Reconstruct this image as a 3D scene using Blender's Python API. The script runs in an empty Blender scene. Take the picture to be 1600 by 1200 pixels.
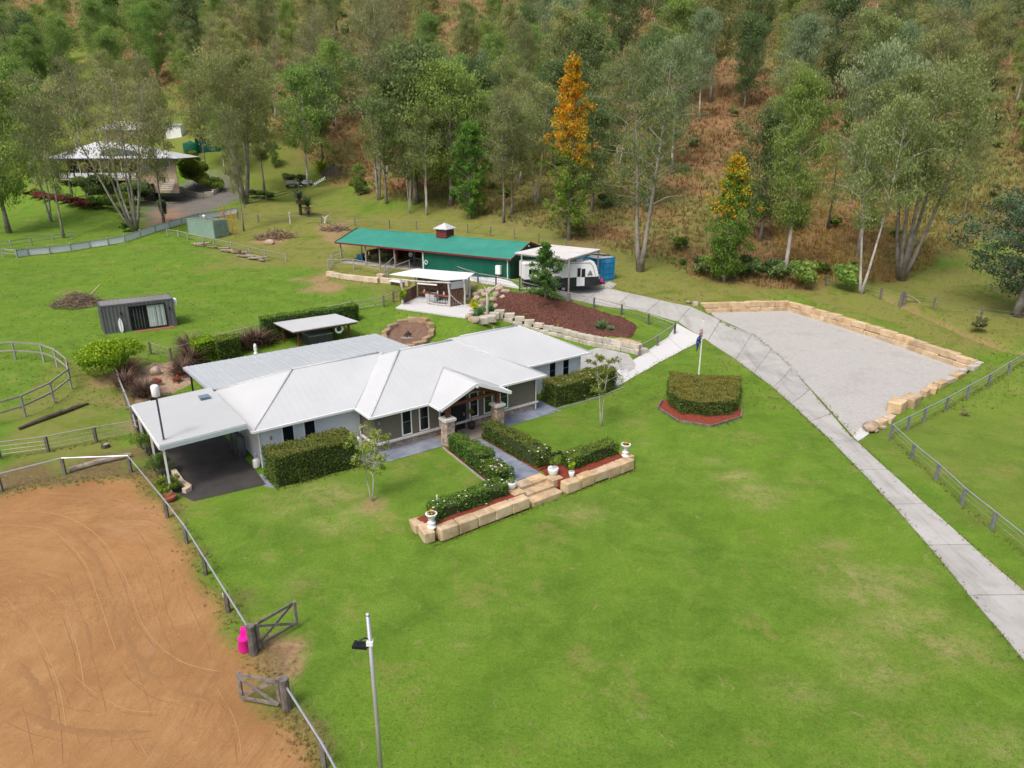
import bpy, math, random
import numpy as np
from mathutils import Vector, Matrix
random.seed(7); RNG = np.random.default_rng(7)
S = bpy.context.scene; COL = S.collection
rad = math.radians
# ------------------------------------------------------------------ camera, sky, sun, exposure
CH, PITCH, FPX = 18.3, rad(19.4), 1110.0
cd = bpy.data.cameras.new('camera'); cam = bpy.data.objects.new('camera', cd); COL.objects.link(cam)
cam.location = (0, 0, CH); cam.rotation_euler = (math.pi/2 - PITCH, 0, 0)
cd.sensor_width = 36; cd.lens = 36*FPX/1600; cd.clip_end = 3000; cd.clip_start = .3
S.camera = cam
S.cycles.diffuse_bounces = 7; S.cycles.max_bounces = 14
SUN_EL, SUN_AZ = rad(58), rad(215)          # azimuth clockwise from +Y
W = bpy.data.worlds.new('World'); S.world = W; W.use_nodes = True
nt = W.node_tree; bg = nt.nodes['Background']
sky = nt.nodes.new('ShaderNodeTexSky'); sky.sky_type = 'NISHITA'; sky.sun_disc = False
sky.sun_elevation = SUN_EL; sky.sun_rotation = SUN_AZ; sky.dust_density = 6; sky.air_density = 1.0; sky.ozone_density = .6
nt.links.new(sky.outputs[0], bg.inputs[0]); bg.inputs[1].default_value = .15
sd = bpy.data.lights.new('sun', 'SUN'); sd.energy = 1.3; sd.angle = rad(13); sd.color = (1, .985, .955)
sun = bpy.data.objects.new('sun', sd); COL.objects.link(sun)
dv = Vector((math.sin(SUN_AZ)*math.cos(SUN_EL), math.cos(SUN_AZ)*math.cos(SUN_EL), math.sin(SUN_EL)))
sun.rotation_euler = dv.to_track_quat('Z', 'Y').to_euler(); sun.location = (-40, -40, 80)
S.view_settings.view_transform = 'Standard'; S.view_settings.look = 'None'
S.view_settings.exposure = .33; S.view_settings.gamma = 1; S.view_settings.use_curve_mapping = False

# ------------------------------------------------------------------ terrain function
cP, sP = math.cos(PITCH), math.sin(PITCH)
def ray(px, py):
    u = (px-800)/FPX; v = (py-600)/FPX
    return np.array([u, cP-v*sP, -(sP+v*cP)])
def PX(px, py, z):
    d = ray(px, py); k = (z-CH)/d[2]
    return np.array([d[0]*k, d[1]*k, z])
HA = rad(36.66); HE1 = np.array([math.cos(HA), math.sin(HA)]); HE2 = np.array([-HE1[1], HE1[0]]); HO = np.array([-14.49, 36.66])
def H2(u, v): return HO + u*HE1 + v*HE2
TP = []
for q in [(800,1200,-.5),(597,1200,-.45),(1590,1015,-.2),(1200,1000,-.4),(1300,690,.05),(1030,700,-.2),(700,880,-.5),(985,745,-.45),
          (580,783,-.12),(430,764,0),(302,783,-.05),(150,900,-.3),(0,1100,-.5),(0,780,-.1),(205,740,0),(450,1100,-.5),
          (0,640,.5),(110,600,.7),(150,575,.8),(164,523,1.5),(275,508,1.5),(90,470,1.9),(0,405,3),(300,410,3.2),(335,373,3.9),(440,405,3.3),
          (510,440,2.4),(620,452,2.6),(640,530,.6),(610,485,2.05),(680,495,2.08),(738,502,1.9),(690,512,1.45),(600,505,1.45),(772,494,1.6),(800,502,1.15),(830,513,.55),(880,527,.08),(930,542,0),(900,462,2.55),(1000,492,1.7),(1050,508,1.1),(1085,520,.9),
          (1120,535,.7),(1150,562,.5),(1220,620,.2),(1180,470,2.3),(1290,478,2.3),(1400,520,1.6),(1512,570,1.1),(1590,540,1.4),(1600,650,.1),(1600,830,-.1),
          (1440,735,0),(1600,470,2.4),(1400,440,3.1),(1250,440,3.0),(1130,435,3.1),(1000,412,3.9),(890,374,5),(800,362,5.4),(670,337,6),(560,346,5.4),
          (450,322,6.2),(380,362,4.5),(480,288,8.3),(390,300,7.6),(200,312,7.0),(0,342,4.5),(210,357,4.3),(0,300,5.6),(300,300,7.4),
          (1330,660,.08),(1240,570,.5),(1440,610,.3),(830,470,2.75)]:
    TP.append(PX(*q))
for u, v, z in [(-5,-1,0),(0,-3,0),(5,-3.5,0),(10,-4,0),(19,-3,0),(26,-2,0),(28,4,0),(26,9,.1),(10,13,.15),(0,15,.15),(-6,9,0.05),(5,-8.5,-.06),(10,-8.5,0),
                (14,-8.5,0),(18,-8.5,-.08),(4,-12.4,-.52),(8,-12.4,-.52),(13,-12.4,-.52),(19,-12.4,-.5),(21,-8,-.12),(2.5,-9,-.28),(20.5,-11,-.4)]:
    q = H2(u, v); TP.append(np.array([q[0], q[1], z]))
for px in (-400, 0, 400, 800, 1200, 1600, 2000):
    for py, ds in ((200, (205,190,170,150,130,125,122)), (100, (265,250,230,205,180,175,172)), (0, (325,310,290,270,245,240,238))):
        d0 = ds[[-400,0,400,800,1200,1600,2000].index(px)]
        r = ray(px, py); k = d0/r[1]; TP.append(np.array([r[0]*k, d0, CH+r[2]*k]))
for x, y, z in [(-600,600,190),(0,600,180),(600,600,185),(-90,30,.3),(90,30,-.1),(-60,-30,-.6),(60,-30,-.5),(0,-60,-.7),(-95,75,2.2),(75,75,1.6),(-250,60,2),(250,60,2),(-400,300,60),(420,300,75),(-40,50,.5)]:
    TP.append(np.array([x, y, z]))
TP = np.array(TP); _sc = 60.
def _phi(r2): return .5*r2*np.log(r2+1e-12)
_X = TP[:, :2]/_sc; n_ = len(TP)
_K = _phi(((_X[:, None]-_X[None])**2).sum(-1)) + np.eye(n_)*2e-5
_A = np.zeros((n_+3, n_+3)); _A[:n_, :n_] = _K; _A[:n_, n_] = 1; _A[:n_, n_+1:] = _X; _A[n_:, :n_] = _A[:n_, n_:].T
_w = np.linalg.solve(_A, np.concatenate([TP[:, 2], np.zeros(3)]))
def tps(x, y):
    q = np.stack([np.asarray(x, float), np.asarray(y, float)], -1)/_sc; out = np.zeros(q.shape[:-1])
    for i in range(n_): out += _w[i]*_phi((q[..., 0]-_X[i, 0])**2+(q[..., 1]-_X[i, 1])**2)
    return out+_w[n_]+_w[n_+1]*q[..., 0]+_w[n_+2]*q[..., 1]
def sdist(poly, x, y):
    """signed distance to a polygon, negative inside"""
    P = np.asarray(poly, float)[:, :2]; d = np.full(np.shape(x), 1e9); ins = np.zeros(np.shape(x), bool); n = len(P)
    for i in range(n):
        a, b = P[i], P[(i+1) % n]; e = b-a; wx, wy = x-a[0], y-a[1]
        t = np.clip((wx*e[0]+wy*e[1])/(e@e+1e-12), 0, 1)
        d = np.minimum(d, (wx-e[0]*t)**2+(wy-e[1]*t)**2)
        c = ((a[1] > y) != (b[1] > y)); xi = a[0]+(y-a[1])/(b[1]-a[1]+1e-12)*e[0]
        ins ^= c & (x < xi)
    d = np.sqrt(d); return np.where(ins, -d, d)
def sstep(a, b, t):
    t = np.clip((t-a)/(b-a), 0, 1); return t*t*(3-2*t)
# flattened places: polygon, height, blend width
SA = rad(-30.5); SE1 = np.array([math.cos(SA), math.sin(SA)]); SE2 = np.array([-SE1[1], SE1[0]]); SO = PX(797, 440, 3.2)[:2]; SZ = 3.2
def S2(u, v): return SO+u*SE1+v*SE2       # stable frame: u<0 runs left along the front wall, v into the building
house_poly = [H2(-5,-2.2), H2(5,-3.2), H2(19.6,-3.2), H2(26.3,-2.3), H2(26.3,6), H2(18,13.5), H2(-.5,16.2), H2(-5.2,9)]
bankz_poly = [PX(*q)[:2] for q in ((772,494,1.6),(800,502,1.15),(830,512,.55),(880,526,.08),(930,540,0),(1000,556,0),(1054,524,.8),(1013,508,1.4),(960,490,1.9),(890,472,2.4),(815,459,2.7),(770,453,2.75))]
bank_front = [PX(*q)[:2] for q in ((772,494,1.6),(800,502,1.15),(830,512,.55),(880,526,.08),(930,540,0),(1000,556,0),(1000,555,0))]
bar_poly = [PX(*q)[:2] for q in ((612,481,2.2),(738,499,2.2),(750,488,2.2),(725,466,2.2),(705,458,2.2),(628,455,2.2))]
gully = [PX(*q)[:2] for q in ((1385,468,2.3),(1420,482,2.1),(1470,505,1.7),(1520,528,1.4),(1575,548,1.2),(1640,560,1.0))]
court_poly = [H2(9.4,-9.7), H2(14.5,-9.7), H2(14.5,-2.5), H2(9.4,-2.5)]; bedz_poly = [H2(4.6,-11.75), H2(18.5,-11.75), H2(18.5,-10.2), H2(4.6,-10.2)]
shed_poly = [S2(-25.5,-.6), S2(.3,-.6), S2(.3,8), S2(-25.5,8)]
pad_px = [(1117,496),(1110,488),(1230,486),(1313,511),(1397,539),(1508,579),(1440,622),(1352,672),(1333,682),(1280,622),(1229,568),(1178,523)]
PADN = None
def pad_z(x, y):
    return PADN[0]+PADN[1]*x+PADN[2]*y
_pp = [PX(1110,487,1.25), PX(1230,486,1.35), PX(1508,579,.3), PX(1340,680,.06), PX(1229,568,.45)]
PADN = np.linalg.lstsq(np.array([[1, p[0], p[1]] for p in _pp]), np.array([p[2] for p in _pp]), rcond=None)[0]
def _padpt(a, b):
    d = ray(a, b); k = (PADN[0]-CH)/(d[2]-PADN[1]*d[0]-PADN[2]*d[1]); return np.array([d[0]*k, d[1]*k])
pad_poly = [_padpt(*q) for q in pad_px]
def T(x, y):
    x = np.asarray(x, float); y = np.asarray(y, float); z = tps(x, y)
    for poly, h, bl in ((house_poly, 0, 2.0), (court_poly, -.01, .9), (bar_poly, 2.1, 1.3), (shed_poly, SZ, 1.6)):
        d = sdist(poly, x, y); k = 1-sstep(0, bl, d); z = z*(1-k)+h*k
    d = sdist(pad_poly, x, y); k = 1-sstep(.5, .85, d); z = z*(1-k)+pad_z(x, y)*k
    d = sdist(bedz_poly, x, y); k = 1-sstep(0, .5, d); z = np.where(k > 0, np.minimum(z, z*(1-k)-.62*k), z)
    dw = np.abs(sdist(bank_front+bank_front[::-1], x, y)); z = z+(sdist(bankz_poly, x, y) < -.25)*.8*(1-sstep(.4, 4.2, dw))
    dg = np.abs(sdist(gully+gully[::-1], x, y)); z = z-.55*np.exp(-(dg/.65)**2)
    far = sstep(75, 150, y)
    z = z+far*(.8*np.sin(x*.11+1.3)*np.sin(y*.13)+.5*np.sin(x*.23+y*.19))
    near = (1-sstep(70, 110, y))*sstep(.5, 3, np.minimum(sdist(house_poly, x, y), sdist(shed_poly, x, y)))
    return z+near*.025*(np.sin(x*1.1+.4*y)*np.sin(y*.9-.2*x))
# the ground sheet's own grid; from here on heights are read off that sheet
def lines(a, b, step, outs, g=1.12):
    c = list(np.arange(a, b+1e-6, step)); lo, hi, s = a, b, step
    left = []
    while lo > outs[0]: s *= g; lo -= s; left.append(lo)
    s = step; right = []
    while hi < outs[1]: s = min(s*g, 9); hi += s; right.append(hi)
    return np.array(left[::-1]+c+right)
gx = lines(-46, 46, .4, (-400, 400)); gy = lines(12, 96, .4, (-60, 430))
XX, YY = np.meshgrid(gx, gy); GX, GY = XX.ravel(), YY.ravel(); GZ2 = T(XX, YY); GZ = GZ2.ravel()
def T(x, y):
    x = np.asarray(x, float); y = np.asarray(y, float)
    i = np.clip(np.searchsorted(gx, x)-1, 0, len(gx)-2); j = np.clip(np.searchsorted(gy, y)-1, 0, len(gy)-2)
    fx = np.clip((x-gx[i])/(gx[i+1]-gx[i]), 0, 1); fy = np.clip((y-gy[j])/(gy[j+1]-gy[j]), 0, 1)
    return (GZ2[j, i]*(1-fx)+GZ2[j, i+1]*fx)*(1-fy)+(GZ2[j+1, i]*(1-fx)+GZ2[j+1, i+1]*fx)*fy
def at(px, py, dz=0.):
    d = ray(px, py); k = 8.; st = 1.0; o = np.array([0, 0, CH])
    ks = np.concatenate([np.arange(15, 140, .5), np.arange(140, 700, 2.)])
    pts = o+ks[:, None]*d; dd = pts[:, 2]-T(pts[:, 0], pts[:, 1])
    i = int(np.argmax(dd < 0)); i = max(i, 1)
    a, b = ks[i-1], ks[i]
    for _ in range(14):
        m = (a+b)/2; p = o+m*d
        if p[2] < float(T(p[0], p[1])): b = m
        else: a = m
    p = o+b*d; return np.array([p[0], p[1], float(T(p[0], p[1]))+dz])
def ats(*pts): return [at(*p) for p in pts]
def htop(base, py):
    """height of the point straight above base that shows at picture row py"""
    d = ray(800, py); return CH+d[2]*base[1]/d[1]-base[2]

# ------------------------------------------------------------------ materials
MATS = {}
def nn(t, ty, **kw):
    n = t.nodes.new(ty)
    for k, v in kw.items(): setattr(n, k, v)
    return n
def ramp(t, cols, fac, pos=None):
    r = nn(t, 'ShaderNodeValToRGB'); e = r.color_ramp.elements
    n = len(cols)
    while len(e) < n: e.new(.5)
    for i, c in enumerate(cols):
        e[i].position = pos[i] if pos else (i/(n-1) if n > 1 else 0); e[i].color = (*c, 1)
    t.links.new(fac, r.inputs[0]); return r.outputs[0]
def noise(t, vec, scale, detail=4, rough=.6, dist=0.):
    n = nn(t, 'ShaderNodeTexNoise'); n.inputs['Scale'].default_value = scale; n.inputs['Detail'].default_value = detail
    n.inputs['Roughness'].default_value = rough; n.inputs['Distortion'].default_value = dist
    if vec is not None: t.links.new(vec, n.inputs['Vector'])
    return n.outputs[0]
def mathn(t, op, a, b=0., c=None, clamp=False):
    n = nn(t, 'ShaderNodeMath', operation=op); n.use_clamp = clamp
    for i, v in enumerate((a, b, c)):
        if v is None: continue
        if isinstance(v, (int, float)): n.inputs[i].default_value = v
        else: t.links.new(v, n.inputs[i])
    return n.outputs[0]
def mixc(t, f, a, b, mode='MIX'):
    n = nn(t, 'ShaderNodeMix', data_type='RGBA', blend_type=mode)
    for s, v in ((n.inputs[0], f), (n.inputs[6], a), (n.inputs[7], b)):
        if isinstance(v, (int, float)): s.default_value = v
        elif isinstance(v, tuple): s.default_value = (*v, 1) if len(v) == 3 else v
        else: t.links.new(v, s)
    return n.outputs[2]
def mat(name, cols, scale=3., rough=.8, bump=0., bscale=None, metal=0., rnd=0., spec=.3, pos=None, detail=5, dist=.3, stain=None):
    if name in MATS: return MATS[name]
    m = bpy.data.materials.new(name); m.use_nodes = True; t = m.node_tree; b = t.nodes['Principled BSDF']
    g = nn(t, 'ShaderNodeNewGeometry'); v = g.outputs['Position']
    if len(cols) == 1: cols = [tuple(x*.9 for x in cols[0]), tuple(min(1, x*1.08) for x in cols[0])]
    c = ramp(t, cols, noise(t, v, scale, detail, .6, dist), pos or [.3+.4*i/(len(cols)-1) for i in range(len(cols))])
    if stain:
        f = noise(t, v, stain[1], 5, .65, .5); f = mathn(t, 'MULTIPLY', mathn(t, 'SUBTRACT', f, .5, clamp=True), stain[2], clamp=True)
        c = mixc(t, f, c, stain[0])
    if rnd:
        oi = nn(t, 'ShaderNodeObjectInfo'); hs = nn(t, 'ShaderNodeHueSaturation')
        t.links.new(mathn(t, 'MULTIPLY_ADD', oi.outputs['Random'], rnd, 1-rnd/2), hs.inputs['Value'])
        t.links.new(mathn(t, 'MULTIPLY_ADD', mathn(t, 'FRACT', mathn(t, 'MULTIPLY', oi.outputs['Random'], 7.31)), rnd*.8, 1-rnd*.4), hs.inputs['Saturation'])
        t.links.new(c, hs.inputs['Color']); c = hs.outputs[0]
    t.links.new(c, b.inputs['Base Color']); b.inputs['Roughness'].default_value = rough; b.inputs['Metallic'].default_value = metal
    b.inputs['Specular IOR Level'].default_value = spec
    if bump:
        bn = nn(t, 'ShaderNodeBump'); bn.inputs['Strength'].default_value = bump; bn.inputs['Distance'].default_value = .03
        t.links.new(noise(t, v, bscale or scale*6, 4, .7), bn.inputs['Height']); t.links.new(bn.outputs[0], b.inputs['Normal'])
    MATS[name] = m; return m
def leafmat(name, cols, rnd=.25, trans=.25, hue=.02, top=None):
    """leaf colour from the 'tint' attribute; top = (colours, start, end) mixes blossom in by the 'bloom' attribute"""
    if name in MATS: return MATS[name]
    m = bpy.data.materials.new(name); m.use_nodes = True; t = m.node_tree; b = t.nodes['Principled BSDF']; o = t.nodes['Material Output']
    a = nn(t, 'ShaderNodeAttribute', attribute_name='tint'); c = ramp(t, cols, a.outputs['Fac'])
    if top:
        a2 = nn(t, 'ShaderNodeAttribute', attribute_name='bloom'); c = mixc(t, a2.outputs['Fac'], c, ramp(t, top, a.outputs['Fac']))
    oi = nn(t, 'ShaderNodeObjectInfo'); hs = nn(t, 'ShaderNodeHueSaturation')
    t.links.new(mathn(t, 'MULTIPLY_ADD', oi.outputs['Random'], rnd, 1-rnd/2), hs.inputs['Value'])
    t.links.new(mathn(t, 'MULTIPLY_ADD', mathn(t, 'FRACT', mathn(t, 'MULTIPLY', oi.outputs['Random'], 9.7)), hue*2, .5-hue), hs.inputs['Hue'])
    t.links.new(c, hs.inputs['Color']); t.links.new(hs.outputs[0], b.inputs['Base Color'])
    b.inputs['Roughness'].default_value = .55; b.inputs['Specular IOR Level'].default_value = .25
    tr = nn(t, 'ShaderNodeBsdfTranslucent'); t.links.new(hs.outputs[0], tr.inputs[0])
    mx = nn(t, 'ShaderNodeMixShader'); mx.inputs[0].default_value = trans
    t.links.new(b.outputs[0], mx.inputs[1]); t.links.new(tr.outputs[0], mx.inputs[2]); t.links.new(mx.outputs[0], o.inputs[0])
    MATS[name] = m; return m
def glass(name, col=(.012, .016, .022)):
    if name in MATS: return MATS[name]
    m = bpy.data.materials.new(name); m.use_nodes = True; b = m.node_tree.nodes['Principled BSDF']
    b.inputs['Base Color'].default_value = (*col, 1); b.inputs['Roughness'].default_value = .08; b.inputs['Specular IOR Level'].default_value = .5
    MATS[name] = m; return m

# ------------------------------------------------------------------ object helpers
WL = {}
def tag(o, label=None, cat=None, group=None, kind=None):
    if label: o['label'] = label
    if cat: o['category'] = cat
    if group: o['group'] = group
    if kind: o['kind'] = kind
    return o
def thing(name, label, cat, loc=(0, 0, 0), group=None):
    o = bpy.data.objects.new(name, None); COL.objects.link(o); o.location = loc; o.empty_display_size = .3
    WL[o.name] = Vector(loc); return tag(o, label, cat, group)
def link(name, me, parent=None, loc=None, rz=0., sc=None, rot=None):
    o = bpy.data.objects.new(name, me); COL.objects.link(o)
    w = Vector(loc) if loc is not None else None
    if parent is not None:
        o.parent = parent; pw = WL[parent.name]
        o.location = (w-pw) if w is not None else (0, 0, 0); WL[o.name] = w if w is not None else pw
    else:
        o.location = w or (0, 0, 0); WL[o.name] = Vector(o.location)
    o.rotation_euler = rot or (0, 0, rz)
    if sc is not None: o.scale = sc if not isinstance(sc, (int, float)) else (sc, sc, sc)
    return o
class MB:
    def __init__(s): s.v = []; s.f = []
    def add(s, vs, fs):
        n = len(s.v); s.v += [tuple(map(float, p)) for p in vs]; s.f += [tuple(i+n for i in f) for f in fs]; return s
    def box(s, c, sz, rz=0., z0=None):
        hx, hy, hz = sz[0]/2, sz[1]/2, sz[2]/2; ca, sa = math.cos(rz), math.sin(rz); vs = []
        for dz in (-hz, hz):
            for dx, dy in ((-hx, -hy), (hx, -hy), (hx, hy), (-hx, hy)):
                vs.append((c[0]+dx*ca-dy*sa, c[1]+dx*sa+dy*ca, c[2]+dz))
        return s.add(vs, [(3,2,1,0),(4,5,6,7),(0,1,5,4),(1,2,6,5),(2,3,7,6),(3,0,4,7)])
    def bar(s, p, q, w, h=None, up=(0, 0, 1)):
        p, q = Vector(p), Vector(q); d = (q-p).normalized(); u = Vector(up)
        if abs(d.dot(u)) > .98: u = Vector((math.cos(HA), math.sin(HA), 0))
        a = d.cross(u).normalized()*(w/2); b = a.cross(d).normalized()*((h or w)/2)
        vs = [p-a-b, p+a-b, p+a+b, p-a+b, q-a-b, q+a-b, q+a+b, q-a+b]
        return s.add(vs, [(0,1,2,3),(7,6,5,4),(0,4,5,1),(1,5,6,2),(2,6,7,3),(3,7,4,0)])
    def tube(s, pts, rs, n=6, cap=True):
        pts = [Vector(p) for p in pts]
        if isinstance(rs, (int, float)): rs = [rs]*len(pts)
        base = len(s.v); m = len(pts); ref = Vector((0.31, .17, .93))
        for i, p in enumerate(pts):
            d = (pts[min(i+1, m-1)]-pts[max(i-1, 0)]).normalized()
            a = d.cross(ref if abs(d.dot(ref)) < .95 else Vector((1, 0, 0))).normalized(); b = d.cross(a)
            for k in range(n):
                t = 2*math.pi*k/n; s.v.append(tuple(p+(a*math.cos(t)+b*math.sin(t))*rs[i]))
        for i in range(m-1):
            for k in range(n):
                k2 = (k+1) % n; s.f.append((base+i*n+k, base+i*n+k2, base+(i+1)*n+k2, base+(i+1)*n+k))
        if cap:
            s.f.append(tuple(base+k for k in range(n-1, -1, -1))); s.f.append(tuple(base+(m-1)*n+k for k in range(n)))
        return s
    def lathe(s, prof, c=(0, 0, 0), n=12, cap=True):
        base = len(s.v)
        for r, z in prof:
            for k in range(n):
                t = 2*math.pi*k/n; s.v.append((c[0]+r*math.cos(t), c[1]+r*math.sin(t), c[2]+z))
        for i in range(len(prof)-1):
            for k in range(n):
                k2 = (k+1) % n; s.f.append((base+i*n+k, base+i*n+k2, base+(i+1)*n+k2, base+(i+1)*n+k))
        if cap:
            s.f.append(tuple(base+k for k in range(n-1, -1, -1))); m = len(prof)-1; s.f.append(tuple(base+m*n+k for k in range(n)))
        return s
    def prism(s, poly, z0, z1):
        n = len(poly); g = lambda z, p: z if isinstance(z, (int, float)) else float(z(p[0], p[1]))
        ar = sum(poly[i][0]*poly[(i+1) % n][1]-poly[(i+1) % n][0]*poly[i][1] for i in range(n))
        if ar < 0: poly = poly[::-1]
        vs = [(p[0], p[1], g(z0, p)) for p in poly]+[(p[0], p[1], g(z1, p)) for p in poly]
        return s.add(vs, [tuple(range(n-1, -1, -1)), tuple(range(n, 2*n))]+[(i, (i+1) % n, n+(i+1) % n, n+i) for i in range(n)])
    def slab(s, top, th, dirv=(0, 0, -1)):
        """polygon of 3d points given a thickness"""
        n = len(top); d = Vector(dirv)*th; t = [Vector(p) for p in top]
        nrm = Vector((0, 0, 0))
        for i in range(n): nrm += t[i].cross(t[(i+1) % n])
        if nrm.dot(Vector(dirv)) > 0: t = t[::-1]
        vs = t+[p+d for p in t]
        return s.add(vs, [tuple(range(n)), tuple(range(2*n-1, n-1, -1))]+[((i+1) % n, i, n+i, n+(i+1) % n) for i in range(n)])
    def patch(s, a, b, c, d, zf, off, nx, ny, skirt=.1):
        """bilinear draped patch a-b (near edge) d-c (far edge), with skirts"""
        base = len(s.v); a, b, c, d = [np.asarray(p, float)[:2] for p in (a, b, c, d)]
        G = []
        for j in range(ny+1):
            for i in range(nx+1):
                p = (a*(1-i/nx)+b*i/nx)*(1-j/ny)+(d*(1-i/nx)+c*i/nx)*j/ny; G.append(p)
        G = np.array(G); Z = zf(G[:, 0], G[:, 1])+off
        s.v += [(G[i, 0], G[i, 1], float(Z[i])) for i in range(len(G))]
        for j in range(ny):
            for i in range(nx):
                k = base+j*(nx+1)+i; s.f.append((k, k+1, k+nx+2, k+nx+1))
        rim = [i for i in range(nx+1)]+[(j+1)*(nx+1)-1 for j in range(1, ny+1)]+[ny*(nx+1)+i for i in range(nx-1, -1, -1)]+[j*(nx+1) for j in range(ny-1, 0, -1)]
        m = len(rim); b0 = len(s.v); s.v += [(G[i, 0], G[i, 1], float(Z[i])-skirt) for i in rim]
        for k in range(m): s.f.append((base+rim[(k+1) % m], base+rim[k], b0+k, b0+(k+1) % m))
        return s
    def mesh(s, name, m=None, smooth=False, off=None):
        me = bpy.data.meshes.new(name); v = s.v
        if off is not None: v = [(p[0]-off[0], p[1]-off[1], p[2]-off[2]) for p in v]
        me.from_pydata(v, [], s.f); me.update()
        if m: me.materials.append(m)
        if smooth: me.polygons.foreach_set('use_smooth', [True]*len(me.polygons))
        return me
    def obj(s, name, m, parent=None, smooth=False, label=None, kind=None):
        if parent is not None: o = link(name, s.mesh(name, m, smooth, WL[parent.name]), parent)
        else:
            c = np.mean(np.array(s.v), 0); c[2] = min(p[2] for p in s.v)
            o = link(name, s.mesh(name, m, smooth, c), None, Vector(c))
        if label: o['label'] = label
        if kind: o['kind'] = kind
        return o
def npmesh(name, V, F, m, attrs=None, smooth=False):
    """fast mesh from numpy: F is (n,k)"""
    me = bpy.data.meshes.new(name); n, k = F.shape
    me.vertices.add(len(V)); me.vertices.foreach_set('co', np.asarray(V, np.float32).ravel())
    me.loops.add(n*k); me.loops.foreach_set('vertex_index', F.astype(np.int32).ravel())
    me.polygons.add(n); me.polygons.foreach_set('loop_start', np.arange(0, n*k, k, dtype=np.int32))
    if smooth: me.polygons.foreach_set('use_smooth', np.ones(n, bool))
    me.update(calc_edges=True)
    for an, av in (attrs or {}).items():
        a = me.attributes.new(an, 'FLOAT', 'POINT'); a.data.foreach_set('value', np.asarray(av, np.float32))
    if m: me.materials.append(m)
    return me
def v3(p, z): return (p[0], p[1], z)
# ------------------------------------------------------------------ common materials
LAWN = [(.055,.115,.012),(.095,.185,.018),(.13,.235,.025)]
mWhiteRoof = mat('white_roof_steel', [(.465,.482,.49),(.51,.527,.535)], .5, .5, 0, spec=.25, stain=((.50,.51,.51), .35, 1.0))
mGreyRoof = mat('pale_blue_roof_steel', [(.40,.435,.45),(.445,.475,.49)], .6, .45, 0, spec=.3, stain=((.45,.5,.5), .4, 1.2))
mGutter = mat('white_gutter_paint', [(.70,.72,.73),(.76,.78,.79)], 1, .4)
mWallW = mat('white_render', [(.66,.70,.75),(.73,.77,.81)], 1.2, .85, .1, 30)
mTaupe = mat('taupe_weatherboard', [(.155,.138,.112),(.185,.165,.135)], 1.5, .7)
mTrim = mat('white_trim', [(.78,.79,.79),(.84,.84,.84)], 2, .5)
mDark = mat('black_paint', [(.012,.013,.016),(.022,.023,.026)], 3, .45)
mGlass = glass('dark_window_glass'); mCurtain = mat('pale_curtain', [(.55,.62,.60),(.68,.74,.72)], 2, .9)
mStoneClad = mat('brown_stone_cladding', [(.25,.175,.14),(.42,.325,.26),(.56,.47,.40)], 3.2, .9, .5, 14, rnd=.5)
mMortar = mat('pale_mortar', [(.45,.40,.35),(.55,.49,.43)], 4, .95)
mCap = mat('cast_stone_cap', [(.58,.57,.54),(.66,.65,.62)], 2, .8, .2)
mRedWood = mat('red_stained_timber', [(.10,.035,.02),(.17,.062,.038)], 5, .65, .2)
mPaver = mat('slate_grey_paving', [(.12,.145,.19),(.19,.215,.27),(.26,.285,.33)], .9, .75, .25, 12, rnd=.12)
mAsphalt = mat('dark_bitumen', [(.040,.037,.036),(.060,.056,.054)], 1.2, .9, .5, 45)
mConc = mat('pale_concrete', [(.34,.335,.315),(.385,.38,.36),(.425,.42,.40)], .45, .85, .15, 20, rnd=.10, stain=((.24,.23,.205), .38, 2.4))
mConcNew = mat('bright_concrete', [(.51,.515,.51),(.57,.575,.57)], .4, .8, .1, 20, rnd=.05, stain=((.42,.41,.38), .4, 1.6))
mPad = mat('pale_gravel', [(.345,.335,.318),(.395,.385,.366),(.445,.435,.414)], 5, .95, .35, 40, detail=8, stain=((.33,.31,.285), .25, .8))
mSand = mat('sandstone', [(.36,.25,.14),(.52,.385,.24),(.60,.48,.33)], 1.3, .9, .6, 9, rnd=.22, stain=((.20,.16,.12), 1.6, 2.0))
mSandGrey = mat('grey_weathered_stone', [(.36,.33,.28),(.46,.42,.36),(.54,.51,.45)], 1.1, .9, .6, 9, rnd=.25, stain=((.17,.15,.13), 1.3, 2.0))
mBoulder = mat('field_boulder', [(.20,.15,.11),(.36,.28,.21),(.47,.41,.34)], 1.6, .9, .7, 8, rnd=.45)
mRedMulch = mat('red_dyed_mulch', [(.12,.024,.014),(.21,.042,.023),(.29,.075,.042)], 9, .95, .9, 30, detail=8)
mBarkMulch = mat('brown_bark_mulch', [(.045,.018,.013),(.095,.036,.026),(.17,.085,.06)], 6, .95, 1., 22, detail=8)
mChip = mat('tan_wood_chip', [(.20,.13,.085),(.36,.25,.165),(.48,.36,.25)], 6, .95, .9, 24, detail=8)
mPost = mat('weathered_post_timber', [(.085,.075,.065),(.15,.135,.118),(.21,.19,.17)], 5, .9, .4, 20, rnd=.35)
mPaleRail = mat('silver_grey_timber', [(.25,.24,.225),(.36,.345,.32)], 4, .9, .3, 20, rnd=.3)
mPipe = mat('galvanised_pipe', [(.42,.44,.47),(.54,.56,.59)], 2, .38, metal=.6)
mWire = mat('fence_wire', [(.30,.30,.30),(.38,.38,.37)], 2, .5, metal=.5)
mLog = mat('grey_log', [(.14,.115,.085),(.26,.225,.17),(.35,.31,.25)], 4, .95, .6, 16, rnd=.3)
mDeadWood = mat('brown_dead_sticks', [(.10,.065,.045),(.20,.14,.10),(.31,.25,.19)], 4, .95, rnd=.4)
mWhitePot = mat('white_glazed_pot', [(.70,.71,.71),(.78,.79,.79)], 3, .35)
mSoil = mat('dark_soil', [(.03,.02,.014),(.06,.042,.03)], 9, .95, .5)
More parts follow.
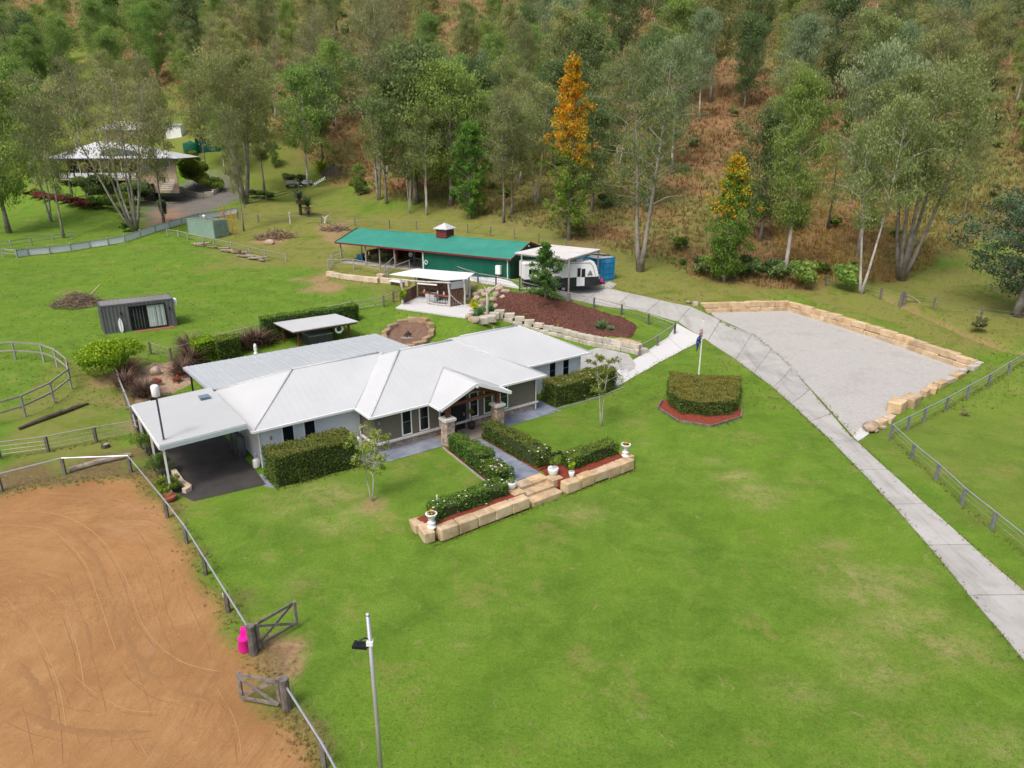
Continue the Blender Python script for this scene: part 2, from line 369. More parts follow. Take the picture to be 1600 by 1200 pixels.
# ------------------------------------------------------------------ ground sheet with masks of what grows or lies where
def wob(a=.5, s=1.): return a*(np.sin(GX*1.7*s+GY*.9*s)+np.sin(GX*.6*s-GY*1.3*s+1)+.6*np.sin(GX*3.9*s+2)*np.sin(GY*4.3*s))
def pxpoly(*pts): return [at(*p)[:2] for p in pts]
def mask(poly, w, wb=.35, s=1.): return 1-sstep(-w, w, sdist(poly, GX, GY)+wob(wb, s))
arena_poly = [np.array([-75., 34]), np.array([-40., 33.2])]+pxpoly((0,774),(60,758),(140,752),(205,745),(232,768),(285,852),(315,900),(352,962),(392,1040),(425,1112),(462,1165),(492,1215))+[np.array([-4.5,12]), np.array([-4., -10]), np.array([-75., -10])]
m_sand = mask(arena_poly, .45, .22)
m_edge = mask(pxpoly((0,735),(120,728),(215,700),(262,790),(330,905),(412,1050),(520,1215))+[np.array([-2.5,12]), np.array([-75,12]), np.array([-75,36])], .8, .5)*(1-m_sand)
dry_poly = pxpoly((470,238),(545,290),(600,312),(690,330),(850,366),(985,402),(1100,438),(1250,452),(1400,438),(1470,402),(1590,368))+[np.array([110,110]), np.array([700,140]), np.array([700,700]), np.array([-700,700]), np.array([-700,250])]+pxpoly((0,60),(140,50),(260,150),(330,195))
m_dry = mask(dry_poly, 3., 1.2, .25)
m_olive = np.clip(.75*mask(pxpoly((0,60),(140,50),(330,195),(470,238),(560,300),(560,330),(400,300),(330,250),(200,262),(0,270)), 3., 1., .3)+mask(pxpoly((330,420),(450,412),(520,440),(640,470),(700,470),(800,440),(960,470),(1090,492),(1240,482),(1510,575),(1620,530),(1640,360),(1400,430),(1250,450),(1100,435),(850,362),(690,325),(560,330),(400,310),(330,340)), 2., .8, .4)
    + .8*mask(pxpoly((0,640),(120,560),(200,560),(215,660),(205,730),(0,765)), 1.2, .7)
    + .3*mask(pxpoly((1345,690),(1520,585),(1640,560),(1640,900),(1600,860)), 1.0, .6), 0, 1)
m_green = sstep(-.15, .9, np.sin(GX*.083+1.2)+np.sin(GY*.061+GX*.035)*1.1+.7*np.sin(GX*.21-GY*.17)+.4*np.sin(GX*.5+GY*.43))
straw_spots = [(1150,745,.9,.8),(1180,770,1.2,.7),(1195,790,.8,.6),(1120,720,.6,.5),(1335,895,1.2,.7),(1355,925,1.4,.8),(1400,975,1.3,.7),(1375,1055,1.2,.6),(1450,960,1.,.5),(1300,850,.8,.5),(1010,690,.5,.4),(510,770,1.6,.7),(560,800,1.3,.5),(520,820,1.2,.6),(450,800,.8,.5),(470,905,.6,.4),(1410,900,1.,.6),(1480,1010,1.1,.7),(905,800,1.1,.5),(430,690+90,.8,.6),(1250,1080,.9,.5),(1560,1160,1.,.6),(990,660,.7,.5),(1330,1010,1.0,.6),(720,1010,.4,.4)]
m_straw = np.zeros(len(GX))
for px, py, r, k in straw_spots: c_ = at(px, py); m_straw = np.maximum(m_straw, k*np.exp(-(((GX-c_[0])*.75-(GY-c_[1])*.35)**2+((GY-c_[1])*1.2+(GX-c_[0])*.3)**2)/(r*r)))
road_poly = pxpoly((222,332),(232,312),(262,300),(300,285),(340,276),(378,290),(376,312),(330,328),(280,346),(240,356))
m_road = mask(road_poly, .8, .4, .5)
m_dirt = np.clip(mask(pxpoly((470,436),(505,432),(532,452),(520,462),(488,455)), .8, .5, .8)*.8+mask(pxpoly((500,352),(545,345),(540,385),(505,378)), 1., .6)*.7+mask(pxpoly((395,378),(430,366),(452,372),(430,384)), .6, .4)*.8
    +mask(pxpoly((268,334),(290,332),(300,345),(270,348)), 1, .5)*.6+mask(pxpoly((255,326),(275,322),(262,352),(235,352)), 1, .4)*.9+mask(pxpoly((185,560),(215,600),(215,700),(190,640),(150,590)), .5, .5)*.55
    +.5*(1-sstep(.2, .8, np.abs(sdist(gully+gully[::-1], GX, GY))+wob(.12)))+mask(pxpoly((405,1000),(470,1000),(460,1060),(430,1070)), .5, .3)*.9+mask(pxpoly((568,780),(596,780),(592,796),(570,796)), .3, .15)*.6, 0, 1)
GV = np.stack([GX, GY, GZ], -1); nx, ny = len(gx), len(gy)
ii, jj = np.meshgrid(np.arange(nx-1), np.arange(ny-1)); k0 = (jj*nx+ii).ravel()
me = npmesh('ground', GV, np.stack([k0, k0+1, k0+nx+1, k0+nx], -1), None, dict(sand=m_sand, edge=m_edge, dry=m_dry, olive=m_olive, road=m_road, dirt=m_dirt, green=m_green, straw=m_straw), True)
gm = bpy.data.materials.new('ground_cover'); gm.use_nodes = True; t = gm.node_tree; b = t.nodes['Principled BSDF']
P = nn(t, 'ShaderNodeNewGeometry').outputs['Position']
A = lambda n: nn(t, 'ShaderNodeAttribute', attribute_name=n).outputs['Fac']
n_big = noise(t, P, .10, 4, .6, .6); n_mid = noise(t, P, .55, 5, .65, .5); n_fin = noise(t, P, 5., 6, .75); n_vf = noise(t, P, 22., 3, .7)
lawn = ramp(t, [(.070,.133,.014),(.096,.174,.019),(.124,.210,.026),(.156,.238,.036)], mathn(t, 'ADD', mathn(t, 'MULTIPLY', n_mid, .65), mathn(t, 'MULTIPLY', n_fin, .35)), [.30,.45,.57,.72])
lawn = mixc(t, mathn(t, 'MULTIPLY', mathn(t, 'SUBTRACT', n_big, .47, clamp=True), 2.6, clamp=True), lawn, mixc(t, n_fin, (.098,.195,.013), (.16,.25,.026)))
patch_ = mathn(t, 'MULTIPLY', mathn(t, 'SUBTRACT', noise(t, P, .26, 8, .78, .25), .54, clamp=True), 8., clamp=True)
lawn = mixc(t, mathn(t, 'MULTIPLY', patch_, .6), lawn, mixc(t, n_fin, (.17,.165,.045), (.30,.25,.095)))
worn = mathn(t, 'MULTIPLY', mathn(t, 'SUBTRACT', noise(t, P, .8, 7, .76, .9), .60, clamp=True), 9., clamp=True)
lawn = mixc(t, mathn(t, 'MULTIPLY', worn, .7), lawn, (.30,.235,.12))
sg = mathn(t, 'MULTIPLY', A('straw'), mathn(t, 'MULTIPLY', mathn(t, 'SUBTRACT', noise(t, P, 1.3, 8, .82, .2), .38, clamp=True), 4.5, clamp=True), clamp=True)
lawn = mixc(t, sg, lawn, mixc(t, n_fin, (.25,.215,.085), (.40,.32,.165)))
fleck = mathn(t, 'MULTIPLY_ADD', mathn(t, 'SUBTRACT', noise(t, P, 13., 4, .8), .5), 1.15, 1.)
hsv = nn(t, 'ShaderNodeHueSaturation'); t.links.new(fleck, hsv.inputs['Value']); t.links.new(lawn, hsv.inputs['Color']); lawn = hsv.outputs[0]
oli = ramp(t, [(.085,.13,.018),(.135,.17,.028),(.20,.19,.06),(.155,.195,.028),(.26,.20,.10)], mathn(t, 'ADD', mathn(t, 'MULTIPLY', noise(t, P, .35, 6, .7, 1.), .75), mathn(t, 'MULTIPLY', n_fin, .25)), [.30,.43,.52,.58,.72])
dry = ramp(t, [(.075,.080,.028),(.14,.115,.045),(.235,.135,.070),(.285,.165,.080),(.19,.155,.06)], mathn(t, 'ADD', mathn(t, 'MULTIPLY', noise(t, P, .12, 6, .75, 1.5), .6), mathn(t, 'MULTIPLY', noise(t, P, 1.4, 5, .75), .4)), [.32,.44,.53,.62,.72])
dry = mixc(t, mathn(t, 'MULTIPLY', A('green'), .8), dry, ramp(t, [(.085,.105,.026),(.135,.155,.042),(.19,.185,.06),(.24,.20,.075)], mathn(t, 'ADD', mathn(t, 'MULTIPLY', noise(t, P, .5, 5, .7), .6), mathn(t, 'MULTIPLY', n_fin, .4)), [.32,.45,.56,.7]))
road = ramp(t, [(.10,.095,.088),(.16,.15,.138),(.21,.195,.175)], n_mid)
dirt = ramp(t, [(.20,.12,.075),(.33,.20,.12),(.40,.27,.17)], n_fin, [.3,.5,.7])
# arena sand: harrow and tyre tracks run round a bend, so stretch the noise along circles
sx = nn(t, 'ShaderNodeVectorMath', operation='SUBTRACT'); t.links.new(P, sx.inputs[0]); sx.inputs[1].default_value = (-21.5, 21.0, 0)
sp = nn(t, 'ShaderNodeSeparateXYZ'); t.links.new(sx.outputs[0], sp.inputs[0])
rr = mathn(t, 'SQRT', mathn(t, 'ADD', mathn(t, 'MULTIPLY', sp.outputs[0], mathn(t, 'MULTIPLY', sp.outputs[0], 1.15)), mathn(t, 'MULTIPLY', sp.outputs[1], mathn(t, 'MULTIPLY', sp.outputs[1], .72))))
rr = mathn(t, 'ADD', rr, mathn(t, 'MULTIPLY', noise(t, P, .16, 2, .5), 2.4))
an = mathn(t, 'ARCTAN2', sp.outputs[1], sp.outputs[0])
cv = nn(t, 'ShaderNodeCombineXYZ'); t.links.new(rr, cv.inputs[0]); t.links.new(mathn(t, 'MULTIPLY', an, 1.3), cv.inputs[1])
trk = noise(t, cv.outputs[0], 2.3, 5, .7); trk2 = noise(t, cv.outputs[0], 7.5, 3, .6)
sandc = ramp(t, [(.265,.138,.056),(.315,.168,.069),(.36,.20,.085),(.42,.265,.13)], mathn(t, 'ADD', mathn(t, 'MULTIPLY', trk, .34), mathn(t, 'ADD', mathn(t, 'MULTIPLY', noise(t, P, .35, 5, .65, .8), .46), mathn(t, 'MULTIPLY', n_fin, .2))), [.32,.46,.56,.70])
rut = mathn(t, 'MULTIPLY', mathn(t, 'SUBTRACT', .40, trk, clamp=True), 6., clamp=True)
sandc = mixc(t, mathn(t, 'MULTIPLY', rut, .40), sandc, (.17,.09,.042))
line = mathn(t, 'MULTIPLY', mathn(t, 'SUBTRACT', .045, mathn(t, 'ABSOLUTE', mathn(t, 'SUBTRACT', trk2, .5)), clamp=True), 26., clamp=True)
line = mathn(t, 'MULTIPLY', line, mathn(t, 'MULTIPLY', mathn(t, 'SUBTRACT', noise(t, P, .20, 3, .5), .40, clamp=True), 8., clamp=True))
sandc = mixc(t, mathn(t, 'MULTIPLY', line, .30), sandc, (.15,.08,.04))
sandc = mixc(t, mathn(t, 'MULTIPLY', mathn(t, 'SUBTRACT', noise(t, cv.outputs[0], .9, 4, .6), .58, clamp=True), 3.5, clamp=True), sandc, (.40,.255,.15))
sandc = mixc(t, mathn(t, 'MULTIPLY', mathn(t, 'SUBTRACT', noise(t, P, .13, 6, .7, 1.2), .47, clamp=True), 3.2, clamp=True), sandc, (.25,.128,.052))
pb = mathn(t, 'MULTIPLY', mathn(t, 'SUBTRACT', noise(t, P, 9., 2, .5), .70, clamp=True), 9., clamp=True)
sandc = mixc(t, mathn(t, 'MULTIPLY', pb, .5), sandc, (.56,.42,.28))
edge = ramp(t, [(.09,.058,.036),(.16,.10,.06),(.15,.14,.045),(.28,.205,.115)], n_fin, [.3,.45,.56,.68])
c = mixc(t, A('olive'), lawn, oli); c = mixc(t, A('dry'), c, dry); c = mixc(t, A('road'), c, road); c = mixc(t, A('dirt'), c, dirt)
c = mixc(t, A('edge'), c, edge); c = mixc(t, A('sand'), c, sandc); t.links.new(c, b.inputs['Base Color'])
b.inputs['Roughness'].default_value = .95; b.inputs['Specular IOR Level'].default_value = .1
hh = mathn(t, 'ADD', mathn(t, 'MULTIPLY', n_vf, .35), mathn(t, 'ADD', mathn(t, 'MULTIPLY', n_fin, .9), mathn(t, 'MULTIPLY', mathn(t, 'MULTIPLY', A('sand'), mathn(t, 'ADD', trk2, trk)), .12)))
bn = nn(t, 'ShaderNodeBump'); bn.inputs['Strength'].default_value = .75; bn.inputs['Distance'].default_value = .06
t.links.new(hh, bn.inputs['Height']); t.links.new(bn.outputs[0], b.inputs['Normal'])
me.materials.append(gm); g = link('ground', me); tag(g, 'rolling lawn, paddocks, sand arena and dry grass hillside', kind='structure')

def streaks(m, vec, scale, col, amt, lo=.52, gain=5.):
    # wear drawn out along the way wheels roll
    t = m.node_tree; b = t.nodes['Principled BSDF']; src = b.inputs['Base Color'].links[0].from_socket; g = nn(t, 'ShaderNodeNewGeometry'); mp = nn(t, 'ShaderNodeMapping'); mp.inputs['Scale'].default_value = vec
    t.links.new(g.outputs['Position'], mp.inputs[0]); f = mathn(t, 'MULTIPLY', mathn(t, 'SUBTRACT', noise(t, mp.outputs[0], scale, 6, .7, .3), lo, clamp=True), gain, clamp=True)
    t.links.new(mixc(t, mathn(t, 'MULTIPLY', f, amt), src, col), b.inputs['Base Color'])
streaks(mConc, (1.6, .16, 1), 1., (.17,.16,.14), .55); streaks(mConc, (1, 1, 1), 1.3, (.20,.185,.16), .4, .58, 7.); streaks(mConcNew, (1, 1, 1), .9, (.33,.32,.30), .35, .56, 5.)
streaks(mPad, (.5, .5, 1), 1., (.27,.255,.235), .5, .52, 5.)
def struct(name, label): return tag(thing(name, label, None), kind='structure')
def inter(line, n):
    """n+1 points evenly spaced along a polyline of xy points"""
    P_ = [np.asarray(p, float)[:2] for p in line]; L = np.cumsum([0]+[np.linalg.norm(P_[i+1]-P_[i]) for i in range(len(P_)-1)])
    return [np.array([np.interp(s, L, [p[k] for p in P_]) for k in (0, 1)]) for s in np.linspace(0, L[-1], n+1)]
def slabrow(root, left, right, n, m, name='slab', off=.05, nx=6, ny=5, gap=.006):
    a, c_ = (inter(left, n), inter(right, n)) if n else (left, right); n = len(a)-1
    for i in range(n):
        f = gap
        p, q, r, s_ = a[i]*(1-f)+a[i+1]*f, c_[i]*(1-f)+c_[i+1]*f, c_[i]*f+c_[i+1]*(1-f), a[i]*f+a[i+1]*(1-f)
        MB().patch(p, q, r, s_, T, off, nx, ny, .14).obj(name, m, root)
drive = struct('driveway', 'pale concrete driveway of jointed slabs running up past the lawn')
loL = [np.array([18.7, 10])]+pxpoly((1590,1022),(1420,815),(1300,690)); loR = [np.array([21.9, 10])]+pxpoly((1668,985),(1466,807),(1338,690))
ys = np.linspace(10, loL[-1][1], 9)
def byy(L_): return [np.array([np.interp(y, [p[1] for p in L_], [p[0] for p in L_]), y]) for y in ys]
slabrow(drive, byy(loL), byy(loR), 0, mConc)
upL = [byy(loL)[-1]]+pxpoly((1215,611),(1150,562)); upR = [byy(loR)[-1]]+pxpoly((1232,570),(1176,522)); slabrow(drive, upL, upR, 5, mConc)
mainL = loL+upL[1:]; mainR = loR+upR[1:]
slabrow(drive, pxpoly((1150,562),(1101,529),(1060,503)), pxpoly((1176,522),(1117,497),(1080,480)), 2, mConc)
slabrow(drive, pxpoly((1060,503),(1000,486),(890,464),(815,452)), pxpoly((1080,480),(1000,463),(955,450),(850,436)), 5, mConc)
slabrow(drive, pxpoly((815,452),(740,442),(650,424)), pxpoly((800,441),(730,432),(655,418)), 4, mConcNew)
slabrow(drive, pxpoly((1101,529),(1040,561),(985,592),(962,606)), pxpoly((1058,506),(1052,522),(1001,555),(955,585)), 4, mConcNew)
slabrow(drive, [H2(26.6,-1.6), H2(26.2,8.5)], pxpoly((985,590),(1000,558),(935,544)), 3, mConc)
slabrow(drive, pxpoly((1333,682),(1340,690)), pxpoly((1345,668),(1358,678)), 1, mConcNew, nx=2, ny=2)
pad = struct('parking_pad', 'pale gravel parking pad beside the driveway, cut into the slope')
pv = MB(); cpt = np.mean(pad_poly, 0)
pl = pad_poly
pv.prism([p for p in pl], lambda x, y: pad_z(x, y)-.1, lambda x, y: pad_z(x, y)+.035)
pv.obj('gravel_bed', mPad, pad)
def localpoly(*uv): return [H2(*q) for q in uv]
pave = struct('house_paving', 'dark slate-grey paving along the front of the house and down the garden path')
def pavegrid(u0, u1, v0, v1, nu, nv, z=.03):
    for i in range(nu):
        for j in range(nv):
            a, b_ = u0+(u1-u0)*i/nu+.008, u0+(u1-u0)*(i+1)/nu-.008; c_, d_ = v0+(v1-v0)*j/nv+.008, v0+(v1-v0)*(j+1)/nv-.008
            MB().prism(localpoly((a,c_),(b_,c_),(b_,d_),(a,d_)), z-.1, z).obj('paving_slab', mPaver, pave)
pavegrid(5.3, 10.6, -3.15, -1.4, 3, 1); pavegrid(14.6, 19.6, -3.0, -1.5, 3, 1); pavegrid(10.92, 12.92, -9.65, -3.55, 1, 4)
MB().prism(localpoly((18.9,-1.5),(20.1,-3.1),(20.2,-1.0),(20.2,-.2),(18.9,-.2)), -.08, .026).obj('paving_slab', mPaver, pave)
MB().prism(localpoly((10.6,-3.5),(14.6,-3.5),(14.6,-1.2),(10.6,-1.2)), -.08, .035).obj('porch_slab', mat('porch_tile', [(.20,.17,.14),(.27,.235,.20)], 2, .7, rnd=.1), pave)
MB().prism(localpoly((-.3,-1.75),(.1,-2.5),(.1,-.3),(-.3,-.3)), -.08, .02).obj('paving_slab', mPaver, pave)
ca = struct('carport_floor', 'dark bitumen floor under and in front of the carport')
MB().prism(localpoly((-3.85,-1.3),(-.15,-1.7),(-.05,.45),(-.05,7.6),(-4.6,7.6),(-4.5,.6)), -.12, .022).obj('bitumen_sheet', mAsphalt, ca)
def mulch(name, poly, m, label, h=.06, step=.35, amp=.03):
    xy = np.array([p[:2] for p in poly]); lo, hi = xy.min(0), xy.max(0)
    xs, ys = np.arange(lo[0]-step, hi[0]+step, step), np.arange(lo[1]-step, hi[1]+step, step); X, Y = np.meshgrid(xs, ys)
    d = sdist(xy, X, Y); Z = T(X, Y)+h*(1-sstep(-.3, .15, d))-.12*sstep(.05, .3, d)+amp*RNG.normal(size=X.shape)*(d < .1)
    n = len(xs); idx = np.arange(X.size).reshape(X.shape); keep = (d < step*1.2); F = []
    for j in range(len(ys)-1):
        for i in range(n-1):
            if keep[j, i] and keep[j+1, i] and keep[j, i+1] and keep[j+1, i+1]: F.append((idx[j, i], idx[j, i+1], idx[j+1, i+1], idx[j+1, i]))
    if not F: return
    o = link(name, npmesh(name, np.stack([X.ravel(), Y.ravel(), Z.ravel()], -1), np.array(F), m, None, True)); return tag(o, label, kind='structure')
bank_poly = [p*1. for p in (bankz_poly[0]*.995+bankz_poly[11]*.005, bankz_poly[1]*.99+bankz_poly[10]*.01, bankz_poly[2]*.99+bankz_poly[9]*.01, bankz_poly[3]*.985+bankz_poly[8]*.015, bankz_poly[4]*.98+bankz_poly[7]*.02)]+pxpoly((985,528),(995,509),(970,496),(925,482),(890,472),(815,459),(778,452))
mulch('mulch_bank', bank_poly, mBarkMulch, 'dark red-brown bark mulch on the sloping garden bank', .22, .3, .05)
chip_poly = pxpoly((205,585),(240,568),(300,565),(300,600),(262,615),(212,632))
mulch('chip_bed', chip_poly, mChip, 'tan wood-chip garden bed behind the carport', .06, .3, .04)
mulch('flag_bed', pxpoly((1030,636),(1034,625),(1160,640),(1156,652),(1110,666),(1062,658)), mRedMulch, 'red mulch bed round the curved hedge', .06, .22, .015)

def smooth(pts, n):
    P_ = [np.asarray(p, float) for p in pts]; P_ = [2*P_[0]-P_[1]]+P_+[2*P_[-1]-P_[-2]]; out = []
    for i in range(1, len(P_)-2):
        for k in range(n):
            u = k/n; a, b_, c_, d_ = P_[i-1:i+3]; out.append(.5*((2*b_)+(-a+c_)*u+(2*a-5*b_+4*c_-d_)*u*u+(-a+3*b_-3*c_+d_)*u**3))
    return out
mRut = mat('turned_sand', [(.225,.118,.05),(.26,.138,.058),(.30,.162,.068)], 3, .95, .5, 25); mRutP = mat('pale_turned_sand', [(.345,.195,.084),(.38,.225,.105)], 3, .95, .6, 25)
rutl = [[(0,782),(110,786),(205,822),(245,890),(262,960),(300,1018),(385,1040)],[(0,800),(85,806),(150,842),(190,905),(215,975),(265,1030),(330,1052),(392,1052)],[(50,772),(165,778),(228,815),(265,880),(282,945)],[(0,836),(55,846),(100,890),(128,965),(150,1050),(170,1130),(178,1200)],
 [(0,822),(70,830),(122,875),(150,945),(180,1030),(230,1085),(300,1108)],[(0,935),(45,985),(80,1060),(95,1140),(98,1200)],[(0,1045),(35,1105),(55,1200)],[(110,1062),(150,1092),(200,1115),(260,1118)],[(20,900),(75,925),(110,1000),(128,1100)],[(225,905),(245,960),(268,1020),(272,1045)],[(300,905),(330,960),(352,1010)],[(240,795),(290,850),(330,920)],[(0,1125),(60,1150),(150,1160),(260,1150)],[(190,1130),(230,1200)],[(330,1075),(360,1130),(372,1200)]]
rt_ = tag(thing('tyre_tracks', 'sweeping curved tyre tracks in the arena sand', None), kind='structure'); Rr = random.Random(8)
def ribbon(pts, w, m):
    mb = MB(); run = []
    def flush():
        if len(run) > 3:
            b0 = len(mb.v)
            for i, p in enumerate(run):
                d = run[min(i+1, len(run)-1)]-run[max(i-1, 0)]; d = d/np.linalg.norm(d); n_ = np.array([-d[1], d[0]]); ww = w*Rr.uniform(.5, 1.3)*(min(i, len(run)-1-i, 4)/4*.9+.1)
                for s_, h in ((-.5, -.02), (-.2, .007), (.2, .007), (.5, -.02)): q = p+n_*ww*s_; mb.v.append((q[0], q[1], float(T(q[0], q[1]))+h))
            for i in range(len(run)-1):
                for k in range(3): a = b0+i*4+k; mb.f.append((a, a+4, a+5, a+1))
        run.clear()
    gap = 0
    for p in pts:
        if gap > 0: gap -= 1; continue
        if sdist(arena_poly, np.array([p[0]]), np.array([p[1]]))[0] > -.8-w: flush(); continue
        run.append(p)
        if Rr.random() < .035: flush(); gap = Rr.randint(1, 6)
    flush()
    if mb.f: mb.obj('rut', m, rt_, True)
for k, L_ in enumerate(rutl):
    W_ = [at(a, b_)[:2] for a, b_ in L_]; S1 = smooth(W_, 16)
    if k % 2 == 0: ribbon([p+np.array([.5, .35]) for p in S1], .55, mat('harrowed_sand', [(.27,.142,.058),(.31,.166,.069)], 4, .95, .8, 30))
    ribbon(S1, .075, mRut)
    off = []
    for i, p in enumerate(S1): d = S1[min(i+1, len(S1)-1)]-S1[max(i-1, 0)]; d = d/np.linalg.norm(d); off.append(p+np.array([-d[1], d[0]])*(.16 if k % 3 else 1.25))
    ribbon(off, .08 if k % 3 else .07, mRutP if k % 3 else mRut)
# ------------------------------------------------------------------ main house
def hp(u, v, z): q = H2(u, v); return (q[0], q[1], z)
def hps(*a): return [hp(*q) for q in a]
def hbox(mb, u0, u1, v0, v1, z0, z1): return mb.prism(localpoly((u0,v0),(u1,v0),(u1,v1),(u0,v1)), z0, z1)
# corrugation runs down the slope: fine ribs as bump in the house's own frame
def ribbed(m, ang, per, strength):
    t = m.node_tree; b = t.nodes['Principled BSDF']; g = nn(t, 'ShaderNodeNewGeometry'); mp = nn(t, 'ShaderNodeMapping')
    mp.inputs['Rotation'].default_value = (0, 0, -ang); t.links.new(g.outputs['Position'], mp.inputs[0])
    w = nn(t, 'ShaderNodeTexWave'); w.inputs['Scale'].default_value = 1/per*.314; w.inputs['Distortion'].default_value = 0; t.links.new(mp.outputs[0], w.inputs[0])
    bn = nn(t, 'ShaderNodeBump'); bn.inputs['Strength'].default_value = strength; bn.inputs['Distance'].default_value = .03
    t.links.new(w.outputs['Fac'], bn.inputs['Height']); t.links.new(bn.outputs[0], b.inputs['Normal'])
ribbed(mWhiteRoof, HA, .42, .13); ribbed(mGreyRoof, HA, .42, .22)
house = thing('house', 'long white-roofed single-storey house with stone porch piers in the middle of the lawn', 'house', v3(HO, 0))
hbox(MB(), .45, 6.62, .5, 7.7, 0, 2.56).obj('wall', mWallW, house, label='white rendered wall of the carport end')
hbox(MB(), 19.02, 25.15, .65, 7.9, 0, 2.56).obj('wall', mWallW, house, label='white rendered wall of the far end')
hbox(MB(), 6.65, 18.99, -1.55, 7.2, .5, 2.56).obj('wall', mTaupe, house, label='taupe weatherboard wall in the middle')
wb = MB()
for k in range(13):                                               # lapped boards, a few cm each
    z = .62+k*.148
    for u0, u1 in ((6.62, 8.4), (9.15, 9.63), (10.37, 11.1), (14.1, 14.5), (15.3, 15.82), (16.57, 19.01)): hbox(wb, u0, u1, -1.568, -1.552, z, z+.13)
    wb.prism(localpoly((6.632,-1.56),(6.648,-1.56),(6.648,.5),(6.632,.5)), z, z+.13)
wb.obj('weatherboard_cladding', mTaupe, house, kind='stuff')
hbox(MB(), 6.66, 18.98, -1.54, .4, 0, .5).obj('plinth', mMortar, house)
# stone facing of the plinth, stones of uneven length and depth
def stones(mb, p0, e, out, L, z0, z1, rowh, rng, d0=.05):
    z = z0
    while z < z1-.02:
        h = min(rowh*rng.uniform(.8, 1.25), z1-z); s = 0
        while s < L-.02:
            l = min(rng.uniform(.16, .42), L-s)
            if L-s-l < .1: l = L-s
            a = s+.008; b_ = s+l-.008; dp = d0*rng.uniform(.4, 1.3); j = lambda: rng.uniform(-.008, .008)
            q = [(a, 0), (b_, 0)]
            P0 = np.array(p0); E_ = np.array(e); O_ = np.array(out)
            base = [P0+E_*a, P0+E_*b_]; o1 = O_*dp
            vs = [v3(base[0], z+.008), v3(base[1], z+.008), v3(base[1], z+h-.008), v3(base[0], z+h-.008)]
            c_ = .02
            fr = [v3(base[0]+E_*c_+o1, z+.008+c_+j()), v3(base[1]-E_*c_+o1, z+.008+c_+j()), v3(base[1]-E_*c_+o1, z+h-.008-c_+j()), v3(base[0]+E_*c_+o1, z+h-.008-c_+j())]
            mb.add(vs+fr, [(4,5,6,7),(0,1,5,4),(1,2,6,5),(2,3,7,6),(3,0,4,7)])
            s += l
        z += h
rs = random.Random(3)
fc = MB()
stones(fc, H2(6.66, -1.545), HE1, -HE2, 12.3, 0, .48, .16, rs); stones(fc, H2(6.655, .4), -HE2, -HE1, 1.9, 0, .48, .16, rs)
fc.obj('stone_facing', mStoneClad, house, kind='stuff')
s_ = MB(); hbox(s_, 6.55, 19.1, -1.72, -1.56, .48, .60); hbox(s_, 6.5, 6.63, -1.72, .4, .48, .60); s_.obj('sill_ledge', mCap, house)
def window(u, v, w, z0, z1, parent=house, rail=True, name='window'):
    f = MB(); th = .075
    hbox(f, u-w/2-th, u-w/2, v-.05, v, z0-th, z1+th); hbox(f, u+w/2, u+w/2+th, v-.05, v, z0-th, z1+th)
    hbox(f, u-w/2, u+w/2, v-.05, v, z0-th, z0); hbox(f, u-w/2, u+w/2, v-.05, v, z1, z1+th)
    fo = f.obj(name, mTrim, parent)
    hbox(MB(), u-w/2+.002, u+w/2-.002, v-.022, v-.004, z0+.002, z1-.002).obj('pane', mGlass, fo)
    if rail: hbox(MB(), u-w/2+.002, u+w/2-.002, v-.034, v-.024, (z0+z1)/2-.02, (z0+z1)/2+.02).obj('glazing_bar', mat('grey_glazing_bar', [(.16,.18,.2)], 3, .4), fo)
for u in (8.77, 10.0, 11.45, 13.75, 14.9, 16.19): window(u, -1.56, .56, .72, 2.34)
for u in (2.08, 3.39): window(u, .5, .62, .9, 2.2, rail=False)
for u in (22.3, 23.62): window(u, .65, .56, .95, 2.2)
dr = hbox(MB(), 12.1, 13.02, -1.63, -1.58, .05, 2.15).obj('door', mDark, house)
hbox(MB(), 12.9, 12.95, -1.68, -1.632, .95, 1.15).obj('handle', mPipe, dr)
hbox(MB(), 12.0, 13.12, -1.60, -1.56, .62, 2.22).obj('door_frame', mDark, house)
for c_ in ((1.05, .46, 1.75), (6.9, -1.60, 1.9)):
    m_ = MB(); hbox(m_, c_[0]-.05, c_[0]+.05, c_[1]-.06, c_[1]+.03, c_[2]-.12, c_[2]+.1); m_.obj('wall_light', mat('grey_lamp_body', [(.25,.27,.29)], 3, .5), house)
E0 = 2.59; SL = .4435
ro = MB()
def plane(*p): ro.slab(hps(*p), .05)
zr = E0+SL*4.08
plane((0,0,E0),(10.3,0,E0),(10.3,4.08,zr),(3.95,4.08,zr)); plane((0,0,E0),(3.95,4.08,zr),(0,8.16,E0)); plane((0,8.16,E0),(3.95,4.08,zr),(10.3,4.08,zr),(10.3,8.16,E0))
ro.obj('roof', mWhiteRoof, house, label='white hipped roof of the carport end')
ro = MB(); zm = E0+SL*4.81
plane((6.2,-2.02,E0),(19.42,-2.02,E0),(14.95,2.79,zm),(10.8,2.79,zm)); plane((6.2,-2.02,E0),(10.8,2.79,zm),(6.2,7.6,E0)); plane((19.42,-2.02,E0),(19.42,7.6,E0),(14.95,2.79,zm)); plane((6.2,7.6,E0),(10.8,2.79,zm),(14.95,2.79,zm),(19.42,7.6,E0))
ro.obj('roof', mWhiteRoof, house, label='white hipped roof of the middle block')
ro = MB(); zz = E0+SL*4.08
plane((15.5,.15,E0),(25.62,.15,E0),(21.74,4.23,zz),(15.5,4.23,zz)); plane((25.62,.15,E0),(25.62,8.31,E0),(21.74,4.23,zz)); plane((15.5,8.31,E0),(15.5,4.23,zz),(21.74,4.23,zz),(25.62,8.31,E0))
ro.obj('roof', mWhiteRoof, house, label='white hipped roof of the far end')
zp = 3.72; ro = MB(); vb = -2.02+(zp-E0)/SL
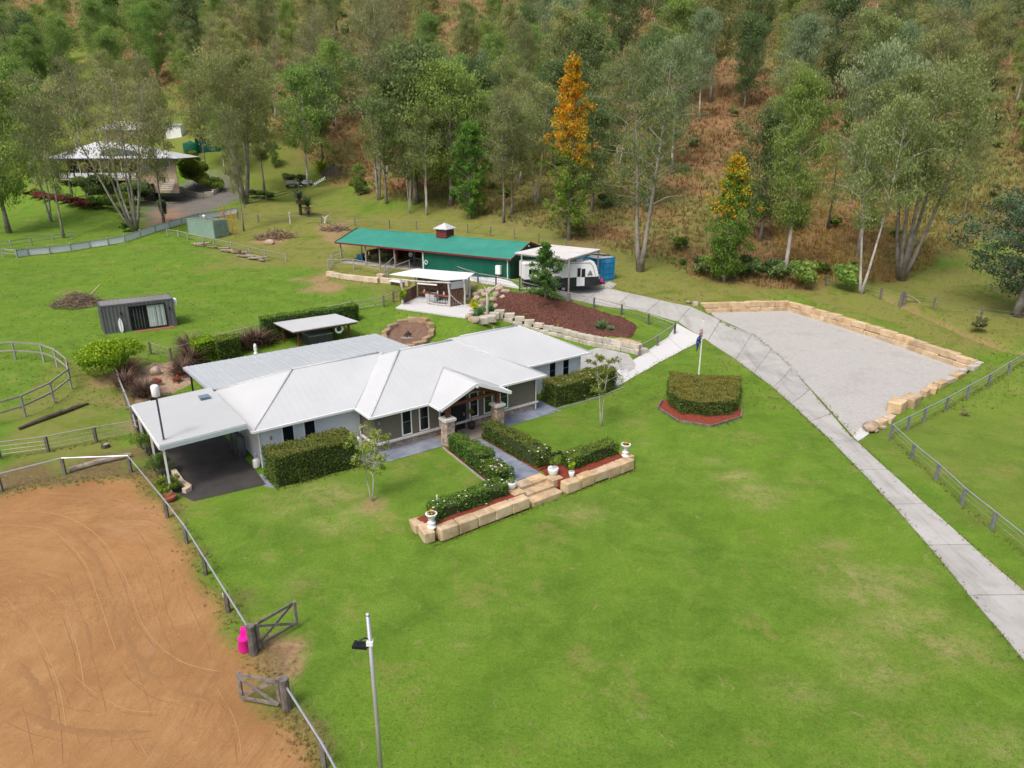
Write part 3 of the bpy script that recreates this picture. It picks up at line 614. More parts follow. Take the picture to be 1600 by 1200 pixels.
plane((10.2,-3.4,E0),(12.8,-3.4,zp),(12.8,vb,zp),(10.2,-2.02,E0)); plane((12.8,-3.4,zp),(15.4,-3.4,E0),(15.4,-2.02,E0),(12.8,vb,zp))
porch = ro.obj('porch_roof', mWhiteRoof, house)
bb = MB()
for a, b_ in (((10.13,-3.43,E0-.09),(12.8,-3.43,zp-.07)), ((15.47,-3.43,E0-.09),(12.8,-3.43,zp-.07))): bb.bar(hp(*a), hp(*b_), .05, .2)
bb.obj('barge_board', mTrim, porch)
# ridge and hip caps, valleys
for a, b_ in (((3.95,4.08,zr),(9.9,4.08,zr)), ((0,0,E0),(3.95,4.08,zr)), ((6.2,-2.02,E0),(10.8,2.79,zm)), ((10.8,2.79,zm),(14.95,2.79,zm)), ((19.42,-2.02,E0),(14.95,2.79,zm)),
              ((16.5,4.23,zz),(21.74,4.23,zz)), ((25.62,.15,E0),(21.74,4.23,zz)), ((12.8,-3.4,zp),(12.8,vb,zp)), ((0,8.16,E0),(3.95,4.08,zr))):
    MB().tube([hp(a[0],a[1],a[2]+.0), hp(b_[0],b_[1],b_[2]+.0)], .075, 6).obj('ridge_cap', mWhiteRoof, house, True)
mValley = mat('grey_valley_iron', [(.30,.30,.29),(.40,.40,.39)], 6, .6)
for a, b_ in (((6.2,0,E0+.02),(10.28,4.08,zr+.02)), ((10.2,-2.02,E0+.02),(12.8,vb,zp+.02)), ((15.4,-2.02,E0+.02),(12.8,vb,zp+.02)), ((19.42-3.9*.93,.15+.1+(3.9*.443-1.6)/.4435*0,E0+.0),)*2):
    if a == b_: continue
    MB().bar(hp(*a), hp(*b_), .085, .02).obj('valley_gutter', mValley, house)
def gutter(a, b_, par=house): MB().bar(hp(a[0],a[1],E0-.07), hp(b_[0],b_[1],E0-.07), .13, .13).obj('gutter', mGutter, par)
gutter((-.05,-.06),(6.13,-.06)); gutter((6.13,-.13),(6.13,-2.08)); gutter((6.2,-2.09),(10.13,-2.09)); gutter((15.48,-2.09),(19.48,-2.09)); gutter((-.07,.02),(-.07,8.1)); gutter((19.5,.08),(25.68,.08)); gutter((10.13,-2.05),(10.13,-3.38)); gutter((15.47,-2.05),(15.47,-3.38)); gutter((25.69,.15),(25.69,8.3))
sf = MB(); hbox(sf, .02, 6.6, 0.0, .49, 2.50, 2.53); hbox(sf, 6.25, 19.4, -1.98, -1.57, 2.50, 2.53); hbox(sf, 19.1, 25.6, .18, .64, 2.50, 2.53); hbox(sf, 6.24, 6.62, -1.56, .4, 2.50, 2.53); hbox(sf, .03, .43, .5, 7.9, 2.49, 2.52); sf.obj('soffit', mTrim, house)
for u, v in ((.38, .42), (18.9, -1.66), (24.95, .56)):
    MB().tube([hp(u, v, .05), hp(u, v, 2.45)], .045, 8).obj('downpipe', mGutter, house)
for u, v in ((10.85, -3.02), (14.78, -2.82)):
    pr = hbox(MB(), u-.3, u+.3, v-.3, v+.3, 0, 1.6).obj('porch_pier', mMortar, house)
    fc = MB(); rs = random.Random(int(u*10))
    for p0, e, o in ((H2(u-.3,v-.302), HE1, -HE2), (H2(u-.302,v+.3), -HE2, -HE1), (H2(u+.302,v-.3), HE2, HE1), (H2(u+.3,v+.302), -HE1, HE2)): stones(fc, p0, e, o, .6, 0.0, 1.58, .2, rs, .045)
    fc.obj('stone_facing', mStoneClad, pr, kind='stuff')
    cp = MB(); hbox(cp, u-.40, u+.40, v-.40, v+.40, 1.6, 1.76); hbox(cp, u-.33, u+.33, v-.33, v+.33, 1.76, 1.80); cp.obj('pier_cap', mCap, pr)
    hbox(MB(), u-.12, u+.12, v-.12, v+.12, 1.8, 2.62).obj('porch_post', mRedWood, house)
bm_ = MB(); bm_.bar(hp(10.5,-3.05,2.58), hp(12.75,-2.93,3.18), .16, .2); bm_.bar(hp(15.1,-2.8,2.58), hp(12.85,-2.93,3.18), .16, .2); bm_.bar(hp(10.6,-3.04,2.52), hp(15.05,-2.8,2.52), .15, .2)
bm_.obj('porch_beam', mRedWood, house)
MB().prism([], 0, 0) if 0 else None
fl = MB(); fl.lathe([(.09,0),(.11,.06),(.05,.12)], hp(12.8,-3.5,3.42), 10); fl.obj('floodlight', mPipe, house, True)
# carport
cr = MB(); cr.slab(hps((-.28,.07,3.10),(-4.79,.07,2.98),(-4.79,7.49,2.98),(-.28,7.49,3.10)), .06)
cpr = cr.obj('carport_roof', mGreyRoof, house); cpr.data.materials[0] = mat('off_white_carport_sheet', [(.44,.455,.455),(.48,.495,.495)], .4, .5, stain=((.38,.385,.37), .3, 1.0))
fa = MB(); fa.bar(hp(-.3,.03,2.93), hp(-4.79,.03,2.81), .05, .24); fa.obj('fascia', mat('pale_blue_fascia', [(.40,.49,.52),(.46,.54,.57)], 2, .5), cpr)
fa = MB(); fa.bar(hp(-4.82,.06,2.83), hp(-4.82,7.5,2.83), .05, .2); fa.obj('fascia', mGutter, cpr)
for u, v in ((-4.6,.3), (-4.6,3.8), (-4.6,7.2)): MB().box(hp(u, v, 1.38), (.1,.1,2.76), HA).obj('carport_post', mGutter, cpr)
vt = MB(); hbox(vt, -1.35, -.85, 5.4, 5.85, 3.05, 3.2); vt.prism(localpoly((-1.4,5.35),(-.8,5.35),(-.8,5.9),(-1.4,5.9)), 3.2, 3.26); vt.obj('roof_vent', mat('blue_grey_vent', [(.12,.18,.22),(.18,.25,.3)], 3, .4), cpr)
# rear patio roof
pr_ = MB(); pr_.slab(hps((-.2,14.98,2.50),(14.95,14.98,2.50),(14.95,7.9,2.80),(-.2,7.9,2.80)), .05)
for k in range(26): pr_.bar(hp(.0+k*.59,14.97,2.515), hp(.0+k*.59,7.92,2.815), .045, .04)
pat = pr_.obj('patio_roof', mGreyRoof, house)
gt = MB()
for k in range(25): hbox(gt, -.1+k*.6, .32+k*.6, 15.0, 15.06, 2.40, 2.49)
gt.obj('gutter_bracket', mDark, pat, kind='stuff')
g2 = MB(); g2.bar(hp(-.22,15.0,2.36), hp(14.97,15.0,2.36), .12, .12); g2.bar(hp(-.24,15.0,2.40), hp(-.24,7.9,2.70), .06, .16); g2.bar(hp(14.99,15.0,2.40), hp(14.99,7.9,2.70), .06, .16); g2.obj('gutter', mat('lilac_grey_gutter', [(.36,.36,.44),(.42,.42,.5)], 3, .5), pat)
for u in (.1, 5, 10, 14.7): MB().box(hp(u, 14.6, 1.2), (.11,.11,2.4), HA).obj('patio_post', mDark, pat)
hbox(MB(), -.2, 14.9, 7.95, 14.9, .0, .06).obj('patio_floor', mConc, house)
# things round the carport
mSteel = mat('grey_steel_bottle', [(.075,.09,.10),(.13,.145,.155)], 2, .35, metal=.3); mWhiteP = mat('white_paint', [(.76,.78,.79),(.84,.85,.85)], 2, .4)
def cylinder(u, v, h, r, m, label, name, cat, group=None):
    t_ = thing(name, label, cat, hp(u, v, .022), group)
    MB().lathe([(r*.9,0),(r,.04),(r,h*.80),(r*.85,h*.88),(r*.35,h*.93)], hp(u, v, .022), 14).obj('body', m, t_, True)
    MB().lathe([(r*.5,h*.9),(r*.5,h),(r*.42,h)], hp(u, v, .022), 10).obj('valve_collar', m, t_, True); MB().tube([hp(u,v,.02+h*.92), hp(u,v,.02+h*.99)], .03, 6).obj('valve', mPipe, t_)
cylinder(-.05, 2.75, 1.5, .23, mSteel, 'tall grey gas cylinder against the carport wall, nearest of the three', 'gas_cylinder', 'gas cylinder', 'tall gas cylinders in the carport')
cylinder(-.1, 3.4, 1.5, .23, mSteel, 'tall grey gas cylinder against the carport wall, middle of the three', 'gas_cylinder', 'gas cylinder', 'tall gas cylinders in the carport')
cylinder(-.1, 4.1, 1.45, .23, mSteel, 'tall grey gas cylinder deepest in the carport shade', 'gas_cylinder', 'gas cylinder', 'tall gas cylinders in the carport')
cylinder(.12, .75, .58, .19, mWhiteP, 'small white gas bottle on the bitumen at the house corner', 'gas_bottle', 'gas bottle')
tp_ = thing('water_tap', 'slim tap pipe on the carport wall beside the white gas bottle', 'tap', hp(.38, 1.4, .02)); MB().tube([hp(.38,1.4,.02), hp(.38,1.4,.55), hp(.28,1.4,.58)], .02, 6).obj('pipe', mPipe, tp_); MB().lathe([(.05,0),(.05,.03)], hp(.3,1.4,.58), 8).obj('tap_handle', mWhiteP, tp_)
mp_ = PX(256, 687, 3.0); q = mp_
ms = thing('mast', 'dark mast with a white drum on top rising over the carport roof', 'mast', (q[0], q[1], 3.0))
MB().tube([q, (q[0], q[1], 5.45)], .05, 8).obj('pole', mat('dark_blue_steel', [(.05,.06,.08),(.08,.09,.12)], 3, .4), ms)
MB().lathe([(.17,0),(.2,.05),(.2,.55),(.15,.62)], (q[0], q[1], 5.45), 16).obj('drum', mWhiteP, ms, True)
MB().box((q[0]-.22, q[1]+.1, 5.3), (.3,.2,.14), HA).obj('floodlight', mDark, ms); MB().lathe([(.1,0),(.1,.03)], (q[0], q[1], 3.0), 10).obj('base_plate', mPipe, ms)
# ------------------------------------------------------------------ leaves, hedges, shrubs, trees
def rdir(n, rng): 
    d = rng.normal(size=(n, 3)); return d/np.linalg.norm(d, axis=1, keepdims=True)
def leafquads(C, ll, lw, rng, droop=0., up=0.):
    n = len(C); a = rdir(n, rng)
    if droop: a = a+np.array([0, 0, -droop]); a /= np.linalg.norm(a, axis=1, keepdims=True)
    r = rdir(n, rng)
    if up: r = r+0
    b_ = np.cross(a, r); b_ /= np.linalg.norm(b_, axis=1, keepdims=True)+1e-9
    sl = (ll*rng.uniform(.65, 1.35, n)/2)[:, None]; sw = (lw*rng.uniform(.7, 1.3, n)/2)[:, None]
    V = np.stack([C-a*sl, C+b_*sw+a*sl*.15, C+a*sl, C-b_*sw+a*sl*.15], 1).reshape(-1, 3)
    return V, np.arange(n*4).reshape(n, 4)
mCore = mat('twigs', [(.025,.04,.012),(.045,.06,.02)], 6, .95, .5, 25)
mHedge = leafmat('hedge_leaf', [(.060,.105,.022),(.110,.175,.034),(.165,.235,.042),(.25,.245,.05),(.34,.25,.055)], .15, .35)
mHedgeG = leafmat('green_hedge_leaf', [(.05,.105,.022),(.095,.18,.03),(.15,.25,.036),(.205,.30,.042),(.26,.33,.05)], .15, .35)
mLime = leafmat('lime_leaf', [(.12,.22,.012),(.19,.33,.016),(.28,.44,.02),(.38,.50,.03)], .1, .35)
mFlowerW = mat('white_petal', [(.74,.72,.66),(.82,.80,.76)], 9, .7)
mFlowerR = mat('red_petal', [(.36,.03,.02),(.45,.06,.03)], 9, .7); mFlowerY = mat('yellow_petal', [(.62,.38,.02),(.70,.48,.05)], 9, .7); mFlowerO = mat('orange_petal', [(.55,.16,.01),(.6,.22,.02)], 9, .7)
def inpoly_pts(poly, n, rng):
    P = np.array(poly)[:, :2]; lo, hi = P.min(0), P.max(0); out = []; c = 0
    while c < n:
        q = rng.uniform(lo, hi, (n*2, 2)); q = q[sdist(P, q[:, 0], q[:, 1]) < 0]; out.append(q); c += len(q)
    return np.concatenate(out)[:n]
def hedge(name, poly, z0, h, m, label, ll=.1, lw=.06, dens=430, rng=None, group=None, cat='hedge', flowers=0, top_tint=.45, wobble=.085):
    rng = rng or np.random.default_rng(len(label)); P = np.array(poly)[:, :2]
    if sum(P[i][0]*P[(i+1) % len(P)][1]-P[(i+1) % len(P)][0]*P[i][1] for i in range(len(P))) < 0: P = P[::-1]
    A_ = abs(sum(P[i][0]*P[(i+1) % len(P)][1]-P[(i+1) % len(P)][0]*P[i][1] for i in range(len(P))))/2
    c0 = P.mean(0); root = thing(name, label, cat, (c0[0], c0[1], z0), group)
    ins = [c0+(p-c0)*(1-min(.3, .19/np.linalg.norm(p-c0)*1.4)) for p in P]
    MB().prism([tuple(p) for p in ins], z0-.05, z0+h-.12).obj('twig_core', mCore, root)
    # lumpy clipped surface
    def lump(x, y, z): return wobble*(np.sin(x*4.1+y*2.3+z*3)+np.sin(y*5.3-x*1.7)+np.sin(z*5+x*2.7))*.5
    n1 = int(A_*dens*1.15); q = inpoly_pts(P, n1, rng); Ct = np.column_stack([q, z0+h+lump(q[:, 0], q[:, 1], 0*q[:, 0])-np.abs(rng.normal(0, .06, n1))+(rng.random(n1) < .06)*rng.uniform(0, .16, n1)])
    Cs = []; 
    for i in range(len(P)):
        a, b_ = P[i], P[(i+1) % len(P)]; e = b_-a; L = np.linalg.norm(e); nrm = np.array([e[1], -e[0]])/L; k = int(L*h*dens)
        s = rng.random(k); z = rng.random(k)*h; r = rng.normal(0, .05, k)-.03; xy = a+e*s[:, None]; xy = xy+nrm*(r+lump(xy[:, 0], xy[:, 1], z))[:, None]
        Cs.append(np.column_stack([xy, z0+z]))
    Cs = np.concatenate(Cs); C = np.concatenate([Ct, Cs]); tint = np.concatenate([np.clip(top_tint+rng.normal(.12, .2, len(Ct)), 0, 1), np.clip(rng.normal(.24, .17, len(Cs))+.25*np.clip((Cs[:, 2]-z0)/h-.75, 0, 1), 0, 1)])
    V, F = leafquads(C, ll, lw, rng); V = V-np.array([c0[0], c0[1], z0])
    o = link('foliage', npmesh('foliage', V, F, m, dict(tint=np.repeat(tint, 4))), root)
    for i in range(flowers):
        k = rng.integers(len(C)) if i % 2 else rng.integers(len(Ct)); p = C[k]+np.array([0, 0, .05]); blossom(p, .055*rng.uniform(.8, 1.3), mFlowerW, root)
    return root
_BL = {}
def blossom(p, r, m, parent):
    if m.name not in _BL:
        b_ = MB(); 
        for k in range(5):
            t_ = 2*math.pi*k/5; c_, s_ = math.cos(t_), math.sin(t_); d_, e_ = math.cos(t_+.55), math.sin(t_+.55); f_, g_ = math.cos(t_-.55), math.sin(t_-.55)
            b_.add([(0,0,0),(.7*f_,.7*g_,.35),(1.05*c_,1.05*s_,.25),(.7*d_,.7*e_,.35),(.3*c_,.3*s_,.55)], [(0,1,4),(0,4,3),(1,2,4),(4,2,3)])
        _BL[m.name] = b_.mesh('blossom', m)
    return link('blossom', _BL[m.name], parent, p, RNG.uniform(0, 6), r)
def shrub_mesh(seed, h, w, m, n, ll, lw, lumps=7, droop=0., tl=(.1, .9), shell=.5):
    rng = np.random.default_rng(seed); C = []; T_ = []
    for k in range(lumps):
        a = rng.uniform(0, 6.28); rr = rng.uniform(.15, .62)*w/2 if k else 0; rc = rng.uniform(.3, .46)*w/2*(1.25 if k == 0 else 1); zc = rng.uniform(.35, .78)*h if k else h*.5
        nk = n//lumps; d = rdir(nk, rng); rad_ = rc*(shell+(1-shell)*rng.random(nk)**.5)
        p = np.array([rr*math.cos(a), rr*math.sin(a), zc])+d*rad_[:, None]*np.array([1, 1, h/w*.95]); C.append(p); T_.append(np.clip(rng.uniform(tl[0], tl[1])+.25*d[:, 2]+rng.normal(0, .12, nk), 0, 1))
    C = np.concatenate(C); T_ = np.concatenate(T_); k = C[:, 2] > .03; C = C[k]; T_ = T_[k]; V, F = leafquads(C, ll, lw, rng, droop)
    return npmesh('foliage', V, F, m, dict(tint=np.repeat(T_, 4)))
def stems_mesh(seed, h, w, n, m, r=.025):
    rng = random.Random(seed); b_ = MB()
    for k in range(n):
        a = rng.uniform(0, 6.28); e = rng.uniform(.3, .8)*w/2
        b_.tube([(0,0,-.1),(e*.4*math.cos(a), e*.4*math.sin(a), h*.35),(e*math.cos(a), e*math.sin(a), h*.75)], [r, r*.8, r*.4], 4)
    return b_.mesh('stem', m)
def shrub(name, p, h, w, m, label, seed=1, n=1500, ll=.14, lw=.08, cat='shrub', group=None, lumps=7, droop=0., tl=(.1, .9), me=None, shell=.5):
    root = thing(name, label, cat, p, group); link('foliage', me or shrub_mesh(seed, h, w, m, int(n*max(1, h*w/9)) if ll > .3 else n, ll, lw, lumps, droop, tl, shell), root)
    link('stem', stems_mesh(seed, h, w, 5, mDeadWood), root); return root
def blades_mesh(seed, n, L, w, m, spread=1., droop=.6, seg=3, base=.08, tl=(0, 1)):
    """strappy leaves arching from a centre: agave, grass clump, cordyline, palm head"""
    rng = np.random.default_rng(seed); V = []; F = []; T_ = []
    for k in range(n):
        a = rng.uniform(0, 6.283); el = math.pi/2-spread*rng.uniform(.1, 1.0)*1.3; l = L*rng.uniform(.7, 1.1); tt = rng.uniform(*tl)
        p = np.array([base*math.cos(a), base*math.sin(a), 0.]); side = np.array([-math.sin(a), math.cos(a), 0]); b0 = len(V)
        for s in range(seg+1):
            wd = w*(1-(s/seg)**1.5)*.5+.002; V += [p-side*wd, p+side*wd]; T_ += [tt, tt]
            p = p+np.array([math.cos(a)*math.cos(el), math.sin(a)*math.cos(el), math.sin(el)])*l/seg; el -= droop/seg
        for s in range(seg): i = b0+s*2; F.append((i, i+1, i+3, i+2))
    return npmesh('leaves', np.array(V), np.array(F), m, dict(tint=np.array(T_)))
def tree_mesh(seed, h, tr, base=.35, cw=6., nb=26, nl=6000, ll=.34, lw=.11, shape='oval', droop=1.2, stems=1, spread=.12, rc=.8, clump=3, up=.8, bloom=None, lean=(0, 0), bare=0.):
    """returns (trunk MB, leaf V, F, tint, bloom): tapered stems, limbs, and leaves gathered in hanging clumps at the limb ends"""
    R = random.Random(seed); rng = np.random.default_rng(seed); tb = MB(); CL = []; rel = []
    for s in range(stems):
        a = 2*math.pi*(s+R.random()*.6)/stems; off = spread*h*R.uniform(.6, 1.1) if stems > 1 else 0
        hs = h*(R.uniform(.82, 1.) if stems > 1 else 1.); n = 8; P = []
        w1, w2 = R.uniform(0, 6), R.uniform(0, 6); am = .018*h
        for i in range(n+1):
            f = i/n; o = off*(f**.75)
            P.append(np.array([o*math.cos(a)+am*f*math.sin(w1+f*5)+lean[0]*f, o*math.sin(a)+am*f*math.sin(w2+f*4)+lean[1]*f, hs*.97*f-.15*(i == 0)]))
        r0 = tr/(stems**.42); tb.tube(P, [max(.02, r0*(1-.93*(i/n)**.8)*(1.35 if i == 0 else 1)) for i in range(n+1)], 7)
        m_ = max(4, nb//stems)
        for k in range(m_):
            f = base+(1-base)*((k+R.random())/m_)*.98; x = f*n; i = min(n-1, int(x)); p = P[i]*(1-(x-i))+P[i+1]*(x-i)
            g = (f-base)/(1-base)
            if shape == 'oval': L = math.sin(math.pi*(.12+.86*g))**.7
            elif shape == 'cone': L = (1-g)**.75*.95+.08
            elif shape == 'col': L = (.30+.70*math.sin(math.pi*min(1, .22+.62*g))**1.2)*(1-.72*max(0, g-.45)/.55)
            elif shape == 'top': L = .35+.65*math.sin(math.pi*min(1, g*.85+.1))
            elif shape == 'vase': L = .45+.4*g
            else: L = (.4+.6*(1-g)) 
            L *= cw/2*(R.uniform(.62, 1.12) if shape in ('cone', 'col') else R.uniform(.62, 1.18)); az = k*2.4+R.uniform(-.5, .5)+s; ez = up*R.uniform(.55, 1.15) if shape != 'cone' else up*(.2+.9*g)
            d = np.array([math.cos(az)*math.cos(ez), math.sin(az)*math.cos(ez), math.sin(ez)]); q1 = p+d*L*.5; d2 = d+np.array([0, 0, -.35 if droop > .5 else .05]); d2 /= np.linalg.norm(d2); q2 = q1+d2*L*.55
            rb = max(.015, r0*(1-f)*.45+.015); tb.tube([p, q1, q2], [rb, rb*.6, .012], 4, False)
            for j in range(clump):
                tt = R.uniform(.35, 1.05); c_ = (p+(q1-p)*tt*2) if tt < .5 else (q1+(q2-q1)*(tt-.5)*2)
                o = rng.normal(0, 1, 3)*np.array([1, 1, .6])*L*.16; e = c_+o
                if j and L > 1.2: tb.tube([c_, e], [.018, .008], 3, False)
                CL.append(e); rel.append(g)
        CL.append(P[-1]); rel.append(1.)
    CL = np.array(CL); rel = np.array(rel); kp = rng.random(len(CL)) >= bare; CL = CL[kp]; rel = rel[kp]; m_ = len(CL)
    wgt = rng.uniform(.5, 1.5, m_); cnt = np.maximum(4, (nl*wgt/wgt.sum()).astype(int)); idx = np.repeat(np.arange(m_), cnt); N = len(idx)
    rcl = rc*rng.uniform(.6, 1.3, m_); d = rdir(N, rng); C = CL[idx]+d*(rcl[idx]*rng.random(N)**.45)[:, None]*np.array([1, 1, .75])+np.array([0, 0, -.25*droop])*(rcl[idx]*rng.random(N))[:, None]
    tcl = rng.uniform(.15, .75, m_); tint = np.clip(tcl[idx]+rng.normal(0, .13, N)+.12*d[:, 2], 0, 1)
    V, F = leafquads(C, ll, lw, rng, droop)
    bl = np.zeros(N)
    if bloom:
        zr_ = C[:, 2]/h; pb_ = np.clip((zr_-bloom[0])/(bloom[1]-bloom[0]), 0, 1); bl = (rng.random(m_)[idx] < pb_*1.1)*np.where(rng.random(N) < .68, 1., 0.)
    return tb, V, F, np.repeat(tint, 4), np.repeat(bl, 4)
TREES = {}
def tree_kind(key, lm, bm, **kw):
    tb, V, F, ti, bl = tree_mesh(**kw); at_ = dict(tint=ti)
    if kw.get('bloom'): at_['bloom'] = bl
    TREES[key] = (tb.mesh('trunk', bm, True), npmesh('crown', V, F, lm, at_), kw['h'])
def tree(key, p, h, label, rz=0., name='gum_tree', group=None, sx=1., cat='tree', tilt=None):
    tm, cm, h0 = TREES[key]; s = h/h0; root = thing(name, label, cat, tuple(p), group)
    for nm, me_ in (('trunk', tm), ('crown', cm)):
        o = link(nm, me_, root); o.rotation_euler = (tilt[0], tilt[1], rz) if tilt else (0, 0, rz); o.scale = (s*sx, s*sx, s)
    return root
mBarkPale = mat('pale_gum_bark', [(.26,.235,.20),(.48,.45,.41),(.58,.555,.52)], 1.1, .9, .4, 9, stain=((.07,.055,.045), .5, 2.5))
mBarkMid = mat('dull_gum_bark', [(.15,.13,.105),(.27,.245,.21),(.36,.33,.29)], 1.1, .9, .4, 9)
mBarkGrey = mat('grey_gum_bark', [(.11,.095,.08),(.22,.20,.175),(.30,.28,.25)], 1.2, .95, .5, 8)
mBarkDark = mat('dark_ironbark', [(.03,.025,.022),(.075,.062,.053),(.12,.10,.085)], 1.5, .95, .6, 8)
gumA = leafmat('olive_gum_leaf', [(0.163,0.194,0.069),(0.248,0.290,0.101),(0.335,0.381,0.132),(0.412,0.455,0.164)], .22, .45)
gumB = leafmat('bright_gum_leaf', [(0.128,0.201,0.050),(0.207,0.321,0.073),(0.292,0.425,0.097),(0.376,0.507,0.125)], .2, .45)
gumC = leafmat('brown_gum_leaf', [(0.175,0.179,0.080),(0.249,0.258,0.108),(0.318,0.333,0.138),(0.382,0.395,0.165)], .2, .45)
gumD = leafmat('silver_gum_leaf', [(0.142,0.201,0.101),(0.220,0.306,0.148),(0.305,0.402,0.200),(0.384,0.493,0.251)], .16, .45)
gumE = leafmat('dark_gum_leaf', [(0.078,0.122,0.045),(0.125,0.194,0.067),(0.185,0.276,0.094),(0.257,0.358,0.121)], .2, .45)
oakL = leafmat('silky_oak_leaf', [(.075,.155,.028),(.14,.26,.038),(.205,.35,.05),(.28,.42,.07)], .1, .45, top=[(.62,.26,.008),(.80,.42,.010),(.88,.54,.018),(.72,.62,.05)])
# ------------------------------------------------------------------ front garden
rngF = np.random.default_rng(11)
_ST = []
def _mkstone(seed, j=.05, ch=.07):
    R = random.Random(seed); b_ = MB(); vs = []; h_ = .5
    for sx in (-1, 1):
        for sy in (-1, 1):
            for sz in (-1, 1):
                o = [R.uniform(-j, j) for _ in range(3)]
                for ax in range(3):
                    p = [sx*h_, sy*h_, sz*h_]; 
                    for k in range(3):
                        if k != ax: p[k] *= 1-2*ch*R.uniform(.6, 1.5)
                    vs.append(tuple(p[k]+o[k] for k in range(3)))
    import bmesh
    bm_ = bmesh.new(); bv = [bm_.verts.new(v) for v in vs]; bmesh.ops.convex_hull(bm_, input=bv); bmesh.ops.dissolve_limit(bm_, angle_limit=.02, verts=bm_.verts, edges=bm_.edges)
    return bm_
def _mkrock(seed):
    import bmesh
    R = np.random.default_rng(seed); bm_ = bmesh.new(); bmesh.ops.create_icosphere(bm_, subdivisions=2, radius=.56); w = R.normal(0, 1, (6, 3)); a = R.uniform(.03, .10, 6); cut = [rdir(1, R)[0] for _ in range(5)]
    for v in bm_.verts:
        p = np.array(v.co); r = 1+sum(a[i]*math.sin(4*float(w[i]@p)+i) for i in range(6)); p = p*r
        for c in cut:
            e = float(p@c)-.40
            if e > 0: p = p-c*e*.85
        v.co = p
    return bm_
def stone_meshes(m, key, n=5, j=.05, ch=.07):
    out = []
    for k in range(n):
        bm_ = _mkrock(k*7+3) if key == 'rock' else _mkstone(k*13+len(key), j, ch); me_ = bpy.data.meshes.new('stone'); bm_.to_mesh(me_); bm_.free(); me_.materials.append(m); out.append(me_)
    return out
mRing = mat('brown_ring_stone', [(.22,.15,.09),(.33,.235,.145),(.40,.30,.19)], 1.5, .9, .5, 10, rnd=.25)
STN = {'ring': stone_meshes(mRing, 'ring', 4, .012, .03), 'sand': stone_meshes(mSand, 'sand', 6, .035, .06), 'grey': stone_meshes(mSandGrey, 'grey', 6, .035, .06), 'rock': stone_meshes(mBoulder, 'rock', 7, .14, .2), 'cut': stone_meshes(mat('cream_cut_stone', [(.42,.33,.23),(.55,.45,.34),(.60,.51,.41)], 1.5, .9, .3, 14, rnd=.2), 'cut', 4, .012, .02)}
def stone(kind, parent, c, size, rz=0., name='stone_block'):
    o = link(name, random.choice(STN[kind]), parent, c, rz, size)
    if random.random() < .5: o.rotation_euler[2] += math.pi
    return o
def stone_row(kind, parent, line, n, depth, h, z, jit=.03, name='stone_block', zf=None, gap=.02):
    pts = inter(line, n)
    for i in range(n):
        a, b_ = pts[i], pts[i+1]; m_ = (a+b_)/2; e = b_-a; L = np.linalg.norm(e); zz_ = z if zf is None else float(zf(m_[0], m_[1]))+z
        stone(kind, parent, (m_[0], m_[1], zz_+h/2+random.uniform(-jit, jit)), (L-gap, depth*random.uniform(.9, 1.08), h*random.uniform(.95, 1.05)), math.atan2(e[1], e[0])+random.uniform(-.02, .02), name)
fw = thing('stone_garden_wall', 'low sandstone block wall with steps along the front garden bed', 'retaining wall', hp(11, -11.4, -.5))
random.seed(5)
def srow(u0, u1, v, n): stone_row('sand', fw, [H2(u0, v), H2(u1, v)], n, .62, .62, -.54, .02)
srow(5.0, 10.55, -11.42, 5); srow(13.15, 18.4, -11.42, 5)
stone('sand', fw, hp(4.62, -11.0, -.25), (1.0, .6, .6), HA+1.35); stone('sand', fw, hp(4.58, -10.15, -.22), (.85, .55, .5), HA+1.45); stone('sand', fw, hp(18.6, -10.85, -.2), (.9, .6, .55), HA+1.4)
stone('sand', fw, hp(10.45, -10.62, -.2), (.72, .8, .52), HA+1.57); stone('sand', fw, hp(13.2, -10.55, -.2), (.7, .8, .52), HA+1.57)
for k, (v, z) in enumerate(((-10.0, .02), (-10.62, -.165), (-11.25, -.345))):
    for (u0, u1) in ((10.83, 11.85), (11.87, 12.9)): stone('sand', fw, hp((u0+u1)/2, v, z-.2), (u1-u0, .74, .4), HA, 'step_stone')
def bedmulch(name, uv, label): 
    o = MB().prism(localpoly(*uv), -.45, .02).obj(name, mRedMulch); tag(o, label, kind='structure'); return o
bedmulch('mulch_bed', [(4.7,-11.15),(10.5,-11.15),(10.5,-9.3),(9.9,-9.1),(4.7,-9.9)], 'red mulch in the front bed left of the steps')
bedmulch('mulch_bed', [(13.15,-11.15),(18.45,-11.15),(18.45,-9.9),(14.2,-9.3),(13.15,-9.3)], 'red mulch in the front bed right of the steps')
bedmulch('mulch_strip', [(9.75,-8.6),(10.25,-3.4),(10.88,-3.4),(10.88,-9.3),(9.9,-9.3)], 'red mulch strip left of the garden path')
bedmulch('mulch_strip', [(12.96,-9.4),(12.96,-3.2),(14.3,-3.2),(14.3,-9.4)], 'red mulch strip right of the garden path')
te = thing('timber_edging', 'grey timber edging along the red mulch left of the garden path', 'edging', hp(10, -6, 0))
for a, b_ in (((10.22,-3.4),(9.98,-6.0)), ((9.98,-6.02),(9.72,-8.9))): MB().bar(hp(a[0],a[1],.03), hp(b_[0],b_[1],.03), .06, .14).obj('board', mPaleRail, te)
te = thing('timber_edging', 'grey timber edging round the red mulch under the curved hedge', 'edging', tuple(at(1100,660)))
ep = ats((1028,638),(1034,627)), ats((1028,638),(1060,659),(1111,667),(1157,653),(1160,642))
for L_ in ep:
    for i in range(len(L_)-1): MB().bar(tuple(L_[i]+np.array([0,0,.05])), tuple(L_[i+1]+np.array([0,0,.05])), .1, .16).obj('board', mPost, te)
te = thing('timber_edging', 'thin timber edging along the long boxy hedge before the far white wall', 'edging', hp(23, -2.5, 0))
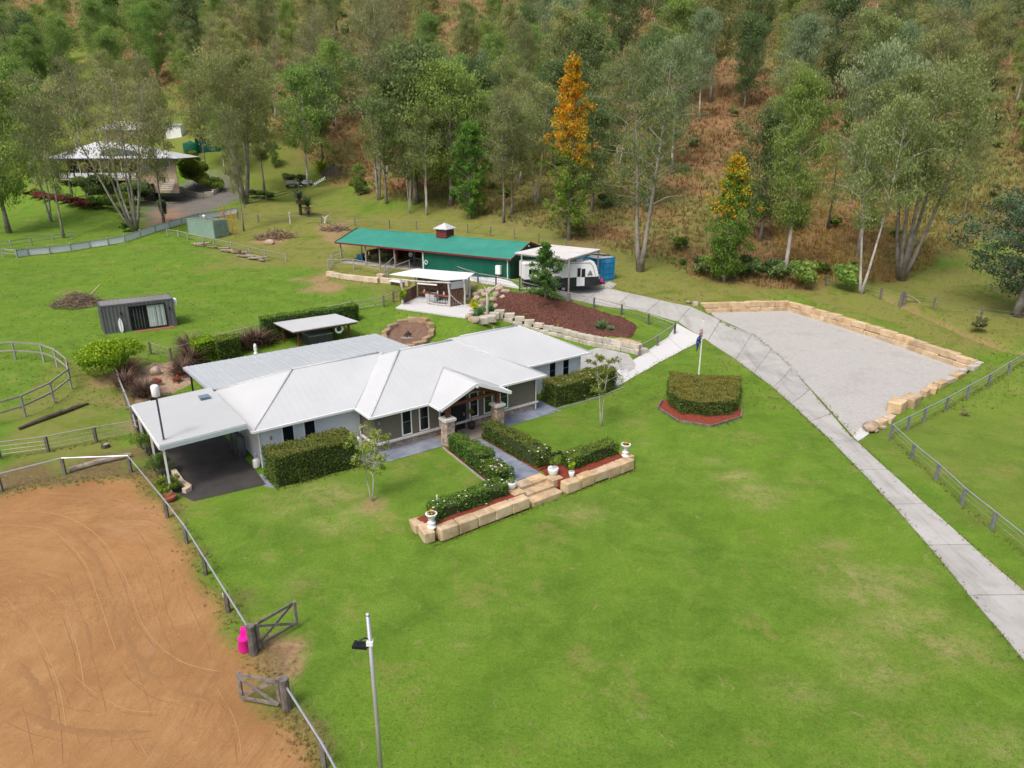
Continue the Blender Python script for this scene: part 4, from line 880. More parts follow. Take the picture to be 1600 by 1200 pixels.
MB().bar(hp(20.0,-2.62,.03), hp(24.0,-2.62,.03), .06, .12).obj('board', mPaleRail, te); MB().bar(hp(24.02,-2.62,.03), hp(27.2,-2.2,.03), .06, .12).obj('board', mPaleRail, te)
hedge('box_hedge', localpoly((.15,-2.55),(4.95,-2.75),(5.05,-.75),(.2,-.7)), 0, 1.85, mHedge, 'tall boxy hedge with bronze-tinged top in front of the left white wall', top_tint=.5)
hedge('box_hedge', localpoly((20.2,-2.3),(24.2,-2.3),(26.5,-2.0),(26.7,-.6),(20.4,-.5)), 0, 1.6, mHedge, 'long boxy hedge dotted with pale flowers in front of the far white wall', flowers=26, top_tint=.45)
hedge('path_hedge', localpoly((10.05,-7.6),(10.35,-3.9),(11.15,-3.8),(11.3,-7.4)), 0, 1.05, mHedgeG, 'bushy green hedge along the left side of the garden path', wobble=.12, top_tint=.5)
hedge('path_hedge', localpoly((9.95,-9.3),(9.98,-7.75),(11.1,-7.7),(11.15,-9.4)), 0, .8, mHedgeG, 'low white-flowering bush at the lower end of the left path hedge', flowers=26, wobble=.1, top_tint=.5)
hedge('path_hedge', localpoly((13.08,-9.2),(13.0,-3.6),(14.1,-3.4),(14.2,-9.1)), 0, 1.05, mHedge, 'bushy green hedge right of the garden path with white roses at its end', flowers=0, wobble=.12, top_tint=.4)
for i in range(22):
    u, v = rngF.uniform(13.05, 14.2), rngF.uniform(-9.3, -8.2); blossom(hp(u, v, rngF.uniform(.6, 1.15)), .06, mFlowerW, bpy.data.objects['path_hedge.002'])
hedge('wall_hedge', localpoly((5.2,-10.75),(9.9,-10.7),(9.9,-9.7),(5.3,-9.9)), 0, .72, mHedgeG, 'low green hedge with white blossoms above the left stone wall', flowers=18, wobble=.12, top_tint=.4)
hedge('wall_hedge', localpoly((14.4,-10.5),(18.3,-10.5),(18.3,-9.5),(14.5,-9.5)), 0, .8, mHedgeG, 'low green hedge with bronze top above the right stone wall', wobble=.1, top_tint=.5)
tag(bpy.data.objects['wall_hedge'], None)
# curved hedge by the flag: a crescent
ca_ = at(1098, 612); fp = ats((1043,634),(1064,648),(1100,652),(1140,650),(1152,640)); bp = [np.array([p[0], p[1]]) for p in (at(1156,608), at(1135,606), at(1100,606), at(1068,603), at(1045,600))]
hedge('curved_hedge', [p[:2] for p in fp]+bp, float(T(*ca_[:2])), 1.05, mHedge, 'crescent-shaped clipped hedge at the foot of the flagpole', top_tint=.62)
def urn(u, v, z, label):
    t_ = thing('garden_urn', label, 'urn', hp(u, v, z), 'white urns at the ends of the stone wall'); c = hp(u, v, z)
    MB().lathe([(r*.84, h*.86) for r, h in ((.26,0),(.26,.09),(.2,.11),(.17,.2),(.24,.3),(.24,.36),(.13,.42),(.12,.5),(.2,.55))], c, 14).obj('pedestal', mWhiteP, t_, True)
    MB().lathe([(r*.84, h*.86) for r, h in ((.08,.55),(.12,.6),(.27,.72),(.33,.86),(.36,.88),(.35,.92),(.29,.92),(.26,.86))], c, 14).obj('bowl', mWhiteP, t_, True)
    link('leaves', blades_mesh(3, 40, .2, .05, mHedgeG, 1., .5), t_, (c[0], c[1], z+.74))
    for k in range(12): a = k*2.4; r = .04+.016*k; blossom((c[0]+r*math.cos(a), c[1]+r*math.sin(a), z+.85+random.uniform(-.03, .05)), .055, (mFlowerY, mFlowerO, mFlowerR)[k % 3], t_)
urn(4.85, -11.15, .05, 'white pedestal urn of bright flowers at the left end of the stone wall'); urn(18.35, -11.0, .05, 'white pedestal urn of bright flowers at the right end of the stone wall')
def pot(p, h, r, label, m=mWhitePot, plant='agave', name='plant_pot', lm=None):
    t_ = thing(name, label, 'plant pot', p); MB().lathe([(r*.62,0),(r*.85,h*.3),(r,h*.75),(r*.97,h),(r*.86,h),(r*.84,h*.88)], p, 16).obj('pot', m, t_, True)
    MB().lathe([(r*.83,h*.86),(.001,h*.88)], p, 14, False).obj('soil', mSoil, t_)
    q = (p[0], p[1], p[2]+h*.88); lm = lm or mHedgeG
    if plant == 'agave': link('leaves', blades_mesh(8, 26, .34, .07, lm, 1., .2), t_, q)
    elif plant == 'bush': link('leaves', shrub_mesh(5, .7, .5, lm, 300, .11, .05), t_, q)
    elif plant == 'stick': MB().tube([q, (q[0]+.04, q[1], q[2]+.9)], .018, 5).obj('stem', mDeadWood, t_); link('leaves', shrub_mesh(9, .5, .45, lm, 120, .14, .05), t_, (q[0], q[1], q[2]+.5))
    return t_
pot(hp(10.42, -10.2, .04), .42, .3, 'white round pot with a small succulent left of the stone steps'); pot(hp(13.3, -10.3, .04), .45, .31, 'white round pot with leafy green plant right of the stone steps', plant='bush')
t_ = pot(hp(13.95, -11.15, .06), .34, .17, 'small white pot with yellow flowers on the stone wall right of the steps', plant='bush', lm=mLime)
for k in range(7): blossom(tuple(np.array(hp(13.95,-11.15,.75))+rngF.normal(0,.12,3)), .055, mFlowerY, t_)
pot(hp(13.3, -1.95, .04), .45, .26, 'dark brown pot with a spindly plant beside the front door', mat('dark_brown_pot', [(.035,.022,.02),(.06,.04,.035)], 3, .5), 'stick'); pot(hp(11.75, -2.2, .04), .42, .24, 'dark pot with leafy plant behind the left porch pier', mDark, 'bush')
t_ = thing('rose_standard', 'dark spindly rose standards staked in red mulch right of the steps', 'rose bush', hp(14.0, -9.7, .02))
for du in (-.18, .22): MB().tube([hp(14+du,-9.7,0), hp(14+du,-9.72,.95)], .018, 5).obj('stem', mDark, t_); link('leaves', shrub_mesh(4, .45, .5, leafmat('black_green_leaf', [(.012,.016,.01),(.03,.035,.018)], .1), 110, .1, .05), t_, hp(14+du,-9.72,.7))
t_ = thing('rose_bush', 'small white-flowering rose bush behind the pot of yellow flowers', 'rose bush', hp(14.55, -10.25, .02)); link('leaves', shrub_mesh(6, .9, .8, mHedgeG, 420, .1, .055), t_, hp(14.55,-10.25,.02))
for k in range(12): blossom(tuple(np.array(hp(14.55,-10.25,.7))+rngF.normal(0,.2,3)), .06, mFlowerW, t_)
t_ = thing('marker_stake', 'short pale stake standing in the left wall hedge', 'stake', hp(5.9, -10.0, .0)); MB().tube([hp(5.9,-9.95,0), hp(5.9,-9.95,.98)], .04, 8).obj('stake_body', mWhiteP, t_)
t_ = thing('air_conditioner', 'white air conditioner unit on the paving beside the left hedge', 'air conditioner', hp(5.9, -.2, .03)); b_ = MB(); hbox(b_, 5.45, 6.25, -.25, .1, .06, .62); b_.obj('cabinet', mWhiteP, t_); MB().lathe([(.2,0),(.2,.02)], (0,0,0), 16).obj('fan_grille', mDark, t_).matrix_basis = Matrix.Translation(Vector(hp(5.85,-.27,.34))-Vector(WL[t_.name])) @ Matrix.Rotation(HA, 4, 'Z') @ Matrix.Rotation(math.pi/2, 4, 'X')
shrub('round_shrub', hp(25.7, .6, 0), 1.3, 1.0, mHedgeG, 'small round green shrub at the far right corner of the house', 3, 900, .12, .07)
# saplings
tree_kind('sapling', leafmat('sapling_leaf', [(.14,.21,.03),(.22,.30,.05),(.30,.37,.075),(.36,.42,.10)], .1), mBarkPale, seed=21, h=4.2, tr=.05, base=.38, cw=2.1, nb=24, nl=1900, ll=.17, lw=.05, shape='top', droop=.5, stems=3, spread=.13, rc=.24, clump=3, up=.7)
tree('sapling', at(581, 783), 4.3, 'young three-stemmed sapling with pale lime leaves on the lawn before the house', .4, 'sapling')
tree_kind('sapling2', leafmat('sapling_leaf2', [(.10,.17,.02),(.17,.25,.035),(.24,.31,.05)], .1), mBarkPale, seed=5, h=5.2, tr=.055, base=.42, cw=2.3, nb=16, nl=900, ll=.26, lw=.07, shape='top', droop=.2, stems=2, spread=.09, rc=.26, clump=2, up=.7)
tree('sapling2', at(939, 666), 5.2, 'slender young tree with sparse tufted leaves right of the front garden', 1.3, 'sapling')
# flagpole
fb = at(1090, 604); t_ = thing('flagpole', 'tall white flagpole on the lawn beside the curved hedge', 'flagpole', tuple(fb)); fh = htop(fb, 503)
MB().tube([fb, fb+np.array([0,0,fh])], [.06,.035], 8).obj('pole', mWhiteP, t_); MB().lathe([(.01,0),(.07,.06),(.01,.13)], fb+np.array([0,0,fh]), 8).obj('finial', mWhiteP, t_)
MB().lathe([(.14,0),(.14,.08),(.07,.12)], fb, 10).obj('base_plate', mConc, t_)
fm = bpy.data.materials.new('flag_cloth'); fm.use_nodes = True; t = fm.node_tree; b = t.nodes['Principled BSDF']; uvn = nn(t, 'ShaderNodeAttribute', attribute_name='fu'); uvm = nn(t, 'ShaderNodeAttribute', attribute_name='fv')
U_, V_ = uvn.outputs['Fac'], uvm.outputs['Fac']
def band(x, c_, w): return mathn(t, 'LESS_THAN', mathn(t, 'ABSOLUTE', mathn(t, 'SUBTRACT', x, c_)), w)
cu, cv_ = mathn(t, 'SUBTRACT', mathn(t, 'MULTIPLY', U_, 2.), .5), mathn(t, 'SUBTRACT', mathn(t, 'MULTIPLY', V_, 2.), 1.5)
d1, d2 = mathn(t, 'SUBTRACT', cu, cv_), mathn(t, 'ADD', cu, cv_)
wh = mathn(t, 'MAXIMUM', mathn(t, 'MAXIMUM', band(cu, 0, .10), band(cv_, 0, .17)), mathn(t, 'MAXIMUM', band(d1, 0, .12), band(d2, 0, .12)))
rd = mathn(t, 'MAXIMUM', mathn(t, 'MAXIMUM', band(cu, 0, .055), band(cv_, 0, .10)), mathn(t, 'MAXIMUM', band(d1, 0, .04), band(d2, 0, .04)))
can = mathn(t, 'MULTIPLY', mathn(t, 'LESS_THAN', U_, .5), mathn(t, 'GREATER_THAN', V_, .5))
col = mixc(t, mathn(t, 'MULTIPLY', can, wh), (.008,.02,.16), (.75,.75,.75)); col = mixc(t, mathn(t, 'MULTIPLY', can, rd), col, (.5,.02,.03))
for (su, sv, sr) in ((.25,.25,.075), (.75,.84,.04), (.75,.17,.04), (.64,.57,.04), (.86,.62,.04), (.80,.45,.025)):
    du_, dv_ = mathn(t, 'MULTIPLY', mathn(t, 'SUBTRACT', U_, su), 2.), mathn(t, 'SUBTRACT', V_, sv)
    an_ = mathn(t, 'ARCTAN2', dv_, du_); r_ = mathn(t, 'SQRT', mathn(t, 'ADD', mathn(t, 'MULTIPLY', du_, du_), mathn(t, 'MULTIPLY', dv_, dv_)))
    lim = mathn(t, 'MULTIPLY_ADD', mathn(t, 'COSINE', mathn(t, 'MULTIPLY', an_, 7.)), sr*.35, sr)
    col = mixc(t, mathn(t, 'LESS_THAN', r_, lim), col, (.78,.78,.78))
t.links.new(col, b.inputs['Base Color']); b.inputs['Roughness'].default_value = .8
nu, nv = 22, 12; V = []; fu = []; fv = []
for j in range(nv+1):
    for i in range(nu+1):
        u, v = i/nu, j/nv; hang = 1-math.exp(-u*3.2)      # a limp flag: the free end hangs down in folds
        x = -.04-.30*u**1.5-.04*math.sin(v*6+u*3); z = fh-.35-(1-v)*.95-1.05*u*hang; y = .13*math.sin(u*13+v*2.0)*min(1, u*4)
        V.append((x, y, z)); fu.append(u); fv.append(v)
F = [(j*(nu+1)+i, j*(nu+1)+i+1, (j+1)*(nu+1)+i+1, (j+1)*(nu+1)+i) for j in range(nv) for i in range(nu)]
fo = thing('flag', 'limp dark blue flag with white star hanging from the flagpole', 'flag', tuple(fb)); o = link('flag_cloth', npmesh('flag_cloth', np.array(V), np.array(F), fm, dict(fu=np.array(fu), fv=np.array(fv)), True), fo)
sm = o.modifiers.new('thick', 'SOLIDIFY'); sm.thickness = .008
# light pole on the front lawn
lb = at(600, 1262); t_ = thing('light_pole', 'tall galvanised light pole on the front lawn near the open gate', 'light pole', tuple(lb)); lh = htop(lb, 962)
lt = lb+np.array([-.02, 0, lh]); MB().tube([lb, lb+np.array([0,0,lh*.45]), lt], [.07,.06,.055], 10).obj('pole', mPipe, t_, True); MB().lathe([(.06,0),(.06,.06),(.03,.08)], lt, 10).obj('pole_cap', mPipe, t_)
zf = htop(lb, 1004); fp_ = lb+np.array([-.02,0,zf])
MB().tube([fp_+np.array([.0,-.02,.12]), fp_+np.array([-.12,-.06,.2]), fp_+np.array([-.28,-.1,.12]), fp_+np.array([-.33,-.1,-.0])], .022, 6).obj('bracket', mDark, t_)
fl_ = MB(); fl_.slab([fp_+np.array(q) for q in ((-.44,-.20,.05),(-.09,-.09,-.08),(-.04,.08,-.05),(-.39,-.02,.10))], .09); fl_.obj('floodlight', mDark, t_); MB().box(tuple(fp_), (.17,.17,.12)).obj('clamp', mWhiteP, t_)
# ------------------------------------------------------------------ arena fence, gates
def post_obj(parent, b, h, w, m=mPost, name='post', rz=0., cap=False, round_=False):
    mb = MB()
    if round_: mb.tube([np.array(b)-[0,0,.2], np.array(b)+[0,0,h]], w/2, 9)
    else: mb.box((b[0], b[1], b[2]+h/2-.1), (w, w, h+.2), rz)
    return mb.obj(name, m, parent, smooth=False)
def fence(name, label, posts, h, w=.12, pm=mPost, rails=(), rm=mPipe, rr=.03, rect=None, wires=(), cat='fence', group=None, closed=False, mesh=None, rz=0., round_=False, skip=()):
    """posts: ground points; rails / wires: heights"""
    f = thing(name, label, cat, tuple(posts[0]), group); P_ = [np.array(p) for p in posts]
    for i, p in enumerate(P_):
        if i not in skip: post_obj(f, p, h, w, pm, rz=rz, round_=round_)
    for z in rails:
        for i in range(len(P_)-1+(1 if closed else 0)):
            a, b_ = P_[i]+[0,0,z], P_[(i+1) % len(P_)]+[0,0,z]
            if rect: MB().bar(a, b_, rect[0], rect[1]).obj('rail', rm, f)
            else: MB().tube([a, b_], rr, 6).obj('rail', rm, f)
    for z in wires:
        MB().tube([p+np.array([0,0,z]) for p in P_], .011, 4).obj('wire', mWire, f)
    if mesh:
        mb = MB()
        for i in range(len(P_)-1):
            a, b_ = P_[i], P_[i+1]; n = max(2, int(np.linalg.norm(b_-a)/.3))
            for k in range(1, n): q = a+(b_-a)*k/n; mb.bar(q+[0,0,.08], q+[0,0,mesh], .006)
            for k in range(1, 4): mb.bar(a+[0,0,mesh*k/4], b_+[0,0,mesh*k/4], .006)
        mb.obj('wire_netting', mWire, f, kind='stuff')
    return f
fa_ = fence('pipe_rail_fence', 'galvanised pipe rail on dark timber posts along the right side of the sand arena', ats((205,738),(262,809),(292,849),(322,898),(357,956),(397,1022)), 1.0, .14, rails=(1.02,), rr=.038, skip=(5,))
tg = at(357,956); tb_ = MB(); tb_.box((tg[0]-.09, tg[1]-.06, tg[2]+.86), (.02,.10,.16), .6); tb_.obj('tag_plate', mWhiteP, fa_)
fence('pipe_rail_fence', 'galvanised pipe rail on dark timber posts along the back of the sand arena', ats((-60,780),(3,768),(102,742),(205,738)), 1.05, .14, rails=(1.05,), rr=.038, skip=(3,))
fence('pipe_rail_fence', 'short run of pipe rail fence below the lower open gate', ats((451,1108),(507,1199),(560,1300)), 1.0, .14, rails=(1.0,), rr=.038, skip=(0,))
mGate = mat('grey_gate_timber', [(.11,.095,.082),(.19,.17,.15),(.26,.24,.215)], 4, .9, .4, 18, rnd=.35)
def gate(hinge_px, top_h, out_px, label, flip=False):
    hg, ou = at(*hinge_px), at(*out_px); ou[2] = hg[2]+.12; d = (ou-hg); d[2] = 0; L = np.linalg.norm(d); d /= L
    t_ = thing('timber_gate', label, 'gate', tuple(hg), 'open timber gates of the sand arena'); gp = thing('gate_post', 'thick dark post carrying the '+label.split(',')[0], 'post', tuple(hg))
    MB().tube([hg-np.array([0,0,.3]), hg+np.array([0,0,1.32])], .17, 10).obj('post_body', mPost, gp)
    A0 = hg+d*.26; A1 = hg+d*(L+.05); z0, z1 = .2, 1.18; side = np.array([-d[1], d[0], 0])*.05
    for q in (A0, A1): MB().bar(q+[0,0,z0-.06], q+[0,0,z1+.08], .12, .07, up=tuple(side)).obj('stile', mGate, t_)
    for z in (z0, z1): MB().bar(A0+[0,0,z]+side, A1+[0,0,z]+side, .05, .12).obj('rail', mGate, t_)
    MB().bar(A0+[0,0,z0+.03]+side*1.9, A1+[0,0,z1-.03]+side*1.9, .04, .11).obj('brace', mGate, t_); MB().bar(A0+[0,0,z1-.03]-side*.6, A1+[0,0,z0+.03]-side*.6, .04, .11).obj('brace', mGate, t_)
    MB().tube([A0+[0,0,.35], hg+np.array([0,0,.35])], .02, 5).obj('hinge', mPipe, t_); MB().tube([A0+[0,0,1.05], hg+np.array([0,0,1.05])], .02, 5).obj('hinge', mPipe, t_)
gate((397,1022), 1.3, (463,982), 'upper timber gate swung open over the lawn, cross-braced'); gate((449,1108), 1.3, (381,1096), 'lower timber gate swung open over the sand, cross-braced')
pk = at(385, 1013); t_ = thing('mounting_block', 'bright pink plastic mounting step beside the upper gate post', 'mounting block', tuple(pk)); mPink = mat('hot_pink_plastic', [(.72,.012,.30),(.80,.02,.36)], 2, .35)
MB().lathe([(.30,0),(.31,.03),(.25,.48),(.27,.50),(.24,.53)], pk, 16).obj('tub', mPink, t_, True); b_ = MB(); b_.slab([pk+np.array(q) for q in ((-.16,.02,.82),(.16,.02,.82),(.20,.26,.82),(-.20,.26,.82))], .32); b_.obj('top_step', mPink, t_); MB().lathe([(.24,0),(.24,.02)], pk+np.array([0,-.02,.53]), 16).obj('tread', mPink, t_)
# ------------------------------------------------------------------ left side garden and paddock
mCont = mat('charcoal_container_steel', [(.105,.11,.118),(.14,.147,.155)], .7, .55, stain=((.12,.10,.08), .5, 1.2))
def container(name, label, cat, A, B, depth, h, m, side='front', cutout=None, doors=None, roofm=None, cor=.30, z=None):
    """A,B: ground xy of the front long side's ends (left, right); depth goes away behind; corrugated walls"""
    A, B = np.array(A, float)[:2], np.array(B, float)[:2]; L = np.linalg.norm(B-A); e = (B-A)/L; n = np.array([-e[1], e[0]])
    z = float(T(*A)) if z is None else z; root = thing(name, label, cat, (A[0], A[1], z)); W3 = lambda s, d, k: (A[0]+e[0]*s+n[0]*d, A[1]+e[1]*s+n[1]*d, z+k)
    def corr(P0, P1, out, z0, z1, nm):
        P0, P1 = np.array(P0), np.array(P1); Lw = np.linalg.norm(P1-P0); d = (P1-P0)/Lw; o = np.array(out)*.03; k = max(2, int(Lw/cor)); st = Lw/k; pts = []
        for i in range(k): pts += [P0+d*(i*st), P0+d*((i+.35)*st), P0+d*((i+.5)*st)+o, P0+d*((i+.85)*st)+o]
        pts.append(P1); mb = MB(); 
        for i in range(len(pts)-1): mb.add([v3(pts[i], z+z0), v3(pts[i+1], z+z0), v3(pts[i+1], z+z1), v3(pts[i], z+z1)], [(0,1,2,3)])
        return mb.obj(nm, m, root)
    p = lambda s, d: A+e*s+n*d
    if cutout:
        s0, s1, k0, k1 = cutout
        corr(p(.08, .04), p(s0, .04), -n, .12, h-.1, 'wall_panel'); corr(p(s1, .04), p(L-.08, .04), -n, .12, h-.1, 'wall_panel'); corr(p(s0, .04), p(s1, .04), -n, k1, h-.1, 'wall_panel')
    else: corr(p(.08, .04), p(L-.08, .04), -n, .12, h-.1, 'wall_panel')
    corr(p(L-.04, .08), p(L-.04, depth-.08), e, .12, h-.1, 'wall_panel') if doors != 'right' else None
    corr(p(.04, depth-.08), p(.04, .08), -e, .12, h-.1, 'wall_panel') if doors != 'left' else None
    corr(p(L-.08, depth-.04), p(.08, depth-.04), n, .12, h-.1, 'wall_panel')
    fr = MB()
    for s in (.05, L-.05):
        for d in (.05, depth-.05): fr.bar(W3(s, d, 0), W3(s, d, h), .12)
    for d in (.05, depth-.05): fr.bar(W3(0, d, h-.06), W3(L, d, h-.06), .12); fr.bar(W3(0, d, .07), W3(L, d, .07), .12, .14)
    for s in (.05, L-.05): fr.bar(W3(s, 0, h-.065), W3(s, depth, h-.065), .11); fr.bar(W3(s, 0, .075), W3(s, depth, .075), .11, .13)
    fr.obj('frame', m, root)
    rf = MB(); rf.slab([W3(.06,.06,h-.03), W3(L-.06,.06,h-.03), W3(L-.06,depth-.06,h-.03), W3(.06,depth-.06,h-.03)], .05)
    k = int(L/.35)
    for i in range(1, k): rf.bar(W3(i*L/k, .12, h-.015), W3(i*L/k, depth-.12, h-.015), .12, .03)
    rf.obj('roof', roofm or m, root)
    if doors:
        s = L if doors == 'right' else 0; sg = 1 if doors == 'right' else -1
        for j in (0, 1):
            d0, d1 = .12+j*(depth/2-.1), depth/2-.01+j*(depth/2-.11); q = lambda d, k, o: (A[0]+e[0]*(s+sg*o)+n[0]*d, A[1]+e[1]*(s+sg*o)+n[1]*d, z+k)
            db = MB(); db.slab([q(d0,.16,.0), q(d1,.16,.0), q(d1,h-.14,.0), q(d0,h-.14,.0)], .05, tuple(-sg*e)+(0,))
            for kz in (.35, .95, 1.55, 2.1): db.bar(q(d0+.05, kz, .02), q(d1-.05, kz, .02), .05, .10)
            do = db.obj('door', m, root)
            for f in (.35, .72): MB().tube([q(d0+(d1-d0)*f, .12, .07), q(d0+(d1-d0)*f, h-.1, .07)], .02, 6).obj('lock_rod', m, do)
    return root, W3, L
cA = PX(164, 523, 1.5); cB = PX(277, 508.5, 1.5); root, W3, L = container('container_cabin', 'dark grey shipping container turned into a cabin with sliding glass door, on the left paddock', 'container cabin', cA, cB, 2.44, 2.6, mCont, cutout=(2.2, 5.15, .12, 2.28), doors='left', z=float(T(*cA[:2]))-.03, roofm=mat('dusty_grey_roof', [(.17,.165,.16),(.24,.235,.225)], .6, .6))
dm = mat('black_aluminium', [(.012,.013,.014),(.02,.021,.022)], 3, .35); f_ = MB()
for s in (2.22, 5.13): f_.bar(W3(s, .0, .12), W3(s, .0, 2.28), .09, .1)
for k in (.16, 2.24): f_.bar(W3(2.2, .0, k), W3(5.15, .0, k), .1, .09)
sd_ = f_.obj('sliding_door_frame', dm, root)
def wpane(W3, s0, s1, k0, k1, d, th, nm, m, par): MB().slab([W3(s0,d,k0), W3(s1,d,k0), W3(s1,d,k1), W3(s0,d,k1)], th, tuple((np.array(W3(0,1,0))-np.array(W3(0,0,0))))).obj(nm, m, par)
wpane(W3, 2.28, 3.62, .2, 2.2, .10, .02, 'pane', mGlass, sd_); wpane(W3, 3.66, 5.08, .2, 2.2, .06, .02, 'pane', mat('curtained_glass', [(.45,.53,.52),(.60,.68,.66)], 1.5, .15), sd_)
for s in (2.55, 2.8, 3.05, 3.3): MB().bar(W3(s, .085, .2), W3(s, .085, 2.2), .12, .02).obj('curtain_fold', mat('grey_curtain', [(.13,.15,.17),(.20,.22,.24)], 2, .9), sd_)
for s in (3.62, 4.35, 4.72): MB().bar(W3(s, .04, .18), W3(s, .04, 2.22), .05, .05).obj('mullion', dm, sd_)
for k in range(7): MB().bar(W3(3.78+k*.19, .05, .22), W3(3.78+k*.19, .05, 2.2), .07, .015).obj('curtain_fold', mCurtain, sd_)
for s in (1.55, 5.5): MB().lathe([(.05,0),(.06,.04),(.06,.26),(.05,.3)], W3(s, -.06, 1.6), 10).obj('wall_light', dm, root)
b_ = MB(); b_.bar(W3(L+.05, .6, 2.15), W3(L+.3, .6, 2.15), .75, .55); b_.obj('air_conditioner', mWhiteP, root)
MB().slab([W3(2.3,-.55,.04), W3(5.6,-.55,.04), W3(5.6,-.06,.04), W3(2.3,-.06,.04)], .1).obj('door_step', mat('red_brown_deck', [(.26,.10,.05),(.36,.15,.08)], 4, .8), root)
sb = thing('surfboard', 'white board leaning upright against the container cabin', 'board', W3(1.35, -.1, 0)); b_ = MB(); pts = [(0,0),(.14,.25),(.18,.7),(.15,1.05),(.03,1.35),(-.03,1.35),(-.15,1.05),(-.18,.7),(-.14,.25)]
b_.slab([W3(1.35+a, -.28+.16*k, k+.02) for a, k in pts], .05, tuple(np.array(W3(0,-1,0))-np.array(W3(0,0,0)))); b_.obj('board_body', mWhiteP, sb); MB().tube([W3(1.35,-.33,.1), W3(1.35,-.15,1.25)], .012, 4).obj('stringer', mRedWood, sb)
def sticks(name, label, p, rx, ry, h, n, m, seed, r=.03, L=1.3, cat='brush pile'):
    R = random.Random(seed); t_ = thing(name, label, cat, tuple(p)); mb = MB()
    for k in range(n):
        a = R.uniform(0, 6.28); q = R.random()**.6; c = np.array([p[0]+rx*q*math.cos(a), p[1]+ry*q*math.sin(a), p[2]+R.random()*h*(1-q*q)+.05]); d = np.array([R.gauss(0,1), R.gauss(0,1), R.gauss(0,.45)]); d = d/np.linalg.norm(d)*L*R.uniform(.4, 1.1)/2
        mb.tube([c-d, c+d+np.array([0,0,R.uniform(-.1,.1)])], [r*R.uniform(.5,1.3), r*.5], 4, False)
    mb.obj('sticks', m, t_, kind='stuff'); return t_
bp_ = sticks('brush_pile', 'heap of dry brown sticks on the grass behind the container cabin', at(122, 476), 2.5, 1.9, 1.2, 520, mDeadWood, 3); c = at(140, 466); MB().tube([c+[0,0,.2], c+[1.0,.6,1.3]], [.09,.06], 7).obj('pale_branch', mat('pale_bare_wood', [(.40,.30,.18),(.5,.4,.27)], 3, .9), bp_)
shrub('round_bush', at(183, 582), 2.9, 6.2, mLime, 'large rounded yellow-green bush before the container cabin', 17, 6500, .22, .13, lumps=14, tl=(.2, .75), shell=.75)
mBronze = leafmat('bronze_strap_leaf', [(.06,.035,.028),(.13,.075,.055),(.20,.13,.09),(.26,.19,.12)], .25)
CB = [blades_mesh(k, 120, 1.35, .05, mBronze, .9, .9, 3, .25) for k in range(3)]
for i, (px, py, s, lb_) in enumerate(((205,590,1.1,'bushy bronze-leaved grass clump at the back of the chip bed by the low grey fence'), (196,606,1.,'bronze-leaved grass clump against the low grey fence'), (222,622,1.05,'bronze grass clump close to the carport roof'), (296,570,1.2,'bronze-brown grass clump under the corner of the patio roof'), (296,553,1.25,'bronze clump just left of the lime hedge'), (386,545,1.15,'bronze clump right of the dark green hedge'), (405,540,1.3,'bronze clump nearest the pergola'), (281,588,1.,'bronze clump on the chips beside the patio roof edge'))):
    p = at(px, py); t_ = thing('cordyline', lb_, 'plant', tuple(p), 'bronze strappy plants behind the house')
    for k in range(3): o = link('leaves', CB[(i+k) % 3], t_, p+np.array([random.uniform(-.4,.4), random.uniform(-.4,.4), k*.25])); o.scale = (s, s, s); o.rotation_euler[2] = k*2
for px, py, lb_ in ((246,602,'low red-leaved plant on the chip bed behind the carport roof'), (277,598,'low red-leaved plant beside the patio roof corner')): shrub('red_plant', at(px, py), .6, 1.0, leafmat('red_leaf', [(.18,.025,.03),(.32,.05,.05),(.4,.1,.08)]), lb_, px, 260, .16, .07)
p = at(243, 586); t_ = thing('garden_boulder', 'single brown boulder on the tan wood chips', 'boulder', tuple(p)); stone('rock', t_, p+[0,0,.3], (.8,.65,.75), .5, 'boulder_body')
hb = H2(2.3, 17.6); 
hedge('lime_hedge', [at(310,570)[:2], at(341,562)[:2], at(341,562)[:2]+HE2*2.1, at(310,570)[:2]+HE2*2.1], float(T(*at(325,566)[:2])), 1.75, mLime, 'clipped lime-green hedge block behind the patio roof', ll=.12, lw=.08, top_tint=.45, cat='hedge')
hedge('green_hedge', [at(343,566)[:2], at(378,556)[:2], at(378,556)[:2]+HE2*1.6, at(343,566)[:2]+HE2*1.6], float(T(*at(360,561)[:2])), 1.75, mHedgeG, 'clipped dark green hedge block beside the lime hedge', ll=.11, lw=.07, top_tint=.55)
p0 = PX(427,504,2.55)[:2]-HE1*.9+HE2*.1; p1 = PX(524,490,2.55)[:2]+HE1*2.4+HE2*.1
hedge('screen_hedge', [p0, p1, p1+HE2*1.0, p0+HE2*1.0], float(T(*((p0+p1)/2)))-.1, 2.15, mHedgeG, 'tall dark green screen hedge behind the pergola', ll=.12, lw=.08, top_tint=.6)
# pergola with spa
gc = [PX(427,504,2.55), PX(458,518.5,2.45), PX(560,502,2.45), PX(524,490,2.55)]; gz = float(T(*((gc[0]+gc[2])/2)[:2])); gm_ = sum(gc)/4
pg = thing('pergola', 'small white flat-roofed pergola on brown posts behind the patio', 'pergola', (gm_[0], gm_[1], gz))
MB().slab([tuple(q) for q in gc], .07).obj('roof', mWhiteRoof, pg)
for i in range(4):
    a, b_ = gc[i], gc[(i+1) % 4]; MB().bar(a+(gm_-a)*.04+[0,0,-.14], b_+(gm_-b_)*.04+[0,0,-.14], .07, .15).obj('beam', mRedWood, pg)
for f, g_ in ((.10,.12), (.10,.88), (.88,.12), (.88,.88)):
    q = (gc[1]*(1-f)+gc[2]*f)*(1-g_)+(gc[0]*(1-f)+gc[3]*f)*g_; MB().box((q[0], q[1], gz+(2.36-gz)/2), (.15,.15,2.36-gz), HA).obj('post', mRedWood, pg)
